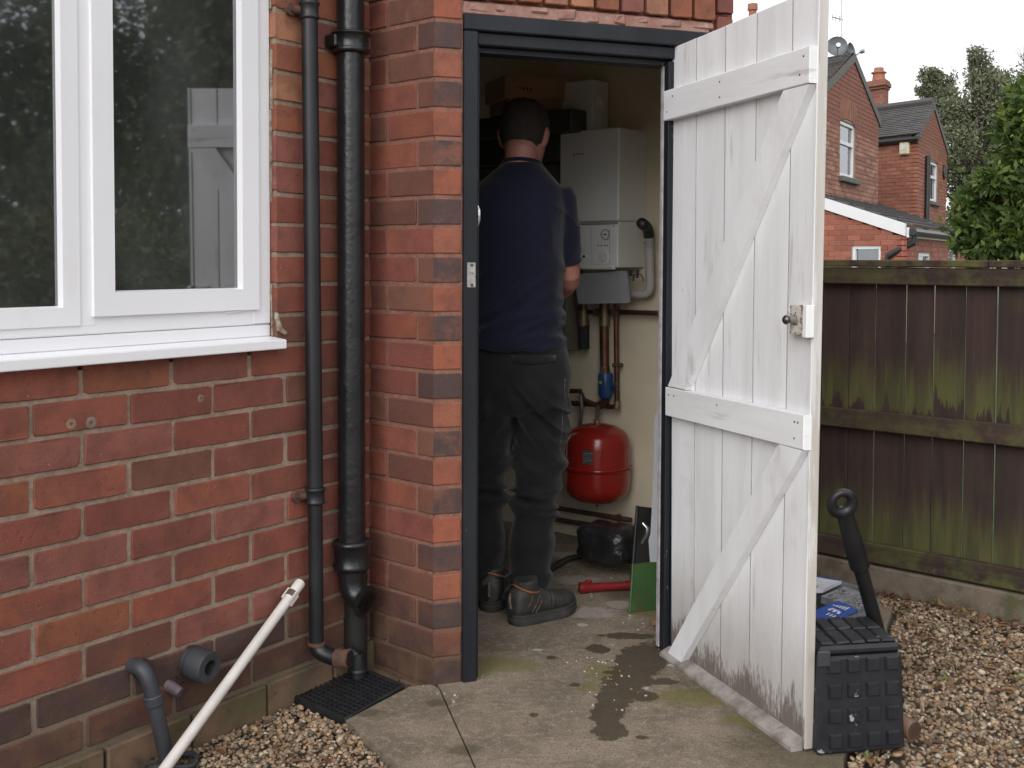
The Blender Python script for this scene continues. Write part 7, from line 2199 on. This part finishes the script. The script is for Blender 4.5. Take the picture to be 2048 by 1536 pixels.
# chimney behind its roof
def chimney(par, xl, xr, yt, yb, Y, pots, lab_):
    c0, c1 = at_depth(xl, yb, Y), at_depth(xl + (xr - xl) * .62, yb, Y); zt_ = at_depth(xl, yt, Y)[2]
    w = np.linalg.norm((c1 - c0)[:2]) * 1.2; th = .40
    ang = math.atan2(-SDv[1], -SDv[0]) + .0
    fr = Frame(c1[:2] + GD * 0, ang); frs = [fr]
    f1 = FWall(np.array([*(c1[:2] + SDv * w)]), -SDv)
    ch = MB(); base = c1[2]
    H_ = zt_ - base
    def slab(k0, k1, gr):
        p = [f1.pt(-gr, gr, 0)[:2], f1.pt(w + gr, gr, 0)[:2], f1.pt(w + gr, gr, 0)[:2] + GD * (th + 2 * gr), f1.pt(-gr, gr, 0)[:2] + GD * (th + 2 * gr)]
        ch.prism([tuple(x) for x in p], base + H_ * k0, base + H_ * k1)
    slab(-.5, .72, 0); slab(.7205, .80, .05); slab(.8005, .93, .10); slab(.9305, 1.0, .05)
    o = ch.build('chimney', M['brickwork_far'], par)
    for (x, yt2, yb2) in pots:
        L = at_depth(x, yt2, Y)[2] - at_depth(x, yb2, Y)[2]; q2_ = f1.pt(w / 2, 0, 0) + np.append(GD, 0) * th / 2; a = np.array([q2_[0], q2_[1], base + H_]); q = MB()
        q.lathe(a - np.array([0, 0, .1]), (0, 0, 1), [(0, .16), (L * .5, .14), (L * .9, .13), (L * .92, .17), (L, .17), (L + .02, .11), (L + .10, .10), (L + .11, .0)], 14); q.build('chimney_pot', M['pot'], par, smooth=40)
M['brickwork_far'] = brickwork_mat('chimney_brick', (.26, .09, .055), (.20, .07, .045), (.20, .15, .11)); M['pot'] = mat('terracotta_pot', (.34, .14, .08), (.28, .115, .07), 5, .8)
chimney(hB, 1736, 1789, 158, 222, 24.5, ((1760, 134, 162),), '')
hC = thing('chimney_stack', 'tall far brown chimney pot showing over the door\'s top edge', 'chimney', at_depth(1503, 60, 26))
q = MB(); a, b = at_depth(1503, 200, 26), at_depth(1503, 8, 26); L = b[2] - a[2]
q.lathe(a, (0, 0, 1), [(0, .11), (L * .93, .09), (L * .935, .12), (L, .115), (L, .0)], 14); q.build('pot', M['pot'], hC, smooth=40)

# --- the low brick extension in front, lean-to roof
YE = 15.5
pe = at_depth(1812, 472, YE)
FEg = FWall(pe, GD); FEs = FWall(pe + np.append(SDv, 0) * 5, -SDv)
hE = thing('brick_extension', 'low red brick lean-to extension with white fascia, just over the fence', 'house', (*pe[:2], GROUND_H), 'houses beyond the fence')
zv = FEs.px(1655, 420)[1]; tv = FEs.px(1655, 420)[0]
slopeE = (zv - pe[2]) / (5 - tv)
tW = FEg.px(1930, 492)[0]
polyS = [(0, GROUND_H), (4.85, GROUND_H), (4.85, pe[2]), (0, pe[2] + slopeE * 5)]
e1 = FEs.px(1703, 491); e2 = FEs.px(1761, 540)
g1 = FEg.px(1836, 505); g2 = FEg.px(1861, 540); g3 = FEg.px(1897, 496); g4 = FEg.px(1912, 540)
wE1 = core(FEs, polyS, hE, [(e1[0], e2[0], e1[1] - .62, e1[1])]); wE2 = core(FEg, [(.15, GROUND_H), (tW, GROUND_H), (tW, pe[2]), (.15, pe[2])], hE, [(g1[0], g2[0], g1[1] - .6, g1[1]), (g3[0], g4[0], g3[1] - .7, g3[1])])
far_window(FEs, e1[0], e2[0], e1[1] - .62, e1[1], hE, split=0)
far_window(FEg, g1[0], g2[0], g1[1] - .6, g1[1], hE, split=0)
far_window(FEg, g3[0], g4[0], g3[1] - .7, g3[1], hE, split=0)
zl = FEs.px(1700, 545)[1]
far_bricks(FEs, [(0, zl), (5, zl), (5, pe[2]), (0, pe[2] + slopeE * 5)], wE1, 'e', [(e1[0], e2[0], zl - 1, e1[1])], view=sees, ch=.078, Lb=.235)
far_bricks(FEg, [(0, zl), (tW, zl), (tW, pe[2]), (0, pe[2])], wE2, 'e', [(g1[0], g2[0], zl - 1, g1[1]), (g3[0], g4[0], zl - 1, g3[1])], view=sees, ch=.078, Lb=.235)
q = MB()
n_s = np.append(FEs.n, 0); n_g = np.append(FEg.n, 0)
a, b = FEs.pt(5.02, .02, pe[2] + .0), FEs.pt(0, .02, pe[2] + slopeE * 5)
q.convex([a, b, b + np.array([0, 0, .17]), a + np.array([0, 0, .17]), a + n_s * .03, b + n_s * .03, b + n_s * .03 + np.array([0, 0, .17]), a + n_s * .03 + np.array([0, 0, .17])], [(0, 1, 2, 3), (4, 5, 6, 7), (0, 1, 5, 4), (1, 2, 6, 5), (2, 3, 7, 6), (3, 0, 4, 7)])
q.fbox(FEg, -.02, tW, .012, .045, pe[2] - .02, pe[2] + .12); q.build('fascia', M['white_paint'], hE)
q = MB()
cE = FEg.pt(-.06, .10, pe[2] + .13); fE = FEg.pt(tW + .1, .10, pe[2] + .13)
rise = np.append(SDv, 0) * 5.0 + np.array([0, 0, slopeE * 5.0 + .06])
slates(q, cE, fE, fE + rise, cE + rise, 18, .03)
o = q.build('roof_slates', M['slate'], hE); o['kind'] = 'stuff'
q = MB(); q.tube([FEg.pt(-.05, .10, pe[2] + .06), FEg.pt(tW, .10, pe[2] + .06)], .055, 8)
d0 = FEg.pt(.05, .10, pe[2] + .03); q.tube([d0, d0 - np.array([0, 0, .12]), FEs.pt(4.74, .06, pe[2] - .28), FEs.pt(4.74, .06, pe[2] - .38), FEs.pt(4.74, .06, pe[2] - 1.4)], .045, 10); q.build('gutter', M['black_gutter'], hE)

# ------------------------------------------------------------------ trees and bushes
def leaf_mat(name, ramp):
    t = NT(name); g_ = t.new('ShaderNodeNewGeometry'); r = t.new('ShaderNodeValToRGB')
    el = r.color_ramp.elements; el[0].position = 0; el[0].color = (*ramp[0], 1); el[1].position = 1; el[1].color = (*ramp[-1], 1)
    for i, c in enumerate(ramp[1:-1]): e_ = el.new((i + 1) / (len(ramp) - 1)); e_.color = (*c, 1)
    t.l.new(g_.outputs['Random Per Island'], r.inputs[0]); t.put(t.p.inputs['Base Color'], r.outputs[0]); t.p.inputs['Roughness'].default_value = .55; t.p.inputs['Specular IOR Level'].default_value = .35
    tr = t.new('ShaderNodeBsdfTranslucent'); t.l.new(r.outputs[0], tr.inputs['Color']); mx = t.new('ShaderNodeMixShader'); mx.inputs[0].default_value = .25
    t.l.new(t.p.outputs[0], mx.inputs[1]); t.l.new(tr.outputs[0], mx.inputs[2]); t.l.new(mx.outputs[0], t.out.inputs['Surface'])
    return t.m
M['leaf_dark'] = leaf_mat('ivy_leaf', [(.10, .115, .065), (.14, .16, .085), (.19, .205, .12), (.26, .26, .17)])  # far leaves lightened, the glare haze painted into their tones
M['leaf_laurel'] = leaf_mat('laurel_leaf', [(.035, .065, .016), (.060, .105, .024), (.085, .135, .028), (.19, .23, .05)])
M['leaf_yew'] = leaf_mat('conifer_leaf', [(.06, .075, .032), (.095, .115, .042), (.13, .145, .055), (.18, .185, .075)])
M['bark'] = mat('bark', (.10, .08, .06), (.065, .052, .040), 12, .9, bump=.7, bscale=30, stretch=(1, 1, .3))
def leaf_cloud(clumps, n, lsize, seed, droop=0.0):
    """leaf shaped quads spread through clumps (centre, radii)"""
    r_ = np.random.default_rng(seed)
    vol = np.array([np.prod(c[1]) ** (2 / 3) for c in clumps]); pick = r_.choice(len(clumps), n, p=vol / vol.sum())
    C = np.array([c[0] for c in clumps])[pick]; R_ = np.array([c[1] for c in clumps])[pick]
    d = r_.normal(size=(n, 3)); d /= np.linalg.norm(d, axis=1)[:, None]
    rad = r_.uniform(.35, 1.0, n) ** .6 * r_.uniform(.75, 1.15, n) * np.where(r_.random(n) < .22, r_.uniform(1.15, 1.9, n), 1.0)
    P = C + d * R_ * rad[:, None]
    a = r_.normal(size=(n, 3)) + d * .9 + np.array([0, 0, -droop]); a /= np.linalg.norm(a, axis=1)[:, None]
    b = np.cross(a, r_.normal(size=(n, 3))); b /= np.linalg.norm(b, axis=1)[:, None]
    L = lsize * r_.uniform(.6, 1.3, n)[:, None]; W = L * .42
    nn = np.cross(a, b)
    V = np.stack([P, P + a * L * .5 + b * W * .5 + nn * L * .06, P + a * L, P + a * L * .5 - b * W * .5 + nn * L * .06], 1).reshape(-1, 3)
    Fq = np.arange(4 * n).reshape(-1, 4)
    return V, Fq
def tree(name, label, base, clumps, n, lsize, m, trunk, seed, group=None, limbs=True, tw=0):
    t = thing(name, label, 'tree' if 'tree' in name else 'bush', base, group)
    b = np.array(base, float)
    q = MB(); topc = max(clumps, key=lambda c: c[0][2]); tip = np.array(topc[0])
    q.tube([b - np.array([0, 0, .2]), b + (tip - b) * .3 + np.array([.1 * trunk, 0, 0]), b + (tip - b) * .65, tip], [trunk, trunk * .75, trunk * .5, trunk * .12], 10)
    if limbs:
        for c, r in clumps:
            c = np.array(c); k = max(.12, min(.85, (c[2] - b[2]) / max(.5, tip[2] - b[2]) - .18)); s0 = b + (tip - b) * k
            q.tube([s0, (s0 + c) / 2 + np.array([0, 0, .12 * r[2]]), c], [trunk * .34, trunk * .2, trunk * .06], 6)
            for _ in range(3):
                d = np.array([random.gauss(0, 1), random.gauss(0, 1), random.gauss(.3, .6)]); d /= np.linalg.norm(d); q.tube([c, c + d * np.array(r) * .95], [trunk * .06, trunk * .015], 4)
    for _ in range(tw):
        c, r = random.choice(clumps); c = np.array(c); d = np.array([random.gauss(0, .6), random.gauss(0, .6), abs(random.gauss(.8, .5))]); d /= np.linalg.norm(d)
        e_ = c + d * np.array(r) * random.uniform(1.1, 1.7); mid = (c + e_) / 2 + np.array([random.gauss(0, .15), 0, 0]); q.tube([c, mid, e_], [trunk * .10, trunk * .05, trunk * .015], 4)
        for _ in range(2):
            f_ = mid + (e_ - mid) * random.uniform(.1, .7); q.tube([f_, f_ + (d + np.array([random.gauss(0, .6), random.gauss(0, .6), .3])) * .25 * np.linalg.norm(r)], [trunk * .03, trunk * .008], 4)
    q.build('trunk', M['bark'], t, smooth=60)
    V, Fq = leaf_cloud(clumps, n, lsize, seed)
    o = fast_mesh('crown', V, Fq, m, t)
    return t
def px_clumps(lst, Y):
    out = []
    for (x, y, rx, ry) in lst:
        c = at_depth(x, y, Y + random.uniform(-.6, .6) * Y / 26); k = Y / F_PX
        out.append((tuple(c), (rx * k, rx * k * 1.0, ry * k)))
    return out
def ragged(lst, Y, sub, seed):
    """each big lobe broken into many small uneven tufts"""
    r_ = random.Random(seed); out = []
    for (x, y, rx, ry) in lst:
        for k in range(sub):
            a = r_.uniform(0, 6.28); q_ = r_.uniform(.1, 1.0) ** .7
            xx, yy = x + rx * q_ * math.cos(a), y + ry * q_ * math.sin(a); s_ = r_.uniform(.22, .48)
            c = at_depth(xx, yy, Y + r_.uniform(-1, 1) * rx * Y / F_PX); kk = Y / F_PX
            out.append((tuple(c), (rx * s_ * kk, rx * s_ * kk, ry * s_ * kk * r_.uniform(.8, 1.4))))
    return out
c1 = ragged([(1965, 430, 80, 70), (1955, 340, 74, 64), (1985, 265, 66, 56), (1925, 400, 50, 70), (1918, 300, 48, 50), (1972, 200, 46, 50), (1960, 140, 30, 36), (1950, 112, 15, 17), (1992, 160, 26, 34), (2030, 250, 50, 60), (2022, 340, 54, 60), (1900, 235, 36, 44), (1920, 480, 50, 50), (1935, 235, 44, 40)], 27, 17, 4)
tree('ivy_tree', 'tall ivy clad tree with pointed top behind the second house', at_depth(1970, 560, 27) * np.array([1, 1, 0]) + np.array([0, 0, -1.2]), c1, 46000, .095, M['leaf_dark'], .15, 5, 'trees behind the houses', tw=70)
c2 = ragged([(1845, 188, 16, 14), (1868, 196, 24, 18), (1893, 186, 18, 18), (1868, 172, 26, 22), (1850, 160, 18, 16), (1885, 160, 22, 22), (1880, 205, 30, 30), (1862, 150, 20, 14), (1872, 235, 28, 26), (1896, 240, 22, 30), (1905, 290, 20, 30)], 30, 9, 5)
tree('spreading_tree', 'thin topped tree showing between the chimney and the ivy tree', at_depth(1880, 560, 30) * np.array([1, 1, 0]) + np.array([0, 0, -1.2]), c2, 9000, .095, M['leaf_dark'], .10, 6, 'trees behind the houses', tw=50)
c3 = px_clumps([(2035, 180, 26, 24), (2060, 150, 30, 40), (2070, 230, 40, 50)], 28)
tree('bare_tree', 'nearly bare tree with thin twigs at the top right', at_depth(2050, 560, 28) * np.array([1, 1, 0]) + np.array([0, 0, -1.2]), c3, 1600, .09, M['leaf_dark'], .20, 7, 'trees behind the houses', tw=60)
c4 = px_clumps([(2010, 470, 70, 45), (2045, 400, 70, 60), (2060, 300, 50, 60), (2000, 410, 40, 50), (1960, 440, 42, 36), (1945, 400, 24, 24), (2030, 250, 30, 30), (2075, 215, 40, 50), (1985, 360, 26, 22), (2110, 330, 80, 90), (2120, 450, 90, 80), (1935, 480, 26, 20), (1930, 452, 16, 8), (2040, 190, 20, 22)], 7.6)
tree('laurel_bush', 'near glossy green laurel bush overhanging the fence at right', at_depth(2100, 600, 7.6) * np.array([1, 1, 0]) + np.array([0, 0, -.2]), c4, 15000, .075, M['leaf_laurel'], .07, 8, tw=10)
# garden trees along the right side: out of the picture, mirrored in the window
def crown(x, y, h, w, nlev, seed):
    r_ = random.Random(seed); out = []
    for k in range(nlev):
        z = h * (.12 + .86 * k / nlev); ww = w * (1 - .72 * (k / nlev)) 
        for j in range(3):
            a = r_.uniform(0, 6.28); out.append(((x + ww * .45 * math.cos(a), y + ww * .45 * math.sin(a), z), (ww * .55, ww * .55, h / nlev * .9)))
    return out
protoc = crown(0, 0, 6.5, 1.9, 7, 3)
t0 = tree('garden_tree', 'dense dark conifer beyond the right hand fence, mirrored in the window', (8.6, 2.2, -.1), [((c[0][0] + 8.6, c[0][1] + 2.2, c[0][2] - .1), c[1]) for c in protoc], 20000, .115, M['leaf_yew'], .14, 21, 'garden trees mirrored in the window', tw=60)
def copy_tree(src, loc, rz, sc, label):
    c = src.copy(); COL.objects.link(c); c.location = loc; c.rotation_euler = (0, 0, rz); c.scale = (sc, sc, sc * random.uniform(.9, 1.15)); c['label'] = label
    for ch in src.children:
        d = ch.copy(); COL.objects.link(d); d.parent = c
    return c
for (x, y, sc, rz, lb_) in ((10.0, 4.6, 1.10, 1.3, 'taller dark conifer, second along the right hand garden, mirrored in the window'), (9.2, -.2, .95, 2.4, 'shorter conifer nearest the camera side of the right hand garden'), (11.4, 1.4, 1.25, 4.0, 'broad conifer standing behind the front row of the right garden'), (13.0, 6.6, 1.2, 5.2, 'far conifer at the back of the right hand garden'), (7.2, 4.4, .62, .7, 'small conifer close behind the fence, right of the picture'), (11.0, -2.6, 1.1, 3.3, 'conifer at the near end of the right hand garden row')):
    copy_tree(t0, (x, y, -.1), rz, sc, lb_)

for (sx_, sy_, sd__, lb_) in ((2.15, 2.60, 31, 'added unseen shrub by the fence, first of three covering it in the window mirror'), (2.62, 2.10, 32, 'second added unseen shrub along the fence, covering it low in the window mirror'), (3.10, 1.66, 33, 'third added unseen shrub along the fence, farthest from the house')):
    shc = [((sx_ + random.uniform(-.25, .25), sy_ + random.uniform(-.30, .30), random.uniform(.25, 1.15)), (.22, .22, .2)) for _ in range(16)]
    tree('added_shrub', lb_, (sx_, sy_, -.03), shc, 5200, .05, M['leaf_yew'], .03, sd__, 'shrubs mirrored in the window', tw=6)  # unseen shrubs added to hide the fence in the window's reflection
